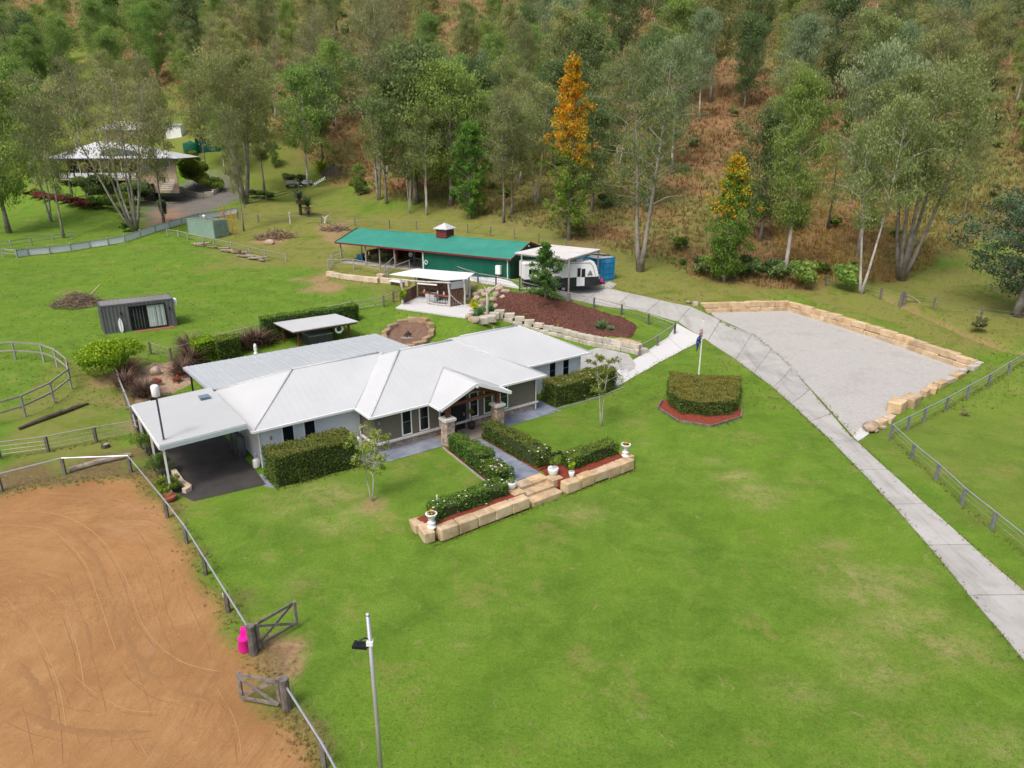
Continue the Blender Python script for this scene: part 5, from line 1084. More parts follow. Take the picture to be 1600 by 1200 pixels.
sp_ = thing('spa', 'covered grey spa under the pergola', 'spa', (gm_[0], gm_[1], gz)); MB().box((gm_[0], gm_[1], gz+.4), (2.1,2.1,.8), HA).obj('cabinet', mat('spa_cabinet', [(.05,.05,.055),(.08,.08,.085)], 3, .6), sp_); MB().box((gm_[0], gm_[1], gz+.86), (2.2,2.2,.1), HA).obj('cover', mat('grey_spa_cover', [(.19,.22,.25),(.25,.28,.31)], 2, .7), sp_)
q = gc[1]*.28+gc[2]*.72; q = q*.88+(gc[0]*.28+gc[3]*.72)*.12; lr = thing('life_ring', 'white life ring hung at the front of the pergola', 'life ring', (q[0], q[1], gz+1.2)); ring = []
for k in range(17): a = k/16*6.2832; ring.append(np.array([q[0]+HE1[0]*.33*math.cos(a)+HE2[0]*-.12, q[1]+HE1[1]*.33*math.cos(a)-HE2[1]*.12, gz+1.25+.33*math.sin(a)]))
MB().tube(ring, .10, 8).obj('ring', mWhiteP, lr, True)
MB().tube([q+np.array([0,0,-1.0]), q+np.array([0,0,-.2])], .02, 5).obj('hanger', mRedWood, lr)
t_ = thing('garden_statue', 'small white ornament among the bronze plants behind the patio roof', 'ornament', tuple(at(400,553))); MB().lathe([(.2,0),(.2,.1),(.1,.2),(.17,.45),(.12,.6),(.14,.75),(.05,.9)], at(400,553), 10).obj('figure', mWhiteP, t_, True); MB().lathe([(.26,-.06),(.26,.0)], at(400,553), 10).obj('base', mConc, t_)
# fire pit
fc_ = at(638, 527); R0 = 2.15; fp = thing('fire_pit', 'round fire pit ringed with sandstone blocks on the back lawn', 'fire pit', tuple(fc_)); z0 = fc_[2]
for k in range(13):
    a = k/13*6.283; stone('ring', fp, (fc_[0]+R0*math.cos(a), fc_[1]+R0*math.sin(a), float(T(fc_[0]+R0*math.cos(a), fc_[1]+R0*math.sin(a)))+.17), (2*math.pi*R0/13+.06, .52, .46), a+math.pi/2, 'ring_stone')
MB().prism([(fc_[0]+1.95*math.cos(k/20*6.283), fc_[1]+1.95*math.sin(k/20*6.283)) for k in range(20)], z0-.6, lambda x, y: float(T(x, y))+.07).obj('earth_floor', mat('brown_earth', [(.12,.07,.05),(.20,.13,.09)], 3, .95, .5), fp)
lg = thing('campfire_logs', 'stacked charred logs on an ash ring in the middle of the fire pit', 'firewood', (fc_[0], fc_[1], z0+.05))
for k in range(6): a = k/6*6.283+.3; MB().tube([(fc_[0]+.42*math.cos(a), fc_[1]+.42*math.sin(a), z0+.1), (fc_[0]-.06*math.cos(a), fc_[1]-.06*math.sin(a), z0+.62)], .055, 6).obj('log', mat('charred_log', [(.02,.017,.015),(.07,.055,.045)], 6, .95), lg)
MB().lathe([(.75,0),(.72,.05),(.5,.06)], (fc_[0], fc_[1], z0+.05), 16).obj('ash_ring', mat('ash', [(.22,.19,.17),(.3,.27,.25)], 5, .95), lg)
# low fences
fence('wire_fence', 'wire and timber-post fence along the back of the house lawn', ats((236,553),(268,563),(345,540),(435,516),(490,500),(551,487),(600,479)), 1.05, .13, rails=(1.0,), rm=mPaleRail, rr=.035, wires=(.3,.6), mesh=.9)
f_ = fence('farm_gate', 'grey two-rail gate panel left of the bar shelter', ats((600,480),(615,472),(626,468)), 1.15, .14, rails=(1.05,.55), rm=mPaleRail, rr=.04, cat='gate')
fence('post_fence', 'wire-mesh fence with pale top rail crossing the rough grass left of the carport', ats((-20,722),(0,716),(76,706),(151,691),(217,680)), 1.0, .15, rails=(1.02,), rm=mPaleRail, rr=.035, wires=(.25,.5,.75), mesh=.95)
fence('low_timber_fence', 'low grey timber fence beside the bronze plants and chip bed', ats((184,592),(190,612),(199,634),(209,660),(217,690)), 1.0, .17, rails=(.95,), rm=mPaleRail, rr=.05, rect=None, wires=(.4,.7), mesh=.9)
yp = [(25,562),(69,566),(90,574),(109,590),(112,608),(85,630),(40,652),(-12,668),(-70,660),(-110,620),(-80,585),(-30,566)]
fence('round_yard', 'round yard of two grey rails on posts at the left edge', ats(*yp), 1.55, .11, pm=mPaleRail, rails=(1.5,.8), rm=mPaleRail, rect=(.05,.12), closed=True)
p, q = at(30, 672), at(138, 632); lgt = thing('fallen_log', 'long dark fallen log in the rough grass outside the round yard', 'log', tuple(p)); MB().tube([p+[0,0,.1], p*.6+q*.4+[.1,.2,.17], q+[0,0,.1]], [.11,.17,.08], 8).obj('log_body', mat('dark_rotting_log', [(.06,.045,.035),(.13,.10,.08)], 3, .95, .5), lgt); MB().tube([p*.4+q*.6+[0,0,.2], p*.2+q*.8+[.2,.4,.35]], [.06,.03], 6).obj('branch_stub', mDeadWood, lgt)
p, q = at(108, 738), at(203, 714); lgt = thing('fallen_log', 'pale grey log lying along the foot of the arena back fence', 'log', tuple(p)); MB().tube([p+[0,0,.13], p*.5+q*.5+[0,.05,.17], q+[0,0,.13]], [.16,.18,.15], 9).obj('log_body', mLog, lgt); MB().tube([q+[0,0,.13], q+[.08,.03,.13]], [.13,.12], 9).obj('cut_end', mat('pale_bare_wood', [(.4,.3,.18)]), lgt)
p = at(165, 699); t_ = thing('tree_stump', 'dark stump in the grass behind the arena fence', 'stump', tuple(p)); MB().tube([p-[0,0,.1], p+[.03,0,.22]], [.28,.22], 9).obj('stump_body', mBarkDark, t_); MB().lathe([(.20,0),(.2,.01)], p+[.03,0,.22], 9).obj('cut_top', mLog, t_)
# planting at the carport's left edge
for i, (px, py, h, w, lb_) in enumerate(((232,712,1.7,2.2,'dense feathery green shrub at the arena corner by the carport'), (248,742,1.6,2.0,'feathery green shrub midway along the carport edge'), (268,768,1.1,1.4,'leafy shrub beside the red pot at the carport entrance'))):
    shrub('rosemary_shrub', at(px, py), h, w, mHedgeG, lb_, 40+i, 1500, .2, .035, lumps=8, tl=(.1,.6), group='green shrubs along the carport')
p = at(258, 764); t_ = thing('strappy_plant', 'bright strappy-leaved clump beside the carport post', 'plant', tuple(p)); link('leaves', blades_mesh(4, 70, 1.0, .06, mLime, 1., 1.1), t_, p+[0,0,.05]); link('leaves', blades_mesh(14, 40, .8, .06, mHedgeG, 1., 1.1), t_, p+[.1,.1,.05])
pot(at(266, 782), .32, .36, 'shallow terracotta pot at the arena fence below the carport post', mat('terracotta', [(.28,.085,.045),(.36,.12,.07)], 3, .8), 'bush')
kb = thing('limestone_edging', 'cream limestone edging blocks beside the carport floor', 'edging', tuple(at(282, 760)))
for (a, b_), k in zip((((272,740),(284,757)), ((284,757),(297,766)), ((297,766),(288,771))), range(3)): A_, B_ = at(*a), at(*b_); stone('cut', kb, (A_+B_)/2+[0,0,.12], (np.linalg.norm(B_-A_), .28, .3), math.atan2(*(B_-A_)[1::-1]), 'edging_block')
for k, (px, py) in enumerate(((213,668),(226,690))): p = at(px, py); t_ = thing('timber_stump_post', ('thick dark post behind the carport roof corner', 'stout dark post at the carport edge by the green shrubs')[k], 'post', tuple(p)); MB().tube([p, p+[0,0,1.5]], .17, 9).obj('post_body', mPost, t_); MB().tube([p+[0,0,1.5], p+[0,0,1.53]], [.17,.13], 9).obj('post_top', mLog, t_)
# ------------------------------------------------------------------ bar shelter
bz = 2.2; bFL, bFR = PX(629, 475, bz), PX(702, 480, bz); be = (bFR-bFL); BL = np.linalg.norm(be); be /= BL; bn_ = np.array([-be[1], be[0], 0])
def B3(s, d, k=0.): q = bFL+be*s+bn_*d; return (q[0], q[1], bz+k)
sl = tag(thing('bar_slab', 'bright concrete slab under and in front of the bar shelter', None), kind='structure'); MB().prism([PX(a, b_, bz)[:2] for a, b_ in ((618,481),(738,498),(747,488),(722,470))]+[np.array(B3(BL+.3, 4.2))[:2], np.array(B3(-.4, 4.2))[:2]], bz-.5, bz+.02).obj('concrete_slab', mConcNew, sl)
br = thing('bar_shelter', 'rustic open bar shelter with crooked pale posts and low tin roof', 'shelter', B3(BL/2, 1.5))
mPoleW = mat('bleached_bush_pole', [(.34,.31,.28),(.50,.47,.43),(.58,.55,.51)], 3, .9, .4, 14); mTin = mat('dull_tin', [(.36,.40,.42),(.46,.50,.51)], 1, .5, metal=.3); mFence = mat('brown_paling', [(.085,.045,.03),(.15,.085,.055),(.23,.15,.10)], 3, .9, .3, 20, rnd=.4)
ht = 2.5
rf = MB(); P_ = [PX(608,428.5,bz+ht), PX(655,433,bz+ht-.02), PX(697,438,bz+ht), PX(729,435.5,bz+ht+.05), np.array(B3(BL+1.3, 4.0, ht+.25)), np.array(B3(-.2, 4.4, ht+.3))]; rf.slab([tuple(q) for q in P_], .06); rf.obj('roof', mat('white_tin', [(.66,.68,.69),(.74,.76,.77)], 1, .45), br)
for s, d in ((0,0), (BL,0), (-.1,3.6), (BL+.9,3.4), (BL+1.05,1.5)): MB().tube([B3(s, d, -.1), B3(s+.06, d+.03, 1.2), B3(s-.03, d, ht+.02)], [.13,.11,.10], 8).obj('post', mPoleW, br)
MB().tube([B3(-.2,0,ht-.06), B3(BL*.5,-.05,ht-.10), B3(BL+.2,0,ht-.06)], .08, 7).obj('beam', mPoleW, br)
for k in range(9): MB().box(B3(.05+k*.0, .35+k*.36, .62), (.05,.33,1.24), math.atan2(be[1], be[0])).obj('paling', mFence, br)
for k in range(13): MB().box(B3(.3+k*.42, 3.75, 1.15), (.40,.05,2.3), math.atan2(be[1], be[0])).obj('paling', mFence, br)
for k in range(8): q = (BL+.12+k*.115, .28+k*.16); MB().box(B3(q[0], q[1], .78), (.05,.18,1.5), math.atan2(be[1], be[0])+.95).obj('paling', mFence, br)
MB().slab([B3(BL+.15,.1,1.75), B3(BL+1.0,1.35,1.75), B3(BL+1.0,1.35,ht-.05), B3(BL+.15,.1,ht-.05)], .04, tuple(bn_)).obj('tin_panel', mTin, br); MB().slab([B3(BL+1.05,1.4,.9), B3(BL+1.25,2.0,.9), B3(BL+1.25,2.0,ht-.05), B3(BL+1.05,1.4,ht-.05)], .04, tuple(bn_)).obj('tin_panel', mTin, br)
MB().bar(B3(1.75,-.06,ht-.3), B3(3.8,-.06,ht-.34), .1, .12).obj('strip_light', mWhiteP, br)
ct = thing('bar_counter', 'long red timber bar counter on a pale pole inside the bar shelter', 'bar counter', B3(3.2, .5)); MB().slab([B3(1.65,.95,1.12), B3(BL-.1,.05,1.04), B3(BL-.02,.5,1.04), B3(1.75,1.4,1.12)], .09).obj('counter_top', mat('red_gum_slab', [(.20,.07,.04),(.30,.11,.065)], 3, .4), ct); MB().tube([B3(2.6,.55,0), B3(2.62,.62,1.05)], [.11,.09], 8).obj('leg', mPoleW, ct); MB().tube([B3(2.6,.5,.22), B3(3.8,.3,.12), B3(BL-.05,.15,.2)], .055, 6).obj('foot_rail', mPoleW, ct)
mFab = mat('white_fridge', [(.45,.52,.56),(.55,.61,.64)], 3, .4)
t_ = thing('bar_fridge', 'pale blue-grey fridge chest behind the bar counter', 'fridge', B3(2.3, 2.2)); MB().box(B3(2.3,2.2,.5), (1.2,.7,.95), math.atan2(be[1], be[0])).obj('cabinet', mFab, t_); MB().box(B3(2.3,2.2,1.0), (1.24,.74,.06), math.atan2(be[1], be[0])).obj('lid', mDark, t_)
for k in range(3):
    t_ = thing('bar_stool', ('dark metal stool under the middle of the bar counter', 'dark metal stool right of the middle of the bar counter', 'dark metal stool beside the right post of the bar')[k], 'stool', B3(3.1+k*.62, 1.25-.1*k), 'stools at the bar counter'); c = B3(3.1+k*.62, 1.25-.1*k)
    MB().lathe([(.17,.70),(.19,.73),(.17,.76)], c, 12).obj('seat', mDark, t_)
    for j in range(4): a = j*1.571+.6; MB().tube([(c[0]+.12*math.cos(a), c[1]+.12*math.sin(a), c[2]+.7), (c[0]+.2*math.cos(a), c[1]+.2*math.sin(a), c[2]+.02)], .015, 5).obj('leg', mDark, t_)
for k, (s, d, z, r, h, m, lb_) in enumerate(((2.0,1.0,1.13,.09,.3,mPoleW,'pale jar on the left end of the bar counter'), (2.6,.85,1.12,.12,.22,mat('olive_glass',[(.05,.07,.02)],3,.2),'dark olive jug on the middle of the bar counter'), (3.6,.55,1.08,.07,.42,mWhiteP,'tall white bottle on the bar counter'), (4.35,.35,1.05,.10,.42,mPoleW,'pale canister on the right end of the bar counter'))):
    t_ = thing('bar_bottle', lb_, 'bottle', B3(s, d, z)); MB().lathe([(r,0),(r,h*.6),(r*.4,h*.8),(r*.4,h)], B3(s, d, z), 10).obj('bottle_body', m, t_, True); MB().lathe([(r*.45,h),(r*.45,h+.03)], B3(s, d, z), 8).obj('cap', mDark, t_)
p = np.array(B3(.25,-.25,.0)); t_ = thing('croton', 'tall yellow-green leafy plant against the left post of the bar shelter', 'plant', tuple(p)); MB().tube([p, p+[.05,0,1.0]], .03, 5).obj('stem', mDeadWood, t_); link('leaves', shrub_mesh(33, 1.7, .8, mLime, 260, .35, .10, 6, .5), t_, p+[0,0,.3])
rb = thing('rope', 'pale rope drooping from the right bar post to the slab', 'rope', B3(BL, 0)); MB().tube([B3(BL+.15,-.05,1.3), B3(BL+.7,.1,.7), B3(BL+1.3,.35,.2), B3(BL+1.9,.3,.04)], .03, 5).obj('rope_body', mPoleW, rb); MB().tube([B3(BL+.1,-.08,1.3), B3(BL+.18,-.02,1.32)], .045, 6).obj('knot', mPoleW, rb)
t_ = thing('white_bench', 'white bench top at the left of the bar shelter, below the block wall', 'bench', tuple(at(622,447))); c = at(620, 446); MB().box((c[0], c[1], c[2]+.45), (1.7,.6,.1), SA).obj('top', mWhiteP, t_)
for s in (-.7,.7): MB().box((c[0]+s*SE1[0], c[1]+s*SE1[1], c[2]+.2), (.1,.5,.42), SA).obj('leg', mPaleRail, t_)
# rock bank, garden retaining wall, plants
rk = [(738,452,.9),(752,458,1.0),(766,455,.9),(780,452,1.1),(745,468,.8),(757,473,1.),(770,470,.9),(734,480,.7),(748,486,.6),(762,484,.9),(775,480,.8),(728,462,.7),(790,458,.9),(741,474,.9),(785,466,.7),(768,490,.6),(757,462,.8),(732,470,.8),(724,470,.7),(776,462,.9),(752,480,.8),(744,461,.7),(738,488,.6),(760,491,.5)]
rkt = thing('rock_bank', 'bank of mixed brown and grey boulders between the bar shelter and the mulch slope', 'rock bank', tuple(at(755, 470))); random.seed(4)
for px, py, s in rk: p = at(px, py); stone('rock', rkt, p+[0,0,s*.12], (s*.98, s*.78, s*.7), random.uniform(0, 3), 'boulder')
p = at(761, 492); t_ = thing('dead_tree', 'bleached forked dead stump standing in the rock bank', 'dead tree', tuple(p)); MB().tube([p, p+[.05,0,1.4], p+[0,.1,2.3]], [.14,.12,.10], 7).obj('trunk', mPoleW, t_); MB().tube([p+[0,.1,2.0], p+[.5,.2,2.5], p+[1.3,.3,2.9]], [.10,.09,.06], 6).obj('limb', mPoleW, t_); MB().tube([p+[0,.1,2.2], p+[-.3,.1,2.9]], [.08,.03], 6).obj('limb', mPoleW, t_)
gw = thing('garden_retaining_wall', 'two-course grey and cream stone wall holding the mulch bank behind the house', 'retaining wall', tuple(at(880,525))); random.seed(9)
wl = bank_front[:6]; fz = lambda x, y: float(T(x-.25, y-.55))
stone_row('grey', gw, wl, 17, .55, .46, -.04, .015, zf=fz); stone_row('grey', gw, [p+np.array([.06,.12]) for p in wl], 16, .55, .46, .42, .015, zf=fz)
A_, B_ = at(965, 534), at(997, 548); stone('sand', gw, (A_+B_)/2+[0,.1,.25], (2.3,.7,.6), math.atan2(*(B_-A_)[1::-1])); A_, B_ = at(990, 556), at(1012, 549); stone('grey', gw, (A_+B_)/2+[0,0,.2], (1.2,.6,.5), .5)
gw2 = thing('curved_rock_edging', 'curved edging of pale boulders at the end of the bar slab', 'rock edging', tuple(at(760,500)))
for px, py, s in ((733,498,.65),(741,503,.75),(751,504,1.0),(763,501,1.1),(772,496,.8)): p = at(px, py); stone('rock' if s < .8 else 'grey', gw2, p+[0,0,.2], (s*1.3, s*.8, .65), random.uniform(-.3,.6), 'edging_rock')
mAgave = leafmat('agave_leaf', [(.05,.15,.045),(.09,.24,.075),(.15,.33,.12)], .1)
AG = blades_mesh(2, 46, .85, .16, mAgave, 1.0, .25, 3, .06)
for px, py, s, lb_ in ((941,516,1.25,'large green agave at the foot of the mulch bank by the retaining wall'), (765,488,1.15,'green agave on the right of the rocky corner by the bar slab'), (750,492,1.,'green agave beside the bar slab corner'), (742,498,.8,'smallest green agave nearest the bar slab')): p = at(px, py); t_ = thing('agave', lb_, 'agave', tuple(p), 'agaves on the bank'); o = link('leaves', AG, t_, p+[0,0,.1]); o.scale = (s,)*3; MB().tube([p, p+[0,0,.2]], [.12,.1], 7).obj('stem', mDeadWood, t_)
shrub('yellow_plant', at(742, 489), 1.5, 1.1, leafmat('yellow_leaf', [(.30,.32,.015),(.48,.46,.02),(.6,.55,.04)]), 'bright yellow-leaved plant between the bar slab and the rocks', 8, 420, .32, .10)
for px, py, lb_ in ((952,518,'grey-green low plant beside the large agave'), (700,440,'')):
    if lb_: shrub('low_plant', at(px, py), .6, 1.2, gumD, lb_, px, 420, .12, .07)
t_ = thing('satellite_dish', 'blue-grey satellite dish showing above the house roof at the back lawn', 'satellite dish', hp(17.2, 8.8, 2.6)); q = np.array(PX(771, 511, 3.6)); 
MB().lathe([(.02,0),(.3,.05),(.52,.17),(.53,.19),(.3,.08)], (0,0,0), 16).obj('dish', mat('blue_grey_dish', [(.16,.25,.36),(.22,.31,.42)], 2, .5), t_).matrix_basis = Matrix.Translation(Vector(q)-WL[t_.name]) @ Matrix.Rotation(1.2, 4, 'X'); MB().tube([q-np.array([0,-.1,1.1]), q+np.array([0,.1,0])], .035, 6).obj('dish_arm', mPipe, t_)
# driveway fence along the mulch bank
fence('drive_fence', 'dark post fence with a pale top rail between driveway and mulch bank', ats((647,416),(714,430),(747,442),(775,447),(812,455),(860,467),(928,481),(971,492),(1013,507),(1054,522)), 1.05, .16, pm=mat('dark_grey_post', [(.07,.07,.08),(.12,.12,.13)], 4, .8, rnd=.2), rails=(1.0,), rm=mPaleRail, rr=.04, wires=(.35,.65), mesh=.9)
fence('drive_fence', 'short return of the driveway fence at the lower end of the mulch bank', ats((1054,522),(1027,541),(999,557)), 1.0, .15, skip=(0,), rails=(1.0,), rm=mPaleRail, rr=.04, mesh=.9)
# ------------------------------------------------------------------ stable
mGreenRoof = mat('faded_green_roof_steel', [(.030,.205,.150),(.042,.255,.190)], .6, .5, spec=.3, stain=((.12,.29,.24), .5, 1.2)); ribbed(mGreenRoof, SA, .4, .10)
mGreenWall = mat('dark_green_wall_steel', [(.004,.095,.060),(.008,.125,.08)], .8, .5, spec=.3); mMaroon = mat('maroon_trim', [(.13,.02,.026),(.18,.032,.038)], 2, .5)
st = thing('stable', 'long green-roofed stable with an open front half and maroon trim', 'stable', v3(S2(-12, 0), SZ))
def s3(u, v, z): q = S2(u, v); return (q[0], q[1], SZ+z)
def sbox(u0, u1, v0, v1, z0, z1, mb=None): return (mb or MB()).prism([S2(u0,v0), S2(u1,v0), S2(u1,v1), S2(u0,v1)], SZ+z0, SZ+z1)
SL_, SW, SE_, SR = 24.6, 7.6, 2.5, 3.72; um = -11.9
sbox(um, 0, 0, .08, 0, SE_).obj('wall', mGreenWall, st, label='green steel front wall'); sbox(um, 0, SW-.08, SW, 0, SE_).obj('wall', mGreenWall, st)
for u in (-.08,): 
    g_ = MB(); g_.slab([s3(u,0.081,0), s3(u,SW-.081,0), s3(u,SW-.081,SE_), s3(u,SW/2,SR-.05), s3(u,.081,SE_)], .08, v3(SE1, 0)); g_.obj('wall', mGreenWall, st, label='green steel gable wall')
g_ = MB(); g_.slab([s3(um,.081,0), s3(um,SW-.081,0), s3(um,SW-.081,SE_), s3(um,SW/2,SR-.1), s3(um,.081,SE_)], .08, v3(SE1, 0)); g_.obj('wall', mGreenWall, st, label='inner end wall')
rb_ = MB()
for k in range(12): rb_.bar(s3(um+.1,-.012,.15+k*.2), s3(-.1,-.012,.15+k*.2), .03, .09)
for k in range(14): w = 0 if k < 12 else (k-11)*.9; rb_.bar(s3(.012,.1+w,.15+k*.2), s3(.012,SW-.1-w,.15+k*.2), .03, .09)
rb_.obj('cladding_rib', mGreenWall, st, kind='stuff')
sbox(-SL_+.1, um, SW-.1, SW, 0, SE_).obj('wall', mat('brown_board_wall', [(.035,.022,.016),(.075,.045,.03)], 2, .9), st, label='dark timber back wall of the open bays')
for u0, u1 in ((-SL_-.3, um-.004), (um+.004, .35)):
    sl_ = (SR-SE_)/(SW/2+.35); za = SE_-.0
    r_ = MB(); r_.slab([s3(u0,-.35,za), s3(u1,-.35,za), s3(u1,SW/2,SR), s3(u0,SW/2,SR)], .05); r_.slab([s3(u0,SW/2,SR), s3(u1,SW/2,SR), s3(u1,SW+.35,za), s3(u0,SW+.35,za)], .05)
    r_.obj('roof', mGreenRoof, st, label='faded green roof over the open bays' if u0 < -13 else 'faded green roof over the closed end')
MB().tube([s3(-SL_-.3,SW/2,SR+.0), s3(.35,SW/2,SR+.0)], .07, 6).obj('ridge_cap', mGreenRoof, st)
MB().bar(s3(-SL_-.3,-.40,SE_-.09), s3(.35,-.40,SE_-.09), .09, .18).obj('fascia', mMaroon, st); MB().bar(s3(-SL_-.3,SW+.40,SE_-.09), s3(.35,SW+.40,SE_-.09), .09, .18).obj('fascia', mMaroon, st)
for u in (.38, -SL_-.33):
    for a, b_ in (((-.42,SE_-.05),(SW/2,SR+.02)), ((SW+.42,SE_-.05),(SW/2,SR+.02))): MB().bar(s3(u,a[0],a[1]), s3(u,b_[0],b_[1]), .06, .2).obj('barge_board', mMaroon, st)
for u in (um+.3, -.25):
    MB().tube([s3(u,-.36,SE_-.12), s3(u,-.1,SE_-.3), s3(u,-.1,.05)], .07, 8).obj('downpipe', mWhiteP, st)
for u in (-SL_+.15, -20.4, -15.9, -18.2): MB().box(s3(u,.02,SE_/2-.02), (.13,.13,SE_), SA).obj('post', mPaleRail, st)
for u in (-20.4, -15.9, -SL_+.15): MB().box(s3(u,SW/2,SE_/2+.3), (.12,.12,SE_+.6), SA).obj('post', mPaleRail, st)
for u in (-20.3,): 
    for z in (.5, 1.1, 1.7): MB().bar(s3(u,.2,z), s3(u,SW-.2,z), .06, .14).obj('stall_rail', mDeadWood, st)
sbox(-20.2,-19.2,4.6,5.6,0,1.5).obj('feed_bin', mMaroon, st)
MB().prism([S2(-SL_+.05,-.2), S2(um-.1,-.2), S2(um-.1,SW-.2), S2(-SL_+.05,SW-.2)], SZ-.1, SZ+.05).obj('floor', mat('dusty_floor', [(.30,.27,.235),(.40,.365,.325)], 1.2, .95, .3), st)
cc = s3(-11.2, SW/2, SR)
cu = MB().box((cc[0],cc[1],cc[2]+.32), (1.5,1.5,1.1), SA).obj('cupola', mMaroon, st, label='small louvred maroon cupola with white pyramid cap')
for k in range(5):
    for sx in (-1, 1): MB().bar((cc[0]-SE1[0]*.74+SE2[0]*.775*sx, cc[1]-SE1[1]*.74+SE2[1]*.775*sx, cc[2]+k*.19), (cc[0]+SE1[0]*.74+SE2[0]*.775*sx, cc[1]+SE1[1]*.74+SE2[1]*.775*sx, cc[2]+k*.19), .04, .05).obj('louvre_slat', mat('pale_maroon', [(.22,.07,.075),(.28,.1,.1)], 2, .6), cu)
pv_ = MB(); k_ = 1.0; base = [(cc[0]+SE1[0]*a*k_+SE2[0]*b_*k_, cc[1]+SE1[1]*a*k_+SE2[1]*b_*k_, cc[2]+.88) for a, b_ in ((-1,-1),(1,-1),(1,1),(-1,1))]
pv_.add(base+[(cc[0],cc[1],cc[2]+1.5)]+[(p[0],p[1],p[2]-.06) for p in base], [(0,1,4),(1,2,4),(2,3,4),(3,0,4),(0,5,6,1),(1,6,7,2),(2,7,8,3),(3,8,5,0),(8,7,6,5)]); pv_.obj('cap_roof', mWhiteRoof, cu)
for p in base: MB().bar(p, (cc[0],cc[1],cc[2]+1.51), .06, .04).obj('cap_rib', mat('pale_grey_rib', [(.5,.5,.5)], 3), cu)
t_ = thing('water_heater', 'white hot water box on the stable front wall near the right corner', 'water heater', s3(-1.3,-.25,1.0)); MB().box(s3(-1.3,-.25,1.2), (.62,.36,.95), SA).obj('cabinet', mWhiteP, t_); MB().tube([s3(-1.4,-.25,.75), s3(-1.4,-.25,.1)], .03, 6).obj('pipe', mWhiteP, t_)
t_ = thing('hose_reel', 'pale round hose reel on the stable wall at the edge of the open bays', 'hose reel', s3(um+.75,-.1,1.0)); ring = [np.array(s3(um+.75+.22*math.cos(a), -.16, 1.15+.22*math.sin(a))) for a in np.linspace(0, 6.283, 13)]; MB().tube(ring, .07, 6).obj('hose', mat('pale_green_hose', [(.42,.55,.5)], 3), t_); MB().bar(s3(um+.75,-.02,1.15), s3(um+.75,-.2,1.15), .1).obj('hub', mPipe, t_)
for u, z0 in ((.02, 0),): 
    fr = MB(); fr.slab([s3(.03,1.0,.02), s3(.03,2.2,.02), s3(.03,2.2,2.05), s3(.03,1.0,2.05)], .03, v3(SE1, 0)); fr.obj('door', mDark, st)
mpl = MB().lathe([(.09,0),(.11,.06),(.04,.14)], s3(.4,SW/2-.4,SR-.35), 10).obj('floodlight', mWhiteP, st, True)
t_ = thing('blue_drum', 'blue plastic drum lying at the left end of the stable', 'drum', s3(-23.2, 2.2, .05)); MB().tube([s3(-23.6,2.2,.4), s3(-22.7,2.2,.4)], .38, 12).obj('drum_body', mat('blue_plastic', [(.01,.17,.33),(.02,.22,.4)], 2, .5), t_); MB().tube([s3(-22.68,2.2,.4), s3(-22.62,2.2,.4)], .30, 12).obj('lid', mDark, t_)
# people and a horse
def skinfig(name, J, B, mats, parent, sub=1):
    """J: name -> (x,y,z,radius,material index); B: bones"""
    ks = list(J); me_ = bpy.data.meshes.new(name); me_.from_pydata([J[k][:3] for k in ks], [(ks.index(a), ks.index(b_)) for a, b_ in B], []); o = bpy.data.objects.new(name, me_); COL.objects.link(o)
    mo = o.modifiers.new('skin', 'SKIN'); mo.use_smooth_shade = True
    for i, k in enumerate(ks): r = J[k][3]; r = r if isinstance(r, tuple) else (r, r); me_.skin_vertices[0].data[i].radius = r; me_.skin_vertices[0].data[i].use_root = (i == 0)
    ss = o.modifiers.new('sub', 'SUBSURF'); ss.levels = sub; ss.render_levels = sub
    dg = bpy.context.evaluated_depsgraph_get(); nm = bpy.data.meshes.new_from_object(o.evaluated_get(dg)); bpy.data.objects.remove(o); bpy.data.meshes.remove(me_)
    nm.materials.clear(); [nm.materials.append(m) for m in mats]; nm.name = name
    P_ = np.array([J[k][:3] for k in ks]); segs = [(P_[ks.index(a)], P_[ks.index(b_)], J[b_][4]) for a, b_ in B]
    for pl_ in nm.polygons:
        c = np.array(pl_.center); best = (1e9, 0)
        for a, b_, mi in segs:
            e = b_-a; t_ = min(1, max(0, (c-a)@e/(e@e+1e-9))); d_ = np.linalg.norm(c-a-e*t_); best = min(best, (d_, mi))
        pl_.material_index = best[1]; pl_.use_smooth = True
    return link(name, nm, parent)
mSkin = mat('skin', [(.42,.24,.17),(.48,.29,.21)], 4, .6); mHair = mat('dark_hair', [(.02,.014,.01),(.04,.03,.02)], 8, .7); mDenim = mat('dark_denim', [(.018,.03,.10),(.03,.045,.14)], 6, .9); mDenimL = mat('light_denim', [(.09,.19,.34),(.13,.25,.42)], 6, .9); mShirtW = mat('white_shirt', [(.62,.66,.74),(.70,.74,.80)], 3, .9); mShirtM = mat('maroon_shirt', [(.13,.02,.045),(.19,.035,.065)], 3, .9); mBoot = mat('dark_boot', [(.02,.016,.014)], 3, .7)
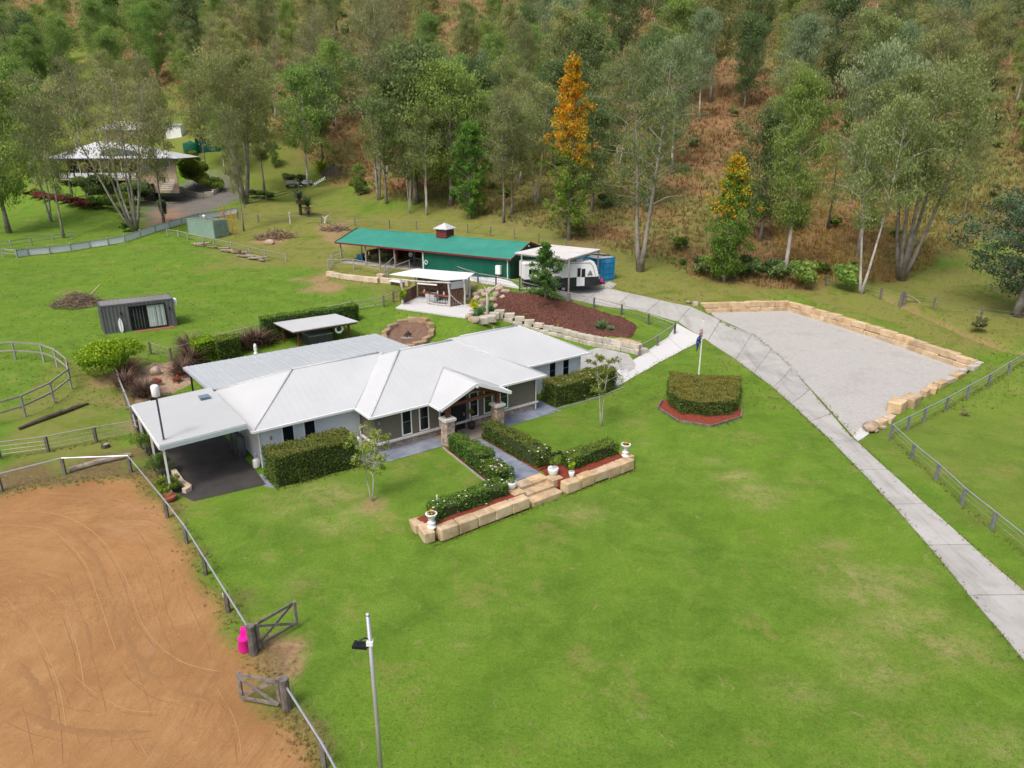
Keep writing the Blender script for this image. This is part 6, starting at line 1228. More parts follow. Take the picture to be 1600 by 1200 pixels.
def arm_leg(J, B, s, sh, el, wr, hip, kn, an, mt, ms):
    n = 'L' if s < 0 else 'R'
    J['sh'+n] = (*sh, .075, mt); J['el'+n] = (*el, .052, mt); J['wr'+n] = (*wr, .034, ms); d = np.array(wr)-np.array(el); d = d/np.linalg.norm(d); hd = np.array(wr)+d*.08
    J['ha'+n] = (*hd, (.045,.022), ms); B += [('chest','sh'+n), ('sh'+n,'el'+n), ('el'+n,'wr'+n), ('wr'+n,'ha'+n)]
    for k in range(4):                                        # fingers and thumb
        f = hd+d*(.085-.012*abs(k-1.4))+np.array([(k-1.5)*.022, 0, -.01]); J['f%d%s' % (k, n)] = (*f, .009, ms); B.append(('ha'+n, 'f%d%s' % (k, n)))
    J['th'+n] = (*(hd+np.array([-s*.045,.02,.01])), .01, ms); B.append(('ha'+n, 'th'+n))
    J['hip'+n] = (*hip, .105, 0); J['kn'+n] = (*kn, .068, 0); J['an'+n] = (*an, .048, 0); J['to'+n] = (an[0], an[1]+.19, an[2]-.045, (.045,.03), 3); B += [('pelvis','hip'+n), ('hip'+n,'kn'+n), ('kn'+n,'an'+n), ('an'+n,'to'+n)]
def person(p, rz, label, mats, bent=False, cap=None):
    t_ = thing('person', label, 'person', tuple(p)); J = {}; B = []
    if not bent:
        J['pelvis'] = (0,0,.95,(.16,.12),0); J['waist'] = (0,0,1.08,(.15,.115),1); J['chest'] = (0,.0,1.34,(.18,.125),1); J['neck'] = (0,.01,1.51,.055,2); J['jaw'] = (0,.035,1.57,(.062,.07),2); J['head'] = (0,.02,1.67,(.078,.095),2); J['crown'] = (0,.01,1.74,(.06,.07),2)
        arm_leg(J, B, -1, (-.20,0,1.42), (-.27,-.02,1.14), (-.25,.08,.90), (-.09,0,.88), (-.10,.03,.48), (-.11,-.02,.09), 1, 2); arm_leg(J, B, 1, (.20,0,1.42), (.27,.0,1.14), (.22,.16,.98), (.09,0,.88), (.10,.0,.48), (.12,-.04,.09), 1, 2); hc = np.array([0,.015,1.69])
    else:
        J['pelvis'] = (0,-.05,.90,(.16,.13),0); J['waist'] = (0,.08,.98,(.15,.12),1); J['chest'] = (0,.34,1.02,(.18,.13),1); J['neck'] = (0,.49,.98,.055,2); J['jaw'] = (0,.55,.92,.065,2); J['head'] = (0,.62,.93,(.078,.09),2); J['crown'] = (0,.68,.95,(.06,.07),2)
        arm_leg(J, B, -1, (-.19,.38,.98), (-.22,.42,.70), (-.10,.52,.52), (-.10,-.05,.84), (-.14,.14,.46), (-.14,-.06,.09), 1, 2); arm_leg(J, B, 1, (.19,.38,.98), (.22,.42,.70), (.10,.54,.54), (.10,-.05,.84), (.15,.16,.46), (.16,-.02,.09), 1, 2); hc = np.array([0,.63,.97])
    B = [('pelvis','waist'), ('waist','chest'), ('chest','neck'), ('neck','jaw'), ('jaw','head'), ('head','crown')]+B
    b_ = skinfig('body', J, B, mats, t_); b_.rotation_euler[2] = rz
    h_ = MB().lathe([(.06,-.02),(.092,.0),(.10,.05),(.075,.10),(.02,.125)], hc+np.array([0,-.015,.0]), 12).mesh('hair', cap or mHair, True); o = link('cap' if cap else 'hair', h_, t_); o.rotation_euler[2] = rz
    f_ = MB(); f = 1 if not bent else 1
    f_.lathe([(.012,0),(.014,.02),(.008,.04)], hc+np.array([0,.085,-.05]), 6); f_.lathe([(.011,-.006),(.011,.006)], hc+np.array([-.032,.078,-.012]), 6); f_.lathe([(.011,-.006),(.011,.006)], hc+np.array([.032,.078,-.012]), 6); f_.box(hc+np.array([0,.083,-.085]), (.045,.012,.008)); f_.box(hc+np.array([-.086,0,-.03]), (.015,.035,.055)); f_.box(hc+np.array([.086,0,-.03]), (.015,.035,.055))
    o = link('face_features', f_.mesh('face_features', mSkin, True), t_); o.rotation_euler[2] = rz; return t_
def floorpx(px, py, z=SZ+.05): return PX(px, py, z)
person(floorpx(642.5, 413.5), SA+math.pi*.02, 'person in a white shirt and dark jeans seen from behind in the open stable', [mDenim, mShirtW, mSkin, mBoot])
person(floorpx(565, 409), SA-1.0, 'person in maroon shirt and light jeans bending over beside the dark horse', [mDenimL, mShirtM, mSkin, mBoot], True, mMaroon)
hp_ = floorpx(586, 407); t_ = thing('horse', 'dark horse standing in the shade of the open stable', 'horse', tuple(hp_)); mHorse = mat('dark_bay_coat', [(.012,.009,.008),(.03,.02,.016)], 3, .6); mMane = mat('black_mane', [(.006,.005,.005)], 4, .6)
J = {'belly': (0,0,1.12,(.27,.31),0), 'chest': (.55,0,1.12,(.24,.31),0), 'wither': (.68,0,1.30,(.15,.2),0), 'rump': (-.55,0,1.18,(.26,.29),0), 'tailhead': (-.80,0,1.25,.14,0), 'nk': (.98,0,1.52,(.10,.18),0), 'poll': (1.16,0,1.78,(.09,.13),0), 'jowl': (1.27,0,1.66,(.085,.13),0), 'muz': (1.50,0,1.40,(.06,.075),0), 'nose': (1.56,0,1.33,(.05,.05),0)}
B = [('belly','chest'), ('chest','wither'), ('wither','nk'), ('nk','poll'), ('poll','jowl'), ('jowl','muz'), ('muz','nose'), ('belly','rump'), ('rump','tailhead')]
for s, n in ((-1,'L'), (1,'R')):
    J['el'+n] = (.58,s*.15,.82,.11,0); J['kf'+n] = (.60,s*.15,.46,.055,0); J['pf'+n] = (.60,s*.15,.14,.042,0); J['hf'+n] = (.64,s*.15,.05,.055,1); B += [('chest','el'+n), ('el'+n,'kf'+n), ('kf'+n,'pf'+n), ('pf'+n,'hf'+n)]
    J['st'+n] = (-.46,s*.15,.85,.15,0); J['hk'+n] = (-.76,s*.15,.52,.065,0); J['pr'+n] = (-.70,s*.15,.14,.045,0); J['hr'+n] = (-.66,s*.15,.05,.058,1); B += [('rump','st'+n), ('st'+n,'hk'+n), ('hk'+n,'pr'+n), ('pr'+n,'hr'+n)]
    J['ear'+n] = (1.14,s*.07,1.97,.025,0); B.append(('poll','ear'+n))
hb_ = skinfig('body', J, B, [mHorse, mMane], t_); hb_.rotation_euler[2] = SA+.15
for nm, mb in (('mane', MB().tube([(.62,0,1.47),(.85,0,1.62),(1.05,0,1.86),(1.18,0,1.9)], [.05,.07,.06,.03], 5)), ('tail', MB().tube([(-.86,0,1.3),(-1.02,0,1.1),(-1.05,0,.6),(-1.0,0,.4)], [.05,.09,.09,.02], 6))): o = link(nm, mb.mesh(nm, mMane, True), t_); o.rotation_euler[2] = SA+.15
# stable yard rails and terrace wall
tw = thing('terrace_wall', 'single row of cream stone blocks below the stable yard', 'retaining wall', tuple(at(560,436))); random.seed(12)
stone_row('cut', tw, pxpoly((512,430),(535,435),(592,441)), 7, .5, .62, -.12, .015, zf=lambda x, y: float(T(x, y))); stone_row('cut', tw, pxpoly((596,441),(640,446)), 3, .5, .62, -.12, .015, zf=lambda x, y: float(T(x, y))); stone('cut', tw, at(596,437)+[0,0,.45], (.9,.6,.4), SA)
fence('yard_rail', 'galvanised pipe rails round the stable yard', ats((513,423),(553,422),(594,431)), 1.35, .13, pm=mPaleRail, rails=(1.3,.75), rm=mPaleRail, rr=.045); fence('yard_rail', 'looped pipe rails at the left end of the stable yard', ats((513,423),(520,412),(536,407)), 1.3, .08, skip=(0,), pm=mPipe, rails=(1.25,.8,.4), rm=mPipe, rr=.04)
fence('yard_gate', 'open pipe gate with cross braces between yard and stable', ats((602,433),(619,417)), 1.45, .14, pm=mPaleRail, rails=(1.35,.5), rm=mPaleRail, rr=.045, cat='gate'); g_ = bpy.data.objects['yard_gate']; a, b_ = ats((602,433),(619,417)); MB().tube([a+[0,0,.5], (a+b_)/2+[0,0,1.3], b_+[0,0,.5]], .035, 6).obj('brace', mPaleRail, g_)
fence('yard_rail', 'low pipe rails from the yard gate to the driveway fence', ats((606,433),(640,420),(647,415)), 1.1, .1, pm=mPaleRail, rails=(1.0,.5), rm=mPaleRail, rr=.04)
# ------------------------------------------------------------------ caravan, its shelter, blue container
b0 = at(888, 471); b1 = at(815, 443.5); zr0 = b0[2]+htop(b0, 404); zr1 = b1[2]+htop(b1, 396)
rc = [PX(804,394.5,zr1), PX(887,404.5,zr0), PX(939,389.5,zr0+.1), PX(860,382,zr1+.1)]
sh_ = thing('caravan_shelter', 'off-white flat roof on thin steel posts over the caravan', 'shelter', tuple(b1)); MB().slab([tuple(q) for q in rc], .10).obj('roof', mat('dusty_white_sheet', [(.56,.55,.53),(.66,.65,.63)], .8, .6, stain=((.38,.36,.33), .9, 2)), sh_)
mrc = sum(rc)/4; 
for q, bz_ in ((b0, b0[2]), (b1, b1[2])): MB().box((q[0], q[1], bz_+(max(zr0,zr1)-bz_)/2-.08), (.13,.13,max(zr0,zr1)-bz_-.1), SA).obj('post', mPaleRail, sh_)
for q in (rc[2], rc[3]): q = q+(mrc-q)*.06; g = float(T(q[0], q[1])); MB().box((q[0], q[1], g+(q[2]-g)/2-.06), (.11,.11,q[2]-g-.1), SA).obj('post', mPipe, sh_)
for i in range(4): a, b_ = rc[i], rc[(i+1) % 4]; MB().bar(a+(mrc-a)*.03-[0,0,.17], b_+(mrc-b_)*.03-[0,0,.17], .06, .13).obj('beam', mat('grey_beam', [(.3,.29,.28)], 2), sh_)
MB().box((b0[0], b0[1], b0[2]+.35), (.3,.3,1.1), SA).obj('post_footing', mPaleRail, sh_)
cA, cB = at(819, 450), at(934, 460); ce = (cB-cA)[:2]; CL_ = np.linalg.norm(ce); ce /= CL_; cn = np.array([-ce[1], ce[0]]); cz = float(T(*((cA+cB)[:2]/2)))+.05
cv = thing('caravan', 'black and white off-road caravan parked under the flat-roofed shelter', 'caravan', (cA[0], cA[1], cz)); HK = 2.95
def C3(s, d, k): return (cA[0]+ce[0]*s+cn[0]*d, cA[1]+ce[1]*s+cn[1]*d, cz+k)
CW = 2.25; sl0 = CL_
mBlk = mat('black_body', [(.014,.016,.020),(.022,.025,.03)], 1, .35, spec=.5); mWht = mat('white_body', [(.76,.77,.78),(.80,.81,.82)], 1, .3, spec=.5)
def prof(poly, d0, d1, m, nm, par=cv):
    n = len(poly); vs = [C3(s, d0, k) for s, k in poly]+[C3(s, d1, k) for s, k in poly]
    return MB().add(vs, [tuple(range(n)), tuple(range(2*n-1, n-1, -1))]+[((i+1) % n, i, n+i, n+(i+1) % n) for i in range(n)]).obj(nm, m, par)
prof([(0,.4),(sl0-.9,.4),(sl0-.45,.55),(sl0-.05,1.15),(sl0,1.45),(0,1.45)], 0, CW, mBlk, 'lower_body')
prof([(0,1.452),(sl0,1.452),(sl0-.05,1.8),(sl0-.30,2.62),(sl0-.55,3.0),(.10,3.05),(0,2.97)], .01, CW-.01, mWht, 'upper_body')
prof([(sl0-.40,.62),(sl0-.0,1.12),(sl0+.03,1.46),(sl0+.03,1.6),(sl0+.01,1.6),(sl0-.42,.62)], .05, CW-.05, mBlk, 'front_guard')
def cpanel(s0, s1, k0, k1, m, nm, off=.015): return MB().slab([C3(s0,-off,k0), C3(s1,-off,k0), C3(s1,-off,k1), C3(s0,-off,k1)], off*.8, v3(cn, 0)).obj(nm, m, cv)
for s0, s1, k0, k1 in ((.5,1.5,1.95,2.45), (2.0,2.45,1.95,2.4), (3.55,3.95,2.2,2.65)): cpanel(s0, s1, k0, k1, mGlass, 'window')
d_ = cpanel(sl0-2.35, sl0-1.5, .55, 2.7, mWht, 'door', .02); cpanel(sl0-2.3, sl0-1.95, 1.5, 2.4, mGlass, 'window', .035); cpanel(sl0-1.85, sl0-1.45, 1.45, 2.3, mGlass, 'window', .035)
for k in range(5): MB().slab([C3(sl0-1.25+k*.06,-.02,1.6+k*.11), C3(sl0-.6-k*.05,-.02,1.6+k*.11), C3(sl0-.66-k*.06,-.02,1.66+k*.11), C3(sl0-1.2+k*.06,-.02,1.66+k*.11)], .01, v3(cn, 0)).obj('stripe', mBlk, cv)
for s in (2.6, 3.1): MB().slab([C3(s,-.02,1.4), C3(s+.9,-.02,1.4), C3(s+.7,-.02,1.62), C3(s+.1,-.02,1.7)], .01, v3(cn, 0)).obj('stripe', mat('grey_graphic', [(.16,.17,.19)], 2), cv)
MB().tube([C3(.05,-.01,2.92), C3(sl0-.95,-.01,2.9), C3(sl0-.62,-.01,2.5), C3(sl0-.30,-.01,1.5)], .022, 6).obj('trim_strip', mBlk, cv)
cpanel(.25,.75,.7,1.15, mat('dark_hatch', [(.03,.032,.036)], 2, .6), 'hatch'); cpanel(sl0-1.4,sl0-.95,.68,1.1, MATS['dark_hatch'], 'hatch')
for s in (CL_*.42, CL_*.42+.85):
    for d in (.12, CW-.12): w_ = MB().tube([C3(s,d-.11,.36), C3(s,d+.11,.36)], .36, 16).obj('wheel', mat('tyre_rubber', [(.015,.015,.015),(.03,.03,.03)], 5, .9), cv); MB().tube([C3(s,d-.125,.36), C3(s,d+.125,.36)], .2, 12).obj('rim', mPipe, w_)
cpanel(CL_*.42-.45, CL_*.42+1.3, .45, .8, MATS['dark_hatch'], 'wheel_arch', .03)
for d in (.35, CW-.35): MB().bar(C3(sl0-.5,d,.5), C3(sl0+1.15,CW/2,.5), .09, .13).obj('drawbar', mBlk, cv)
MB().tube([C3(sl0+1.05,CW/2,.55), C3(sl0+1.05,CW/2,.05)], .04, 6).obj('jockey_stand', mPipe, cv); b_ = MB(); b_.bar(C3(sl0+.05,.35,.78), C3(sl0+.05,CW-.35,.78), .6, .55); b_.obj('toolbox', mBlk, cv); MB().tube([C3(sl0+1.1,CW/2,.55), C3(sl0+1.35,CW/2,.55)], [.07,.05], 8).obj('coupling', mat('orange_coupling', [(.5,.2,.06)], 2), cv)
for d in (.3, .75): MB().tube([C3(sl0-.05+.4,d+.6,.95), C3(sl0-.05+.4,d+.6,1.45)], .14, 10).obj('gas_bottle', mPipe, cv)
t_ = thing('pink_cover', 'bright pink cover on the caravan drawbar', 'cover', C3(sl0+.7,CW/2,.6)); MB().lathe([(.2,0),(.24,.15),(.15,.34),(.02,.4)], C3(sl0+.7,CW/2,.58), 10).obj('cloth', mPink, t_, True); MB().lathe([(.10,.36),(.04,.46)], C3(sl0+.7,CW/2,.58), 8).obj('knot', mPink, t_)
MB().slab([C3(sl0-2.2,.8,3.17), C3(sl0-1.5,.8,3.17), C3(sl0-1.5,1.4,3.17), C3(sl0-2.2,1.4,3.17)], .16).obj('roof_hatch', mWhiteP, cv); MB().slab([C3(2.6,.5,3.08), C3(4.2,.5,3.08), C3(4.2,1.5,3.08), C3(2.6,1.5,3.08)], .04).obj('solar_panel', mGlass, cv)
for d in (.2, CW-.2): MB().slab([C3(sl0-.10,d-.12,1.7), C3(sl0-.10,d+.12,1.7), C3(sl0-.38,d+.12,2.2), C3(sl0-.38,d-.12,2.2)], .02, v3(-ce, 0)).obj('front_stripe', mBlk, cv)
bB = at(931, 442); n_b = (at(951, 438.5)-bB)[:2]; n_b /= np.linalg.norm(n_b); e_b = np.array([n_b[1], -n_b[0]])
rt, W3, L = container('shipping_container', 'bright blue shipping container behind the caravan, its doors facing the drive', 'shipping container', bB[:2]-e_b*6.06, bB[:2], 2.44, 2.6, mat('bright_blue_container', [(.012,.17,.36),(.025,.24,.46)], .8, .55, stain=((.25,.4,.5), .9, 1.5)), doors='right', z=bB[2], roofm=mat('pale_container_roof', [(.42,.41,.38),(.52,.51,.48)], 1, .6))
t_ = thing('junk_on_roof', 'jumble of pale boards and dark straps on the blue container roof', 'boards', W3(4.5, 1.2, 2.6)); 
for k in range(7): a = random.uniform(-.5, .5); MB().box(W3(3.9+random.uniform(-.9,1.6), .4+k*.25, 2.68+.05*(k % 3)), (1.3,.2,.06), a).obj('board', mPaleRail if k % 2 else mDark, t_)
ap = tag(MB().prism(pxpoly((938,446),(952,440),(964,444),(955,451)), lambda x, y: float(T(x, y))-.1, lambda x, y: float(T(x, y))+.03).obj('concrete_apron', mConc), 'small concrete apron in front of the blue container', kind='structure')
# small dense tree on the mulch bank
tree_kind('bank_tree', leafmat('bank_tree_leaf', [(.04,.10,.022),(.08,.18,.03),(.125,.255,.04),(.18,.33,.055)], .1, .4), mBarkGrey, seed=31, h=7.5, tr=.12, base=.12, cw=5.2, nb=34, nl=5200, ll=.30, lw=.15, shape='cone', droop=.3, rc=.5, clump=4, up=.35)
bt = at(852, 469); tree('bank_tree', bt, htop(bt, 377), 'bushy bright green young tree in front of the caravan', .5, 'young_tree')
# ------------------------------------------------------------------ parking pad walls, right fence
pw = thing('parking_retaining_wall', 'two-course sandstone block wall along the back of the parking pad', 'retaining wall', tuple(at(1313, 512))); random.seed(21)
bl = [_padpt(*q) for q in ((1099,489),(1232,486),(1314,511),(1398,539),(1512,580))]; cen = np.mean(pad_poly, 0)
for (i, j), n in (((0,1), 6), ((1,4), 13)):
    for c_, (h, off, k0) in enumerate(((.46, .0, n), (.52, .13, n))):
        ln = [p+(p-cen)/np.linalg.norm(p-cen)*(.28+off) for p in bl[i:j+1]]
        stone_row('sand', pw, ln, k0 if c_ == 0 else n, .62, h, -.04 if c_ == 0 else .44, .03, zf=lambda x, y: float(pad_z(x, y)))
p_ = _padpt(1100, 488); stone('grey', pw, (p_[0]-.9, p_[1]+.2, float(T(p_[0]-.9, p_[1]+.2))+.12), (.5,.5,.4))
p_ = _padpt(1090, 487); stone('rock', pw, (p_[0]-.9, p_[1]+.4, float(T(p_[0]-.9, p_[1]+.4))+.1), (.6,.5,.35))
rw = thing('boulder_edging', 'row of loose sandstone blocks along the right edge of the parking pad', 'rock edging', tuple(at(1430, 620)))
for px, py, w, h, kd in ((1360,672,1.5,.55,'rock'),(1376,664,.9,.4,'sand'),(1389,658,.9,.42,'sand'),(1368,676,.45,.32,'rock'),(1380,671,.45,.3,'rock'),(1400,641,1.5,.8,'sand'),(1422,633,1.5,.75,'sand'),(1435,624,.8,.45,'rock'),(1444,618,.8,.5,'sand'),(1455,612,1.1,.5,'sand'),(1468,604,1.1,.45,'sand'),(1481,597,1.0,.4,'grey'),(1494,590,1.1,.4,'sand'),(1507,583,1.0,.4,'grey'),(1520,577,.9,.35,'grey'),(1529,571,.7,.3,'grey')):
    p = at(px, py); stone(kd, rw, p+[0,0,h*.45], (w, w*.62, h), random.uniform(.5,.95), 'edging_rock')
p1s = ((1391,686),(1424,718),(1462,750),(1502,789),(1549,828),(1604,874),(1670,930)); p2s = ((1418,672),(1443,659),(1478,641),(1511,622),(1544,604),(1575,584),(1612,562),(1660,536))
fence('paddock_fence', 'pipe rail fence on bluish grey posts running down beside the driveway', ats(*p1s), .98, .14, pm=mat('blue_grey_post', [(.13,.135,.145),(.22,.225,.235)], 4, .85, .3, 18, rnd=.25), rails=(1.0,), rr=.035, wires=(.78,.5)); fence('paddock_fence', 'pipe rail fence on bluish grey posts running back behind the boulders', ats(p1s[0], *p2s), .98, .14, skip=(0,), pm=MATS['blue_grey_post'], rails=(1.0,), rr=.035, wires=(.75,.45))
# ------------------------------------------------------------------ back paddock and neighbouring house
gB = at(336, 373.5); g1 = at(283, 363); dx = (g1-gB)[:2]; dx = dx/np.linalg.norm(dx)*6.06; gA = gB[:2]+dx
rt, W3, L = container('shipping_container', 'weathered pale green shipping container at the end of the white fence', 'shipping container', gA, gB[:2], 2.44, 2.6, mat('pale_green_container', [(.19,.30,.25),(.24,.36,.30)], .8, .7, stain=((.30,.14,.09), .7, 1.6)), doors='right', z=gB[2], roofm=mat('rusty_pale_roof', [(.20,.28,.25),(.27,.33,.29),(.36,.17,.09)], .5, .8))
MB().lathe([(.12,0),(.12,.2),(.25,.3),(.22,.5),(.02,.55)], W3(2.6, 1.2, 2.6), 12).obj('roof_ventilator', mWhiteP, rt, True)
mYel = mat('ochre_steel', [(.42,.22,.05),(.52,.29,.08)], 2, .7)
for i, (s, lb_) in enumerate(((3.3,'ochre steel trestle frame behind the pale green container, leftmost of three'), (4.9,'ochre steel trestle frame behind the pale green container, middle of three'), (6.6,'tall ochre steel ladder frame at the right end of the pale green container'))):
    d = 3.4 if i < 2 else 2.9; k1 = 4.2; t_ = thing('trestle_frame', lb_, 'trestle', W3(s, d, 0), 'ochre steel frames by the green container')
    for q in (0, .9): MB().tube([W3(s+q,d,0), W3(s+q,d,k1 if i < 2 else 3.6)], .05, 5).obj('upright', mYel, t_)
    for k in (1.2, 2.4, 3.4): MB().tube([W3(s,d,k), W3(s+.9,d,k+.1)], .04, 5).obj('rung', mYel, t_)
    MB().tube([W3(s,d,2.4), W3(s+.9,d,3.5)], .04, 5).obj('brace', mYel, t_)
# white panel fence
wfp = ats((-30,408),(27,403),(45,400),(78,397),(111,393),(141,388),(169,384),(195,379),(220,371),(243,363),(265,357),(284,351),(310,344),(350,338),(372,334)); wf = thing('white_panel_fence', 'long low fence of bluish white sheet panels curving past the far paddock', 'fence', tuple(wfp[1])); mPanel = mat('bluish_white_sheet', [(.60,.65,.72),(.70,.74,.79)], .5, .6, stain=((.40,.42,.42), .5, 1.5))
for p in wfp[1:]: post_obj(wf, p, 1.15, .16, mPaleRail)
for i in range(1, len(wfp)-1):
    a, b_ = wfp[i], wfp[i+1]; MB().bar(a+[0,.05,.52], b_+[0,.05,.52], .04, .82).obj('panel', mPanel, wf); MB().bar(a+[0,-.05,.98], b_+[0,-.05,.98], .06, .1).obj('rail', mPaleRail, wf)
fence('farm_fence', 'grey two-rail farm fence at the far left of the paddock', ats((-40,405),(6,401),(27,403)), 1.1, .14, pm=mPaleRail, rails=(1.,.5), rm=mPaleRail, rect=(.05,.12)); fence('farm_fence', 'short grey rail fence below the tall thin trunks at far left', ats((-10,391),(18,388),(50,383),(84,379),(115,373)), 1.1, .13, pm=mPaleRail, rails=(1.,.5), rm=mPaleRail, rect=(.05,.1))
fence('yard_fence', 'pale posts and low rail running from the pale green container to the paddock corner', ats((262,369),(279,371),(294,375),(317,380),(335,384),(362,390),(390,397),(415,403),(447,409)), 1.05, .14, pm=mPaleRail, rails=(.95,), rm=mPaleRail, rr=.04, wires=(.4,.65))
lp = thing('log_pile', 'row of stacked grey logs and rails along the pale posts', 'log pile', tuple(at(370, 395))); random.seed(3)
for k in range(16): x = 305+random.random()*110; y = 381+(x-305)*.235+random.uniform(-1, 4); p = at(x, y); a = random.uniform(-.35, .15)-.45; l = random.uniform(1.2, 3.2); d = np.array([math.cos(a), math.sin(a), 0])*l/2; MB().tube([p-d+[0,0,.2], p+d+[0,0,random.uniform(.15,.5)]], [random.uniform(.10,.2), random.uniform(.08,.16)], 7).obj('log', mLog if k % 3 else mDeadWood, lp)
sticks('brush_pile', 'heap of grey branches and earth right of the dark trunk on the back slope', at(432, 372), 3.0, 1.8, 1.0, 160, mDeadWood, 8, .06, 2.2); stone('rock', thing('rubble_rock', 'dark rock beside the heap of branches', 'rock', tuple(at(421,382))), at(421,382)+[0,0,.3], (1.3,1.,.9), .4, 'rock_body')
sticks('fallen_branches', 'fallen bleached branches on the slope left of the stable', at(523, 360), 2.2, 1.2, .6, 60, mDeadWood, 18, .07, 2.4, 'branches'); p, q = at(508, 349), at(514, 342); t_ = thing('dead_stump', 'pale split stump by the back wire fence', 'stump', tuple(p)); MB().tube([p, p+[.3,0,1.0], p+[1.0,.2,1.5]], [.22,.18,.08], 6).obj('trunk', mPoleW, t_); MB().tube([p+[.2,0,.6], p+[-.5,.2,1.2]], [.12,.05], 6).obj('limb', mPoleW, t_)
fence('wire_fence', 'post and wire fence running behind the stable', ats((372,342),(404,348),(454,349),(503,349),(555,353),(609,357),(651,359),(690,361),(731,364),(767,369),(804,373),(842,380),(885,388),(930,396)), 1.25, .14, pm=mPost, wires=(.35,.7,1.0,1.2)); p = at(454, 349); t_ = thing('strainer_post', 'pale tall strainer post in the back wire fence', 'post', tuple(p)); MB().tube([p-[0,0,.2], p+[0,0,1.7]], .15, 8).obj('post_body', mPoleW, t_); MB().lathe([(.13,0),(.1,.05)], p+[0,0,1.7], 8).obj('post_top', mPoleW, t_)
fence('farm_fence', 'timber rail fence climbing from the neighbour\'s drive past the junk heap', ats((382,325),(417,315),(460,303),(497,291),(522,284),(545,276)), 1.1, .14, rails=(1.,.5), rm=mPost, rect=(.05,.11))
fence('creek_fence', 'leaning old posts and wire along the gully behind the parking pad', ats((1290,447),(1375,468),(1409,478),(1458,484),(1532,500),(1620,512)), 1.2, .16, pm=mPost, wires=(.4,.8,1.1)); t_ = thing('fence_strainer', 'thick weathered double strainer post with leaning stay behind the parking pad', 'post', tuple(at(1406,479))); p = at(1406,480); MB().tube([p-[0,0,.2], p+[.05,0,1.7]], .17, 8).obj('post_body', mPost, t_); MB().tube([p+[.35,0,-.2], p+[.4,0,1.5]], .13, 8).obj('post_body', mPost, t_); MB().tube([p+[.4,0,1.3], p+[1.2,-.1,.9], p+[2.3,-.3,.1]], .10, 7).obj('stay', mLog, t_)
# junk heap and small machinery
for px, py, lb_, sz, m in ((458,293,'grey upturned trailer among the junk by the neighbour\'s fence',(2.6,1.6,1.2),mPaleRail), (480,290,'pale sheet stack beside the trailer',(2.2,1.4,.8),mPanel)):
    p = at(px, py); t_ = thing('trailer' if 'trailer' in lb_ else 'sheet_stack', lb_, 'trailer' if 'trailer' in lb_ else 'sheets', tuple(p))
    for k in range(4): MB().box(p+[random.uniform(-.3,.3), random.uniform(-.2,.2), .35+k*sz[2]/4], (sz[0]*random.uniform(.7,1), sz[1]*random.uniform(.6,1), sz[2]/5), random.uniform(-.4,.4)).obj('sheet', m if k % 2 else mTin, t_)
    if 'trailer' in lb_:
        for d in (-.9,.9): MB().tube([p+[d,-.75,.3], p+[d,-.95,.3]], .32, 12).obj('wheel', MATS['tyre_rubber'], t_)
        MB().tube([p+[1.3,0,.4], p+[2.3,-.1,.3]], .06, 6).obj('drawbar', mPipe, t_)
p = at(496, 293); t_ = thing('boat_frame', 'white tilted frame with slats among the junk heap', 'frame', tuple(p))
for k in range(5): MB().bar(p+[-.9+k*.5,0,.3+k*.25], p+[-.4+k*.5,.3,1.1+k*.25], .22, .06).obj('slat', mWhiteP, t_)
MB().bar(p+[-1.2,.1,.2], p+[1.8,.1,1.7], .15, .08).obj('rail', mWhiteP, t_)
# neighbouring house on stilts
nz = float(T(*at(200, 312)[:2])); nb_ = at(180, 309); ny_ = nb_[1]+3; xl, xr = ray(92,255)[0]/ray(92,255)[1]*ny_, ray(272,255)[0]/ray(272,255)[1]*ny_; zE = CH+ray(180,247)[2]/ray(180,247)[1]*ny_; zD = CH+ray(180,279)[2]/ray(180,279)[1]*ny_
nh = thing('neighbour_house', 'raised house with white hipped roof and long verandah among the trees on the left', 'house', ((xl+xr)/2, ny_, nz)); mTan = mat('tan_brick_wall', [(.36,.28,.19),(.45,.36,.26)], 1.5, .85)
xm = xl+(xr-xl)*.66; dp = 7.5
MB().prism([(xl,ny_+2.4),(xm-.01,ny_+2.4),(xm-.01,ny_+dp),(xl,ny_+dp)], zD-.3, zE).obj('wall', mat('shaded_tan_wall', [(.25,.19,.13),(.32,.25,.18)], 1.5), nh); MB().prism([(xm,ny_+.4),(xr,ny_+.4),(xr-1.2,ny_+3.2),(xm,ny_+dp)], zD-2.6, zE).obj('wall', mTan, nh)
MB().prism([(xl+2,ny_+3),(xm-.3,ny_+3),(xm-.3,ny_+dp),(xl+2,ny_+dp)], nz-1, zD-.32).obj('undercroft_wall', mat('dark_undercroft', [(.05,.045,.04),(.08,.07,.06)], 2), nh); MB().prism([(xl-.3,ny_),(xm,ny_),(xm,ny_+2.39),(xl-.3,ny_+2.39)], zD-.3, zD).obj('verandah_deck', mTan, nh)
n = 11
for k in range(n+1): x = xl-.25+(xm-xl+.2)*k/n; MB().box((x, ny_+.05, zD+(zE-zD)/2 if k % 3 == 0 else zD+.55), (.12,.12,(zE-zD) if k % 3 == 0 else 1.1)).obj('verandah_post', mDark if k % 3 else mWhiteP, nh)
for k in range(n): a = xl-.15+(xm-xl+.2)*k/n; MB().box((a+(xm-xl)/n/2, ny_+.05, zD+.55), ((xm-xl)/n-.25,.05,.9)).obj('balustrade_panel', mPanel, nh)
for k in range(5): MB().box((xl+1+k*(xm-xl-2)/4, ny_+.3, (nz+zD-.3)/2-.3), (.3,.3,zD-nz)).obj('stump_post', mPost, nh)
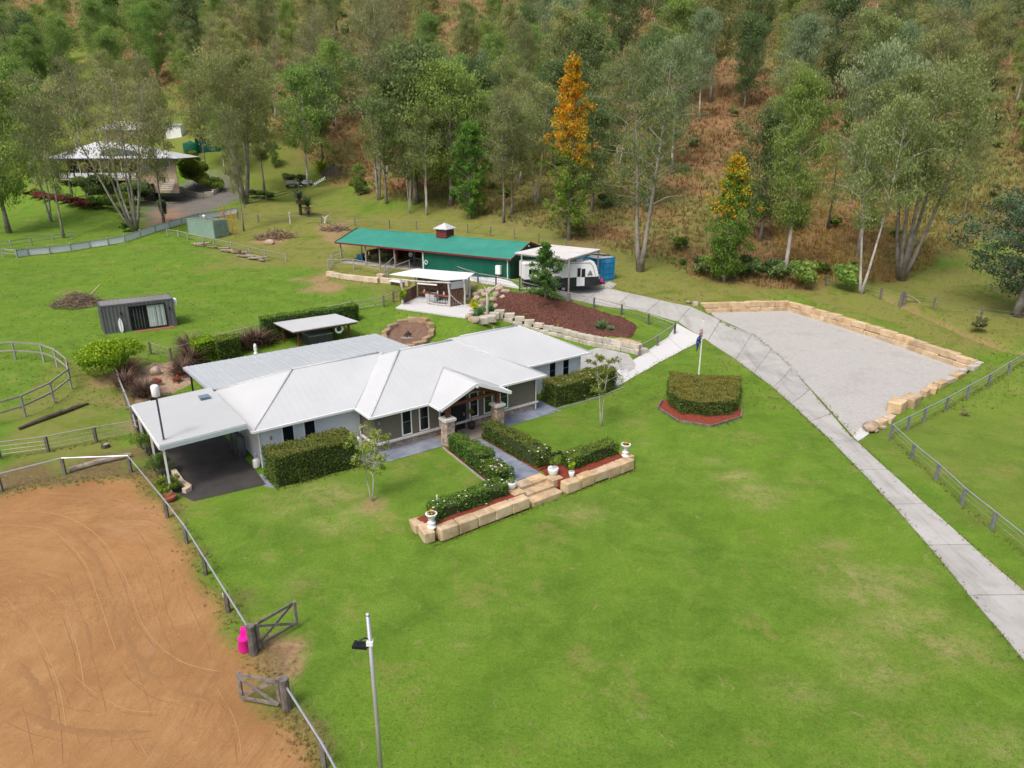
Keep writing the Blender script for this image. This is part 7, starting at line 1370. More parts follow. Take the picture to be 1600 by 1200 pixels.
ap_ = np.array([ray(164,221)[0]/ray(164,221)[1]*(ny_+5.5), ny_+5.5, CH+ray(164,221)[2]/ray(164,221)[1]*(ny_+5.5)]); ex0, ex1, ey0, ey1 = xl-1.6, xr+1.3, ny_-.9, ny_+dp+.9
A_, B_ = (ap_[0]-1.5, ap_[1], ap_[2]), (ap_[0]+2.5, ap_[1], ap_[2]); rf = MB()
for q in (((ex0,ey0,zE),(ex1,ey0,zE),B_,A_), ((ex1,ey0,zE),(ex1,ey1,zE),B_), ((ex1,ey1,zE),(ex0,ey1,zE),A_,B_), ((ex0,ey1,zE),(ex0,ey0,zE),A_)): rf.slab(q, .06)
nr = rf.obj('roof', mWhiteRoof, nh); MB().bar((ex0,ey0-.05,zE-.14), (ex1,ey0-.05,zE-.14), .1, .2).obj('gutter', mat('navy_gutter', [(.03,.04,.11)], 2), nh)
def onroof(s, f): e = np.array([ex0+(ex1-ex0)*s, ey0, zE]); r_ = np.array([A_[0]+(B_[0]-A_[0])*s, A_[1], A_[2]]); return e*(1-f)+r_*f+np.array([0,0,.08])
for k in range(7): s = .40+k*.055; MB().slab([tuple(onroof(s,.12)), tuple(onroof(s+.05,.12)), tuple(onroof(s+.05,.62-.06*abs(k-2.5))), tuple(onroof(s,.62-.06*abs(k-2.5)))], .04).obj('solar_panel', mat('dark_solar_glass', [(.03,.045,.07),(.045,.06,.09)], 1, .25), nr)
for x, w in ((xm+1.2, 1.1), (xr-2.4, 1.4)): f_ = MB().box((x+w/2, ny_+.36, zE-1.1), (w,.1,1.2)).obj('window', mWhiteP, nh); MB().box((x+w/2, ny_+.30, zE-1.1), (w-.25,.04,.95)).obj('pane', mat('blue_window', [(.12,.2,.36)], 2, .1), f_)
for k in range(4): MB().box((xl+1.5+k*3.2, ny_+2.36, zD+1.1), (1.8,.08,2.0)).obj('window', mDark, nh)
MB().prism([(xm+.2,ny_-.6),(xm+2.6,ny_-.6),(xm+2.6,ny_+.38),(xm+.2,ny_+.38)], nz-1, zD-.9).obj('dark_screen', mat('brown_screen', [(.06,.045,.04)], 2), nh)
for k in range(6): MB().box((xr-1.2, ny_-.2-k*.35, zD-.25-k*.32), (2.2,.36,.1)).obj('stair_tread', mCap, nh)
b2 = at(195, 222); zz2 = b2[2]; s2_ = thing('far_house', 'second white-roofed building half hidden by trees behind the neighbour\'s house', 'house', tuple(b2)); rr_ = lambda px, py, y: np.array([ray(px,py)[0]/ray(px,py)[1]*y, y, CH+ray(px,py)[2]/ray(px,py)[1]*y]); y2 = b2[1]
c0, c1 = rr_(150,203,y2), rr_(236,203,y2); a0, a1 = rr_(180,189,y2+4), rr_(214,189,y2+4); back = np.array([0,9,0]); f_ = MB()
for q in ((c0,c1,a1,a0), (c1,c1+back,a1), (c1+back,c0+back,a0,a1), (c0+back,c0,a0)): f_.slab([tuple(v) for v in q], .06)
f_.obj('roof', mWhiteRoof, s2_); MB().prism([(c0[0]+1,y2+.8),(c1[0]-1,y2+.8),(c1[0]-1,y2+8),(c0[0]+1,y2+8)], zz2-1, c0[2]-.02).obj('wall', mTan, s2_)
p = at(272, 216); t_ = thing('white_shed', 'small white shed end glimpsed between trunks right of the far building', 'shed', tuple(p)); MB().box(p+[0,1.5,1.3], (3.6,3,2.8)).obj('wall', mWhiteP, t_); MB().slab([tuple(p+np.array(q)) for q in ((-2.,-.3,2.8),(2.,-.3,2.8),(2.,3.3,3.2),(-2.,3.3,3.2))], .08).obj('roof', mTin, t_)
p = at(308, 240); t_ = thing('green_tank', 'dark green round water tank by the far shed', 'water tank', tuple(p)); MB().lathe([(1.5,0),(1.55,.1),(1.55,2.0),(1.4,2.2),(.3,2.45)], p+[-1.2,0,0], 18).obj('tank_body', mat('green_poly', [(.01,.16,.10),(.02,.2,.13)], 2, .5), t_, True); MB().lathe([(.3,2.44),(.3,2.55)], p+[-1.2,0,0], 10).obj('lid', mDark, t_)
p = at(325, 238); t_ = thing('farm_shed', 'dark green shed with pale skillion roof behind the tank', 'shed', tuple(p)); MB().box(p+[0,1.5,1.4], (5,3,2.8)).obj('wall', mat('deep_green_wall', [(.006,.07,.05)], 2), t_); MB().slab([tuple(p+np.array(q)) for q in ((-2.8,-.5,3.1),(3.4,-.5,3.1),(3.4,3.4,2.8),(-2.8,3.4,2.8))], .1).obj('roof', mTin, t_)
rwall = thing('garden_wall', 'dark grey block wall curving round the neighbour\'s round garden bed', 'retaining wall', tuple(at(300,307)))
stone_row('grey', rwall, pxpoly((281,297),(296,306),(316,309),(338,304),(344,294),(338,287)), 12, .4, .95, -.1, .03, zf=lambda x, y: float(T(x, y)))
for k, (px, py, h, w, key, lb_) in enumerate(((306,296,6.5,8.5,'g','wide green shrub in the neighbour\'s round garden bed'), (334,300,3.,5.5,'g','low shrub at the right end of the round garden bed'), (150,316,5.,8.,'e','dark shrub under the neighbour\'s verandah'), (118,308,6.,7.,'e','tall dark shrub at the left end of the verandah'), (100,318,2.,4.,'e','dark clipped shrub left of the verandah garden'), (178,328,3.2,6,'g','green shrub at the garden edge below the verandah'), (155,326,2.2,3.6,'g','yellowish green shrub in the neighbour\'s lower garden'), (197,338,3.,5.0,'g','bushy shrub left of the pale vase-shaped tree'), (205,318,4.6,7,'e','dark shrub behind the pale vase-shaped tree'), (230,316,4,5.,'e','dark shrub right of the pale vase-shaped tree'), (60,309,2.2,4,'g','shrub at the left side of the neighbour\'s garden'), (196,362,2.2,2.4,'g','dark green bush at the foot of the pale vase-shaped tree'), (404,309,1.8,5,'e','dark green shrub row by the neighbour\'s drive'), (418,312,1.6,3,'g','grey-green shrub at the farm rail fence'), (452,283,2,4,'e','dark shrub behind the upturned trailer'), (470,284,1.8,3,'e','small dark shrub behind the sheet stack'), (286,262,2.5,4,'g','shrub beyond the right end of the neighbour\'s roof'), (300,252,2.5,4,'g','green shrub below the green tank'), (410,248,2.5,4,'g','bright shrub on the slope beyond the drive'), (258,345,3.6,2.0,'e','ivy-like dark shrub round the trunk behind the white fence'), (20,298,3,5,'e','dark shrub by the orange flowers at far left'))):
    shrub('garden_shrub', at(px, py), h, w, mHedgeG if key == 'g' else gumE, lb_, 100+k, 1300, .34, .2, lumps=8)
rhm = leafmat('red_hedge_leaf', [(.03,.03,.015),(.09,.045,.028),(.2,.06,.04),(.34,.08,.06)]); rh = thing('red_hedge', 'dark hedge with red new growth along the neighbour\'s lawn', 'hedge', tuple(at(100,320)))
for k in range(9): p = at(52+k*11.5, 309+k*2.3); link('foliage', shrub_mesh(60+k % 3, 1.7, 4., rhm, 1500, .3, .2, 7), rh, p, k*.7); link('stem', stems_mesh(k, 1.4, 2.5, 4, mDeadWood), rh, p)
shrub('orange_flowers', at(16, 293), 1.2, 3, leafmat('orange_leaf', [(.3,.06,.01),(.5,.14,.015),(.55,.2,.03)]), 'orange flowering plant at the far left of the neighbour\'s lawn', 5, 300, .35, .2)
p = at(1545, 620-8); shrub('small_weed', at(1507, 650), .5, .9, gumC, 'small grey weed in the right paddock', 4, 160, .14, .05)
# palms and grass trees
mGT = leafmat('grass_tree_leaf', [(.02,.05,.025),(.045,.09,.045),(.08,.13,.07)], .2); gtm = blades_mesh(7, 150, 1.7, .05, mGT, 1.05, 1.1, 3, .1)
for px, py, h, lb_ in ((482,338,1.7,'grass tree with a dark green head in front of the back wire fence'), (470,336,2.6,'tallest grass tree left of its neighbour on the back slope'), (1548,158,2.6,'dark grass tree on the right hillside, upper one'), (1552,212,2.2,'blue-green grass tree on the right hillside, lower one'), (515,82,3.,'dark grass tree on the hill, left of three'), (525,84,3.2,'dark grass tree on the hill, middle of three'), (540,76,3.,'dark grass tree on the hill, right of three')):
    p = at(px, py); t_ = thing('grass_tree', lb_, 'grass tree', tuple(p)); MB().tube([p-[0,0,.2], p+[0,0,h]], [.28,.24], 7).obj('trunk', mBarkDark, t_); o = link('leaves', gtm, t_, p+[0,0,h]); o.scale = (1.4,)*3; o = link('skirt', CB[0], t_, p+[0,0,h-.2]); o.scale = (1.1,1.1,-.9)
p = at(503, 274); t_ = thing('banana_plant', 'bright green banana-like clump by the fence on the back slope', 'plant', tuple(p)); o = link('leaves', blades_mesh(21, 26, 3.4, .6, mLime, .9, .9, 4, .2), t_, p+[0,0,.8]); MB().tube([p, p+[0,0,1.2]], .25, 7).obj('stem', mDeadWood, t_); t_ = thing('dark_screen', 'dark brushwood screen behind the banana-like clump', 'screen', tuple(at(515,275))); p = at(516,276)
for k in range(9): MB().box(p+[-1.6+k*.4,.5,1.1], (.38,.1,2.2)).obj('paling', mPost, t_)
# ------------------------------------------------------------------ trees
K = tree_kind
K('gumA1', gumA, mBarkGrey, seed=1, h=20, tr=.30, base=0.33, cw=11.5, nb=42, nl=13903, ll=0.37, lw=0.133, shape='oval', rc=1.35, clump=5)
K('gumA2', gumA, mBarkPale, seed=2, h=20, tr=.28, base=0.37, cw=10., nb=40, nl=11485, ll=0.37, lw=0.125, shape='top', rc=1.3, clump=5, stems=2, spread=.10)
K('gumB1', gumB, mBarkPale, seed=3, h=16, tr=.22, base=0.31, cw=8.6, nb=36, nl=11485, ll=0.34, lw=0.125, shape='oval', rc=1.2, clump=5)
K('gumB2', gumB, mBarkGrey, seed=4, h=18, tr=.26, base=.18, cw=12., nb=44, nl=15717, ll=0.37, lw=0.140, shape='oval', rc=1.5, clump=5)
K('gumC1', gumC, mBarkPale, seed=5, h=20, tr=.26, base=0.43, cw=10., nb=40, nl=9672, ll=0.34, lw=0.101, shape='top', rc=1.3, clump=5, stems=3, spread=.09)
K('gumC2', gumC, mBarkGrey, seed=6, h=18, tr=.22, base=0.35, cw=8.5, nb=36, nl=8463, ll=0.34, lw=0.101, shape='oval', rc=1.2, clump=4)
K('gumD1', gumD, mBarkPale, seed=7, h=19, tr=.24, base=0.31, cw=9., nb=42, nl=13299, ll=0.38, lw=0.109, shape='oval', rc=1.25, clump=5, droop=1.8)
K('gumE1', gumE, mBarkDark, seed=8, h=18, tr=.28, base=.28, cw=11., nb=40, nl=12694, ll=0.36, lw=0.140, shape='oval', rc=1.35, clump=5)
K('gumE2', gumE, mBarkGrey, seed=9, h=14, tr=.22, base=.18, cw=9.5, nb=38, nl=11485, ll=0.33, lw=0.133, shape='oval', rc=1.2, clump=5)
K('young', gumB, mBarkGrey, seed=10, h=8, tr=.10, base=.12, cw=4.8, nb=24, nl=4000, ll=.36, lw=.14, shape='oval', rc=.7, clump=4)
K('bare', gumC, mBarkDark, seed=12, h=13, tr=.2, base=.3, cw=5.5, nb=18, nl=600, ll=.32, lw=.10, shape='vase', rc=.6, clump=3, up=1.1)
K('vase', gumC, mBarkMid, seed=13, h=19, tr=.38, base=.38, cw=8., nb=80, nl=7500, ll=.38, lw=.09, shape='vase', rc=1.35, clump=4, stems=7, spread=.26, up=1.15)
K('multi', gumA, mBarkGrey, seed=14, h=23, tr=.52, base=.40, cw=10.5, nb=64, nl=21700, ll=0.34, lw=0.109, shape='top', rc=1.4, clump=5, stems=5, spread=.14, up=.95)
K('tallpale', gumC, mBarkPale, seed=15, h=28, tr=.42, base=.52, cw=11., nb=48, nl=11625, ll=0.34, lw=0.101, shape='vase', rc=1.5, clump=4, stems=3, spread=.07, up=1.1)
K('fork', gumE, mBarkMid, seed=16, h=29, tr=.48, base=.30, cw=13.5, nb=62, nl=9800, ll=0.36, lw=0.117, shape='top', rc=1.1, clump=4, stems=2, spread=.10, up=.7)
K('oak', oakL, mBarkGrey, seed=17, h=25, tr=.32, base=.06, cw=7.6, nb=100, nl=17000, ll=.36, lw=.18, shape='col', droop=.2, rc=.85, clump=4, up=.5, bloom=(.36, .60))
K('oak2', oakL, mBarkGrey, seed=18, h=14.5, tr=.24, base=.04, cw=7.0, nb=84, nl=16000, ll=.33, lw=.16, shape='col', droop=.2, rc=.75, clump=4, up=.5, bloom=(.46, 1.12))
K('oakg', oakL, mBarkGrey, seed=28, h=14.5, tr=.24, base=.06, cw=8.2, nb=70, nl=11000, ll=.38, lw=.18, shape='oval', droop=.3, rc=.7, clump=4, up=.5)
K('gumB3', gumB, mBarkPale, seed=33, h=25, tr=.30, base=.26, cw=8.6, nb=56, nl=21000, ll=.34, lw=.11, shape='oval', rc=1.25, clump=5, droop=1.6)
K('edge', leafmat('blue_green_leaf', [(.04,.07,.04),(.075,.125,.068),(.115,.18,.095),(.16,.24,.13)], .1, .4), mBarkGrey, seed=19, h=10, tr=.3, base=.2, cw=11., nb=44, nl=13000, ll=.26, lw=.10, shape='oval', rc=.8, clump=5)
def place(key, px, py, top, label, rz=None, name='gum_tree', sx=1., **k):
    b_ = at(px, py); h = max(3., htop(b_, top)); return tree(key, b_-np.array([0,0,.15]), h, label, rz if rz is not None else random.uniform(0, 6.28), name, sx=sx, **k)
random.seed(77)
HERO = [('gumB2',14,364,95,'leafy gum with thick leaning trunk at the far left of the lawn',1.0),('gumC1',80,347,118,'pair of thin grey trunks with brown-green crown at the left end of the verandah',.9),('gumC2',100,372,150,'slim bare-stemmed gum leaning before the neighbour\'s lawn, left',.8),
 ('vase',212,362,98,'pale vase-shaped gum with many fanning stems in front of the neighbour\'s house',1.15),('gumC2',256,348,150,'thin dark-trunked gum behind the white fence right of the vase-shaped tree',.8),('multi',384,318,66,'large olive gum with several grey trunks beside the neighbour\'s drive',1.1),('gumC2',381,361,170,'bare dark trunk standing before the cluster of grey trunks',.6),
 ('gumA1',413,298,130,'gum with grey trunk behind the drive bend',.8),('gumB1',482,292,98,'straight white-trunked gum by the junk heap',1.0),('gumE1',505,258,96,'dark-trunked spreading gum on the back slope',.9),('tallpale',592,312,-12,'very tall pale gum with bare upper stems above the stable',.9),('gumA1',604,318,120,'gum close behind the very tall pale trunk',.8),
 ('gumA2',667,336,150,'white double-trunked gum on the slope behind the stable',.85),('gumE2',650,318,72,'big dense dark green gum behind the stable',1.35),('gumB2',705,322,95,'broad green gum right of the big dense one behind the stable',1.1),('oakg',735,342,185,'dense low-branched dark green tree behind the cupola',.85),('gumC2',787,348,140,'thin grey-leaved gum right of the cupola',.85),('gumC1',640,334,190,'small gum beside the white double trunk',.7),
 ('oak',889,375,76,'tall silky oak covered in orange blossom',.92),('fork',1000,424,30,'tall pale forked gum above the caravan',1.0),('oak2',1131,440,236,'shorter silky oak with orange-tipped top behind the parking pad',.84),('gumE2',1188,376,170,'dark-trunked gum right of the shorter silky oak',.9),('gumB3',1226,432,102,'light green drooping gum with slim grey trunk behind the parking pad',1.0),
 ('gumD1',1340,400,58,'silvery green gum with blackened trunk on the right slope',.95),('gumA2',1345,459,130,'pale-trunked slender gum nearest the gully',.75),('multi',1408,438,88,'large olive gum with several dark stems on the right slope',1.12),('bare',1293,360,205,'thin nearly bare dark gum between the larger trees',.9),('gumC2',1505,340,200,'small thin gum on the golden grass at right',.8),
 ('gumC2',262,268,128,'brownish gum in front of the white shed, right of the far roof',.8),('gumA1',322,266,118,'olive gum screening the green tank and farm shed',.75),('gumB1',352,272,140,'bright gum between the farm shed and the drive',.8),('gumC1',128,262,92,'brownish gum behind the left end of the neighbour\'s roof',.8),('gumB2',52,276,88,'broad green gum left of the neighbour\'s roof',.8),('gumA2',188,214,70,'pale-trunked gum behind the far roof',.75),('gumC2',236,226,84,'thin brownish gum right behind the far roof',.75),
 ('gumA1',1110,160,-40,'gum with pale forked trunk high on the middle hillside',1.0),('gumE1',1303,84,-60,'dark many-stemmed gum at the top of the hillside',1.0),('gumE1',526,48,-90,'dark bare-trunked gum at the top left of the hill',.8),('gumA1',655,60,-60,'dark straight trunk high on the hill above the stable',.8),('gumA1',1010,330,150,'gum half hidden behind the tall pale forked one',.9),('gumE2',925,330,150,'dark green gum right behind the orange silky oak',.9),('gumA2',838,318,120,'grey-green gum left of the orange silky oak',1.0),('gumA1',800,335,150,'olive gum between the stable trees and the orange oak',.9)]
for key, px, py, top, lb_, sx in HERO: place(key, px, py, top, lb_, name='silky_oak' if key in ('oak','oak2') else 'gum_tree', sx=sx)
eb = np.array([30.5, 50.0]); ez = PX(1588, 506, 1.5); ebz = np.array([ez[0]+.6, ez[1]+1, float(T(ez[0]+.6, ez[1]+1))]); tree('edge', ebz, htop(ebz, 318), 'bushy blue-green tree at the right edge beyond the paddock fence', .6, 'gum_tree', sx=1.35)
# the bush on the hillside: every tree stands on its own; only far look-alikes share a label
occ = [at(px, py)[:2] for _, px, py, *_ in HERO]
bareP = [pxpoly(*q) for q in (((0,0),(0,42),(120,44),(170,20),(180,0)), ((525,0),(560,22),(566,0)), ((655,10),(660,45),(740,48),(745,5)), ((725,2),(730,48),(800,45),(800,8)), ((1325,40),(1330,75),(1395,60),(1390,35)), ((1545,20),(1535,80),(1600,100),(1600,10)), ((880,105),(880,135),(915,130),(910,100)), ((1150,180),(1090,290),(1160,300),(1185,210)))]
KINDS = {'gumA1':'olive-crowned gum','gumA2':'pale-trunked olive gum','gumB1':'bright green gum','gumB2':'broad bright green gum','gumC1':'brownish many-stemmed gum','gumC2':'thin brownish gum','gumD1':'silver-green gum','gumE1':'dark green gum','gumE2':'low dark green gum','young':'young bushy gum','bare':'nearly leafless gum'}
R = random.Random(2024); cnt = 0
LAND = ((60,'at the left edge'),(135,'above the verandah end'),(200,"above the neighbour's roof peak"),(270,"above the neighbour's roof"),(335,'above the green tank'),(400,"above the neighbour's drive"),(455,'above the trailer'),(515,'above the banana clump'),(575,'left of the very tall pale trunk'),(640,'above the left half of the stable'),(705,'above the stable cupola'),(775,'above the right half of the stable'),(845,'above the caravan shelter'),(905,'behind the orange silky oak'),(965,'above the blue container'),(1035,'behind the forked pale gum'),(1100,'left of the shorter silky oak'),(1165,'above the shorter silky oak'),(1235,'behind the light green drooping gum'),(1300,'above the parking pad'),(1365,'behind the silvery gum'),(1430,'above the big olive gum'),(1500,'right of the big olive gum'),(1560,'above the golden grass'),(9999,'at the right edge'))
def region(px, py):
    c = next(n for l, n in LAND if px < l); r = 'hilltop' if py < 25 else 'high slope' if py < 70 else 'upper slope' if py < 120 else 'mid slope' if py < 175 else 'lower slope' if py < 240 else 'foot of slope'
    return c+', '+r
for it in range(9000):
    px = R.uniform(-70, 1670); py = R.uniform(-12, 345) if px < 700 else R.uniform(-12, 380)
    if px < 330 and py > 208:
        if not (px < 70 and py < 285): continue
    if 230 < px < 560 and py > 232: continue
    if px >= 560 and py > 322: continue
    if px > 1180 and py > 262: continue
    b_ = at(px, py); q = b_[:2]
    if b_[1] < 100 and px < 1000: continue
    if any(sdist(np.array(bp_), np.array([q[0]]), np.array([q[1]]))[0] < 2.5 for bp_ in bareP): continue
    dmin = (5.7 if px < 800 else 5.6)*(1+max(0, 70-py)/150)
    if min(np.hypot(q[0]-o[0], q[1]-o[1]) for o in occ) < dmin: continue
    if px > 1000 and R.random() < .08: continue
    if 800 < px < 1180 and 230 < py and R.random() < .5: continue
    w = (['gumB1','gumB2','gumB2','gumA1','gumB1','gumE2','young'] if px < 330 else ['gumA1','gumC1','gumA2','gumA2','gumC1','gumB1','gumB2','gumA1'] if px < 640 else ['gumB2','gumA1','gumE1','gumB1','gumE2','gumD1','gumA2','young','gumC2','gumA1'] if px < 1000 else ['gumA1','gumD1','gumE1','gumA2','gumB1','gumE2','young','gumC2','young','gumA1','bare'])
    key = R.choice(w); h = {'young': R.uniform(5, 9.5), 'bare': R.uniform(10, 15)}.get(key, R.uniform(13.5, 21))
    if py < 130: h *= 1.12
    if 60 < px < 330 and 170 < py: h *= .7
    if 40 < px < 170 and 40 < py < 110: h *= .72
    sz = 'small' if h < 9 else 'mid-sized' if h < 15.5 else 'tall'; sxx = R.uniform(.66, 1.02); wd = 'narrow' if sxx < .78 else 'wide' if sxx > .91 else 'rounded'
    lb = f'{sz} {wd} {KINDS[key]} {region(px, py)}'
    tree(key, b_-np.array([0,0,.15]), h, lb, R.uniform(0, 6.28), 'gum_tree', 'gum trees of the hillside bush', sx=sxx, tilt=(R.uniform(-.05,.05), R.uniform(-.05,.05)))
    occ.append(q); cnt += 1
    if cnt >= 254: break
print('hill trees', cnt)
# understorey shrubs
US = [shrub_mesh(k, 2.0, 2.6, m, 700, .32, .16, 6) for k, m in enumerate((gumA, gumE, gumB, mHedgeG, gumC))]; USL = ['olive','dark','light green','bright green','brownish']; cnt = 0
for it in range(2500):
    px = R.uniform(-60, 1660); py = R.uniform(-25, 440)
    b_ = at(px, py); d_ = sdist(np.array(dry_poly), np.array([b_[0]]), np.array([b_[1]]))[0]
    if d_ > -1.5: continue
    if any(sdist(np.array(bp_), np.array([b_[0]]), np.array([b_[1]]))[0] < 0 for bp_ in bareP) and R.random() < .8: continue
    if py > 240 and R.random() < .55: continue
    k = R.randrange(5); s = R.uniform(.5, 1.35)*(1.25 if py < 150 else .9); szn = 'tiny' if s < .75 else 'small' if s < 1.15 else 'large'; t_ = thing('bush_shrub', f'{szn} {USL[k]} shrub {region(px, py)}', 'shrub', tuple(b_), 'shrubs of the hillside bush'); o = link('foliage', US[k], t_, b_); o.scale = (s*R.uniform(.8,1.3), s, s*R.uniform(.6,1.1)); o.rotation_euler[2] = R.uniform(0, 6); cnt += 1
    if cnt >= 240: break
for k, (px, py, s, i, lb_) in enumerate(((1253,452,1.6,2,'light green bush at the top of the gully behind the parking pad'), (1320,455,1.5,2,'yellow-green bush beside the pale slender gum'), (1215,440,1.3,1,'dark low bush behind the parking pad wall'), (1260,440,1.2,4,'brownish bush in the long grass'), (1175,436,1.4,1,'dark bush right of the shorter silky oak'), (1100,432,1.2,1,'dark bush left of the shorter silky oak'), (905,372,1.3,4,'brownish bush at the foot of the orange silky oak'), (1530,520,.9,4,'scrubby brown bush by the gully'), (560,300,1.6,3,'bushy shrub by the back slope fence'), (563,305,1.2,1,'dark small shrub on the back slope'), (470,325,1.,4,'brown shrub beside the grass trees'))):
    p = at(px, py); t_ = thing('bush_shrub', lb_, 'shrub', tuple(p)); o = link('foliage', US[i], t_, p); o.scale = (s,)*3
tree('young', at(562, 306), 5.5, 'young bushy tree at the corner of the back slope', 1., 'young_tree'); tree('young', at(430, 262), 5., 'young bushy tree on the slope beyond the drive', 2., 'young_tree')
# ------------------------------------------------------------------ grass
def tufts(name, P3, sc, n, m, w, label, seed, lean=.5):
    rng = np.random.default_rng(seed); N = len(P3); a = rng.uniform(0, 6.283, (N, n)); l = sc[:, None]*rng.uniform(.6, 1.2, (N, n)); o = rng.normal(0, 1, (N, n, 2))*(sc[:, None, None]*.28)
    base = np.repeat(P3[:, None, :], n, 1).copy(); base[..., :2] += o; ln = rng.uniform(.15, lean, (N, n))*l; tip = base.copy(); tip[..., 0] += np.cos(a)*ln; tip[..., 1] += np.sin(a)*ln; tip[..., 2] += l
    sd_ = np.stack([-np.sin(a), np.cos(a), np.zeros_like(a)], -1)*(w*l)[..., None]; V = np.stack([base-sd_, base+sd_, tip], 2).reshape(-1, 3); tint = np.clip(rng.normal(.5, .2, N)[:, None]+rng.normal(0, .15, (N, n)), 0, 1).reshape(-1)
    c = np.array([P3[:, 0].mean(), P3[:, 1].mean(), P3[:, 2].min()]); o = link(name, npmesh(name, V-c, np.arange(len(V)).reshape(-1, 3), m, dict(tint=np.repeat(tint, 3))), None, Vector(c)); return tag(o, label, kind='stuff')
mDryG = leafmat('dry_grass_blade', [(.15,.10,.042),(.24,.145,.065),(.32,.19,.085),(.37,.255,.105),(.27,.225,.08)], 0, .35); mLawnG = leafmat('lawn_blade', [(.09,.165,.020),(.12,.205,.025),(.15,.24,.032),(.19,.27,.042)], 0, .45); mOliG = leafmat('rough_grass_blade', [(.13,.16,.03),(.19,.21,.045),(.25,.23,.075),(.31,.26,.11)], 0, .45)
rg_ = np.random.default_rng(5)
def scatter(n, test, pxr, pyr):
    out = []; px = rg_.uniform(*pxr, n*4); py = rg_.uniform(*pyr, n*4)
    r = np.stack([(px-800)/FPX, cP-(py-600)/FPX*sP, -(sP+(py-600)/FPX*cP)], -1); k = np.full(len(px), 13.); step = 2.
    for _ in range(240):
        q = r*k[:, None]; h = CH+q[:, 2]-T(q[:, 0], q[:, 1]); k = np.where(h > .02, k+np.clip(h*.9, .03, 5), k)
    q = r*k[:, None]; P3 = np.stack([q[:, 0], q[:, 1], T(q[:, 0], q[:, 1])], -1); ok = test(P3[:, 0], P3[:, 1]) & (P3[:, 1] < 330); return P3[ok][:n]
dp_ = np.array(dry_poly); Pd = scatter(36000, lambda x, y: sdist(dp_, x, y)+1.5*np.sin(x*.5)*np.sin(y*.4) < -.5, (-40, 1640), (0, 460))
gf = np.clip(.3*(np.sin(Pd[:, 0]*.083+1.2)+np.sin(Pd[:, 1]*.061+Pd[:, 0]*.035)*1.1+.7*np.sin(Pd[:, 0]*.21-Pd[:, 1]*.17)+.4*np.sin(Pd[:, 0]*.5+Pd[:, 1]*.43)+.15), 0, 1); isg = rg_.random(len(Pd)) < gf*1.3
gold = (sdist(np.array(pxpoly((1180,300),(1300,270),(1580,280),(1590,370),(1480,402),(1400,438),(1250,452))), Pd[:, 0], Pd[:, 1]) < 0) & ~isg; red = ~isg & ~gold
hd = .32+.32*rg_.random(len(Pd))+.0022*np.clip(Pd[:, 1]-80, 0, 200)
tufts('long_dry_grass', Pd[red], hd[red], 7, mDryG, .085, 'long dry tan and orange grass over the hillside', 1, .9)
tufts('golden_grass', Pd[gold], hd[gold], 8, leafmat('golden_blade', [(.22,.14,.045),(.34,.22,.065),(.44,.30,.085),(.50,.36,.12)], 0, .4), .085, 'long golden grass at the foot of the right slope', 6, .9)
tufts('green_hill_grass', Pd[isg], hd[isg]*.8, 7, mOliG, .09, 'green and olive grass patches on the hillside', 7, .9)
hard = [np.array(p) for p in (house_poly, shed_poly, pad_poly, arena_poly, road_poly, bank_poly, chip_poly)]+[np.array([p[:2] for p in list(mainL)+list(mainR)[::-1]])]+[np.array(pxpoly((1176,522),(1080,480),(955,450),(655,418),(650,424),(815,452),(1060,503),(1101,529),(1150,562))), np.array(pxpoly((1101,529),(962,606),(955,585),(1001,555),(1058,506))), np.array(localpoly((4.2,-12),(19,-12),(19,-8.9),(14.4,-8.9),(14.4,-3),(9.6,-3),(9.6,-8.9),(4.2,-8.9)))]
def free(x, y): return np.min([sdist(p, x, y) for p in hard], 0) > .12
Pl = scatter(12000, lambda x, y: free(x, y) & (sdist(dp_, x, y) > 0), (-20, 1620), (480, 1215)); tufts('lawn_grass', Pl, .015+.018*rg_.random(len(Pl)), 5, mLawnG, .30, 'short green lawn blades', 2, 3.0)
Pr = scatter(9000, lambda x, y: free(x, y) & (sdist(dp_, x, y) > 0), (-20, 1640), (330, 640)); tufts('rough_grass', Pr, .06+.08*rg_.random(len(Pr)), 5, mOliG, .16, 'rough paddock grass tufts', 3, 1.8)
ae = [p for p in arena_poly if 12 < p[1] < 40 and p[0] > -32]; Pe = []
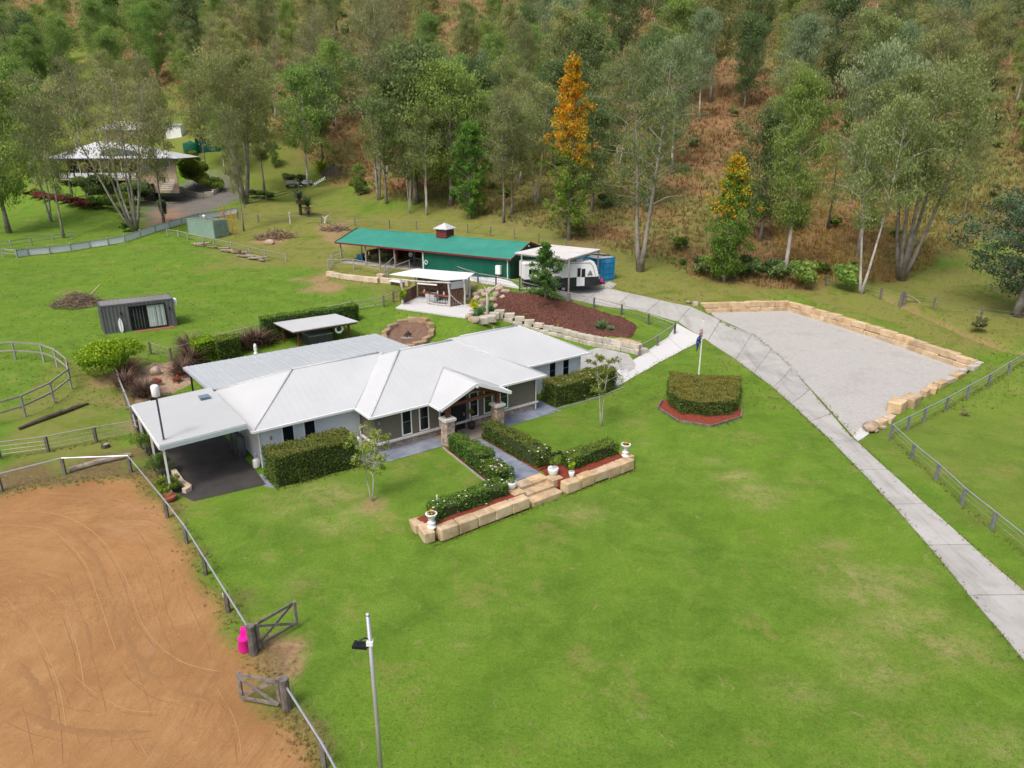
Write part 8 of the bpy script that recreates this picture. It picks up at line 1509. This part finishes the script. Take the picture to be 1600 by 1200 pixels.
for i in range(len(ae)-1):
    for k in range(90): q = ae[i]*(1-k/90)+ae[i+1]*k/90+rg_.normal(0, .35, 2)+np.array([.25, .15]); Pe.append((q[0], q[1], float(q[0]*0)))
Pe = np.array(Pe); Pe[:, 2] = T(Pe[:, 0], Pe[:, 1]); tufts('edge_grass', Pe, .05+.09*rg_.random(len(Pe)), 6, leafmat('straw_blade', [(.20,.15,.06),(.30,.23,.10),(.30,.30,.09),(.40,.32,.16)], 0, .45), .14, 'ragged dry grass along the arena edge', 4, .9)

vl = [mainL, mainR, [np.asarray(p)[:2] for p in pad_poly[5:10]], bank_front, pxpoly((962,606),(985,592),(1040,561),(1101,529)), pxpoly((1099,478),(1000,461),(955,448)), [p[:2] for p in ats(*p1s)], [p[:2] for p in ats(*p2s)], [H2(4.4,-11.9), H2(18.8,-11.85)], [H2(.1,-2.75), H2(5.0,-2.95)], pxpoly((1028,640),(1062,661),(1111,669),(1158,655)), pxpoly((512,433),(592,444)), pxpoly((230,555),(345,541),(435,517),(551,488),(626,470)), pxpoly((0,718),(76,707),(217,682)), [p[:2] for p in wfp[1:12]]]; Pv = []
for L_ in vl:
    q = inter(L_, max(2, int(sum(np.linalg.norm(np.asarray(L_[i+1])[:2]-np.asarray(L_[i])[:2]) for i in range(len(L_)-1))/.11)))
    for p in q: o = rg_.normal(0, .10, 2); Pv.append((p[0]+o[0], p[1]+o[1], 0))
Pv = np.array(Pv); Pv[:, 2] = T(Pv[:, 0], Pv[:, 1]); tufts('verge_grass', Pv, .07+.10*rg_.random(len(Pv)), 5, mOliG, .14, 'longer grass along slab edges, walls and fence lines', 9, .9)
# look-alikes that share a label get told apart by their order across the photo
def pxo(o): w = o.location; return w.x/max(1., w.y*cP-(w.z-CH)*sP)
byl = {}
for o in list(bpy.data.objects):
    if o.parent is None and 'label' in o.keys() and o['label']: byl.setdefault(o['label'], []).append(o)
for lb_, os_ in byl.items():
    if 2 <= len(os_) <= 3 and len(lb_.split()) <= 15:
        os_.sort(key=pxo)
        for o, w in zip(os_, ('left-hand','right-hand') if len(os_) == 2 else ('left-hand','middle','right-hand')): o['label'] = w+' '+lb_
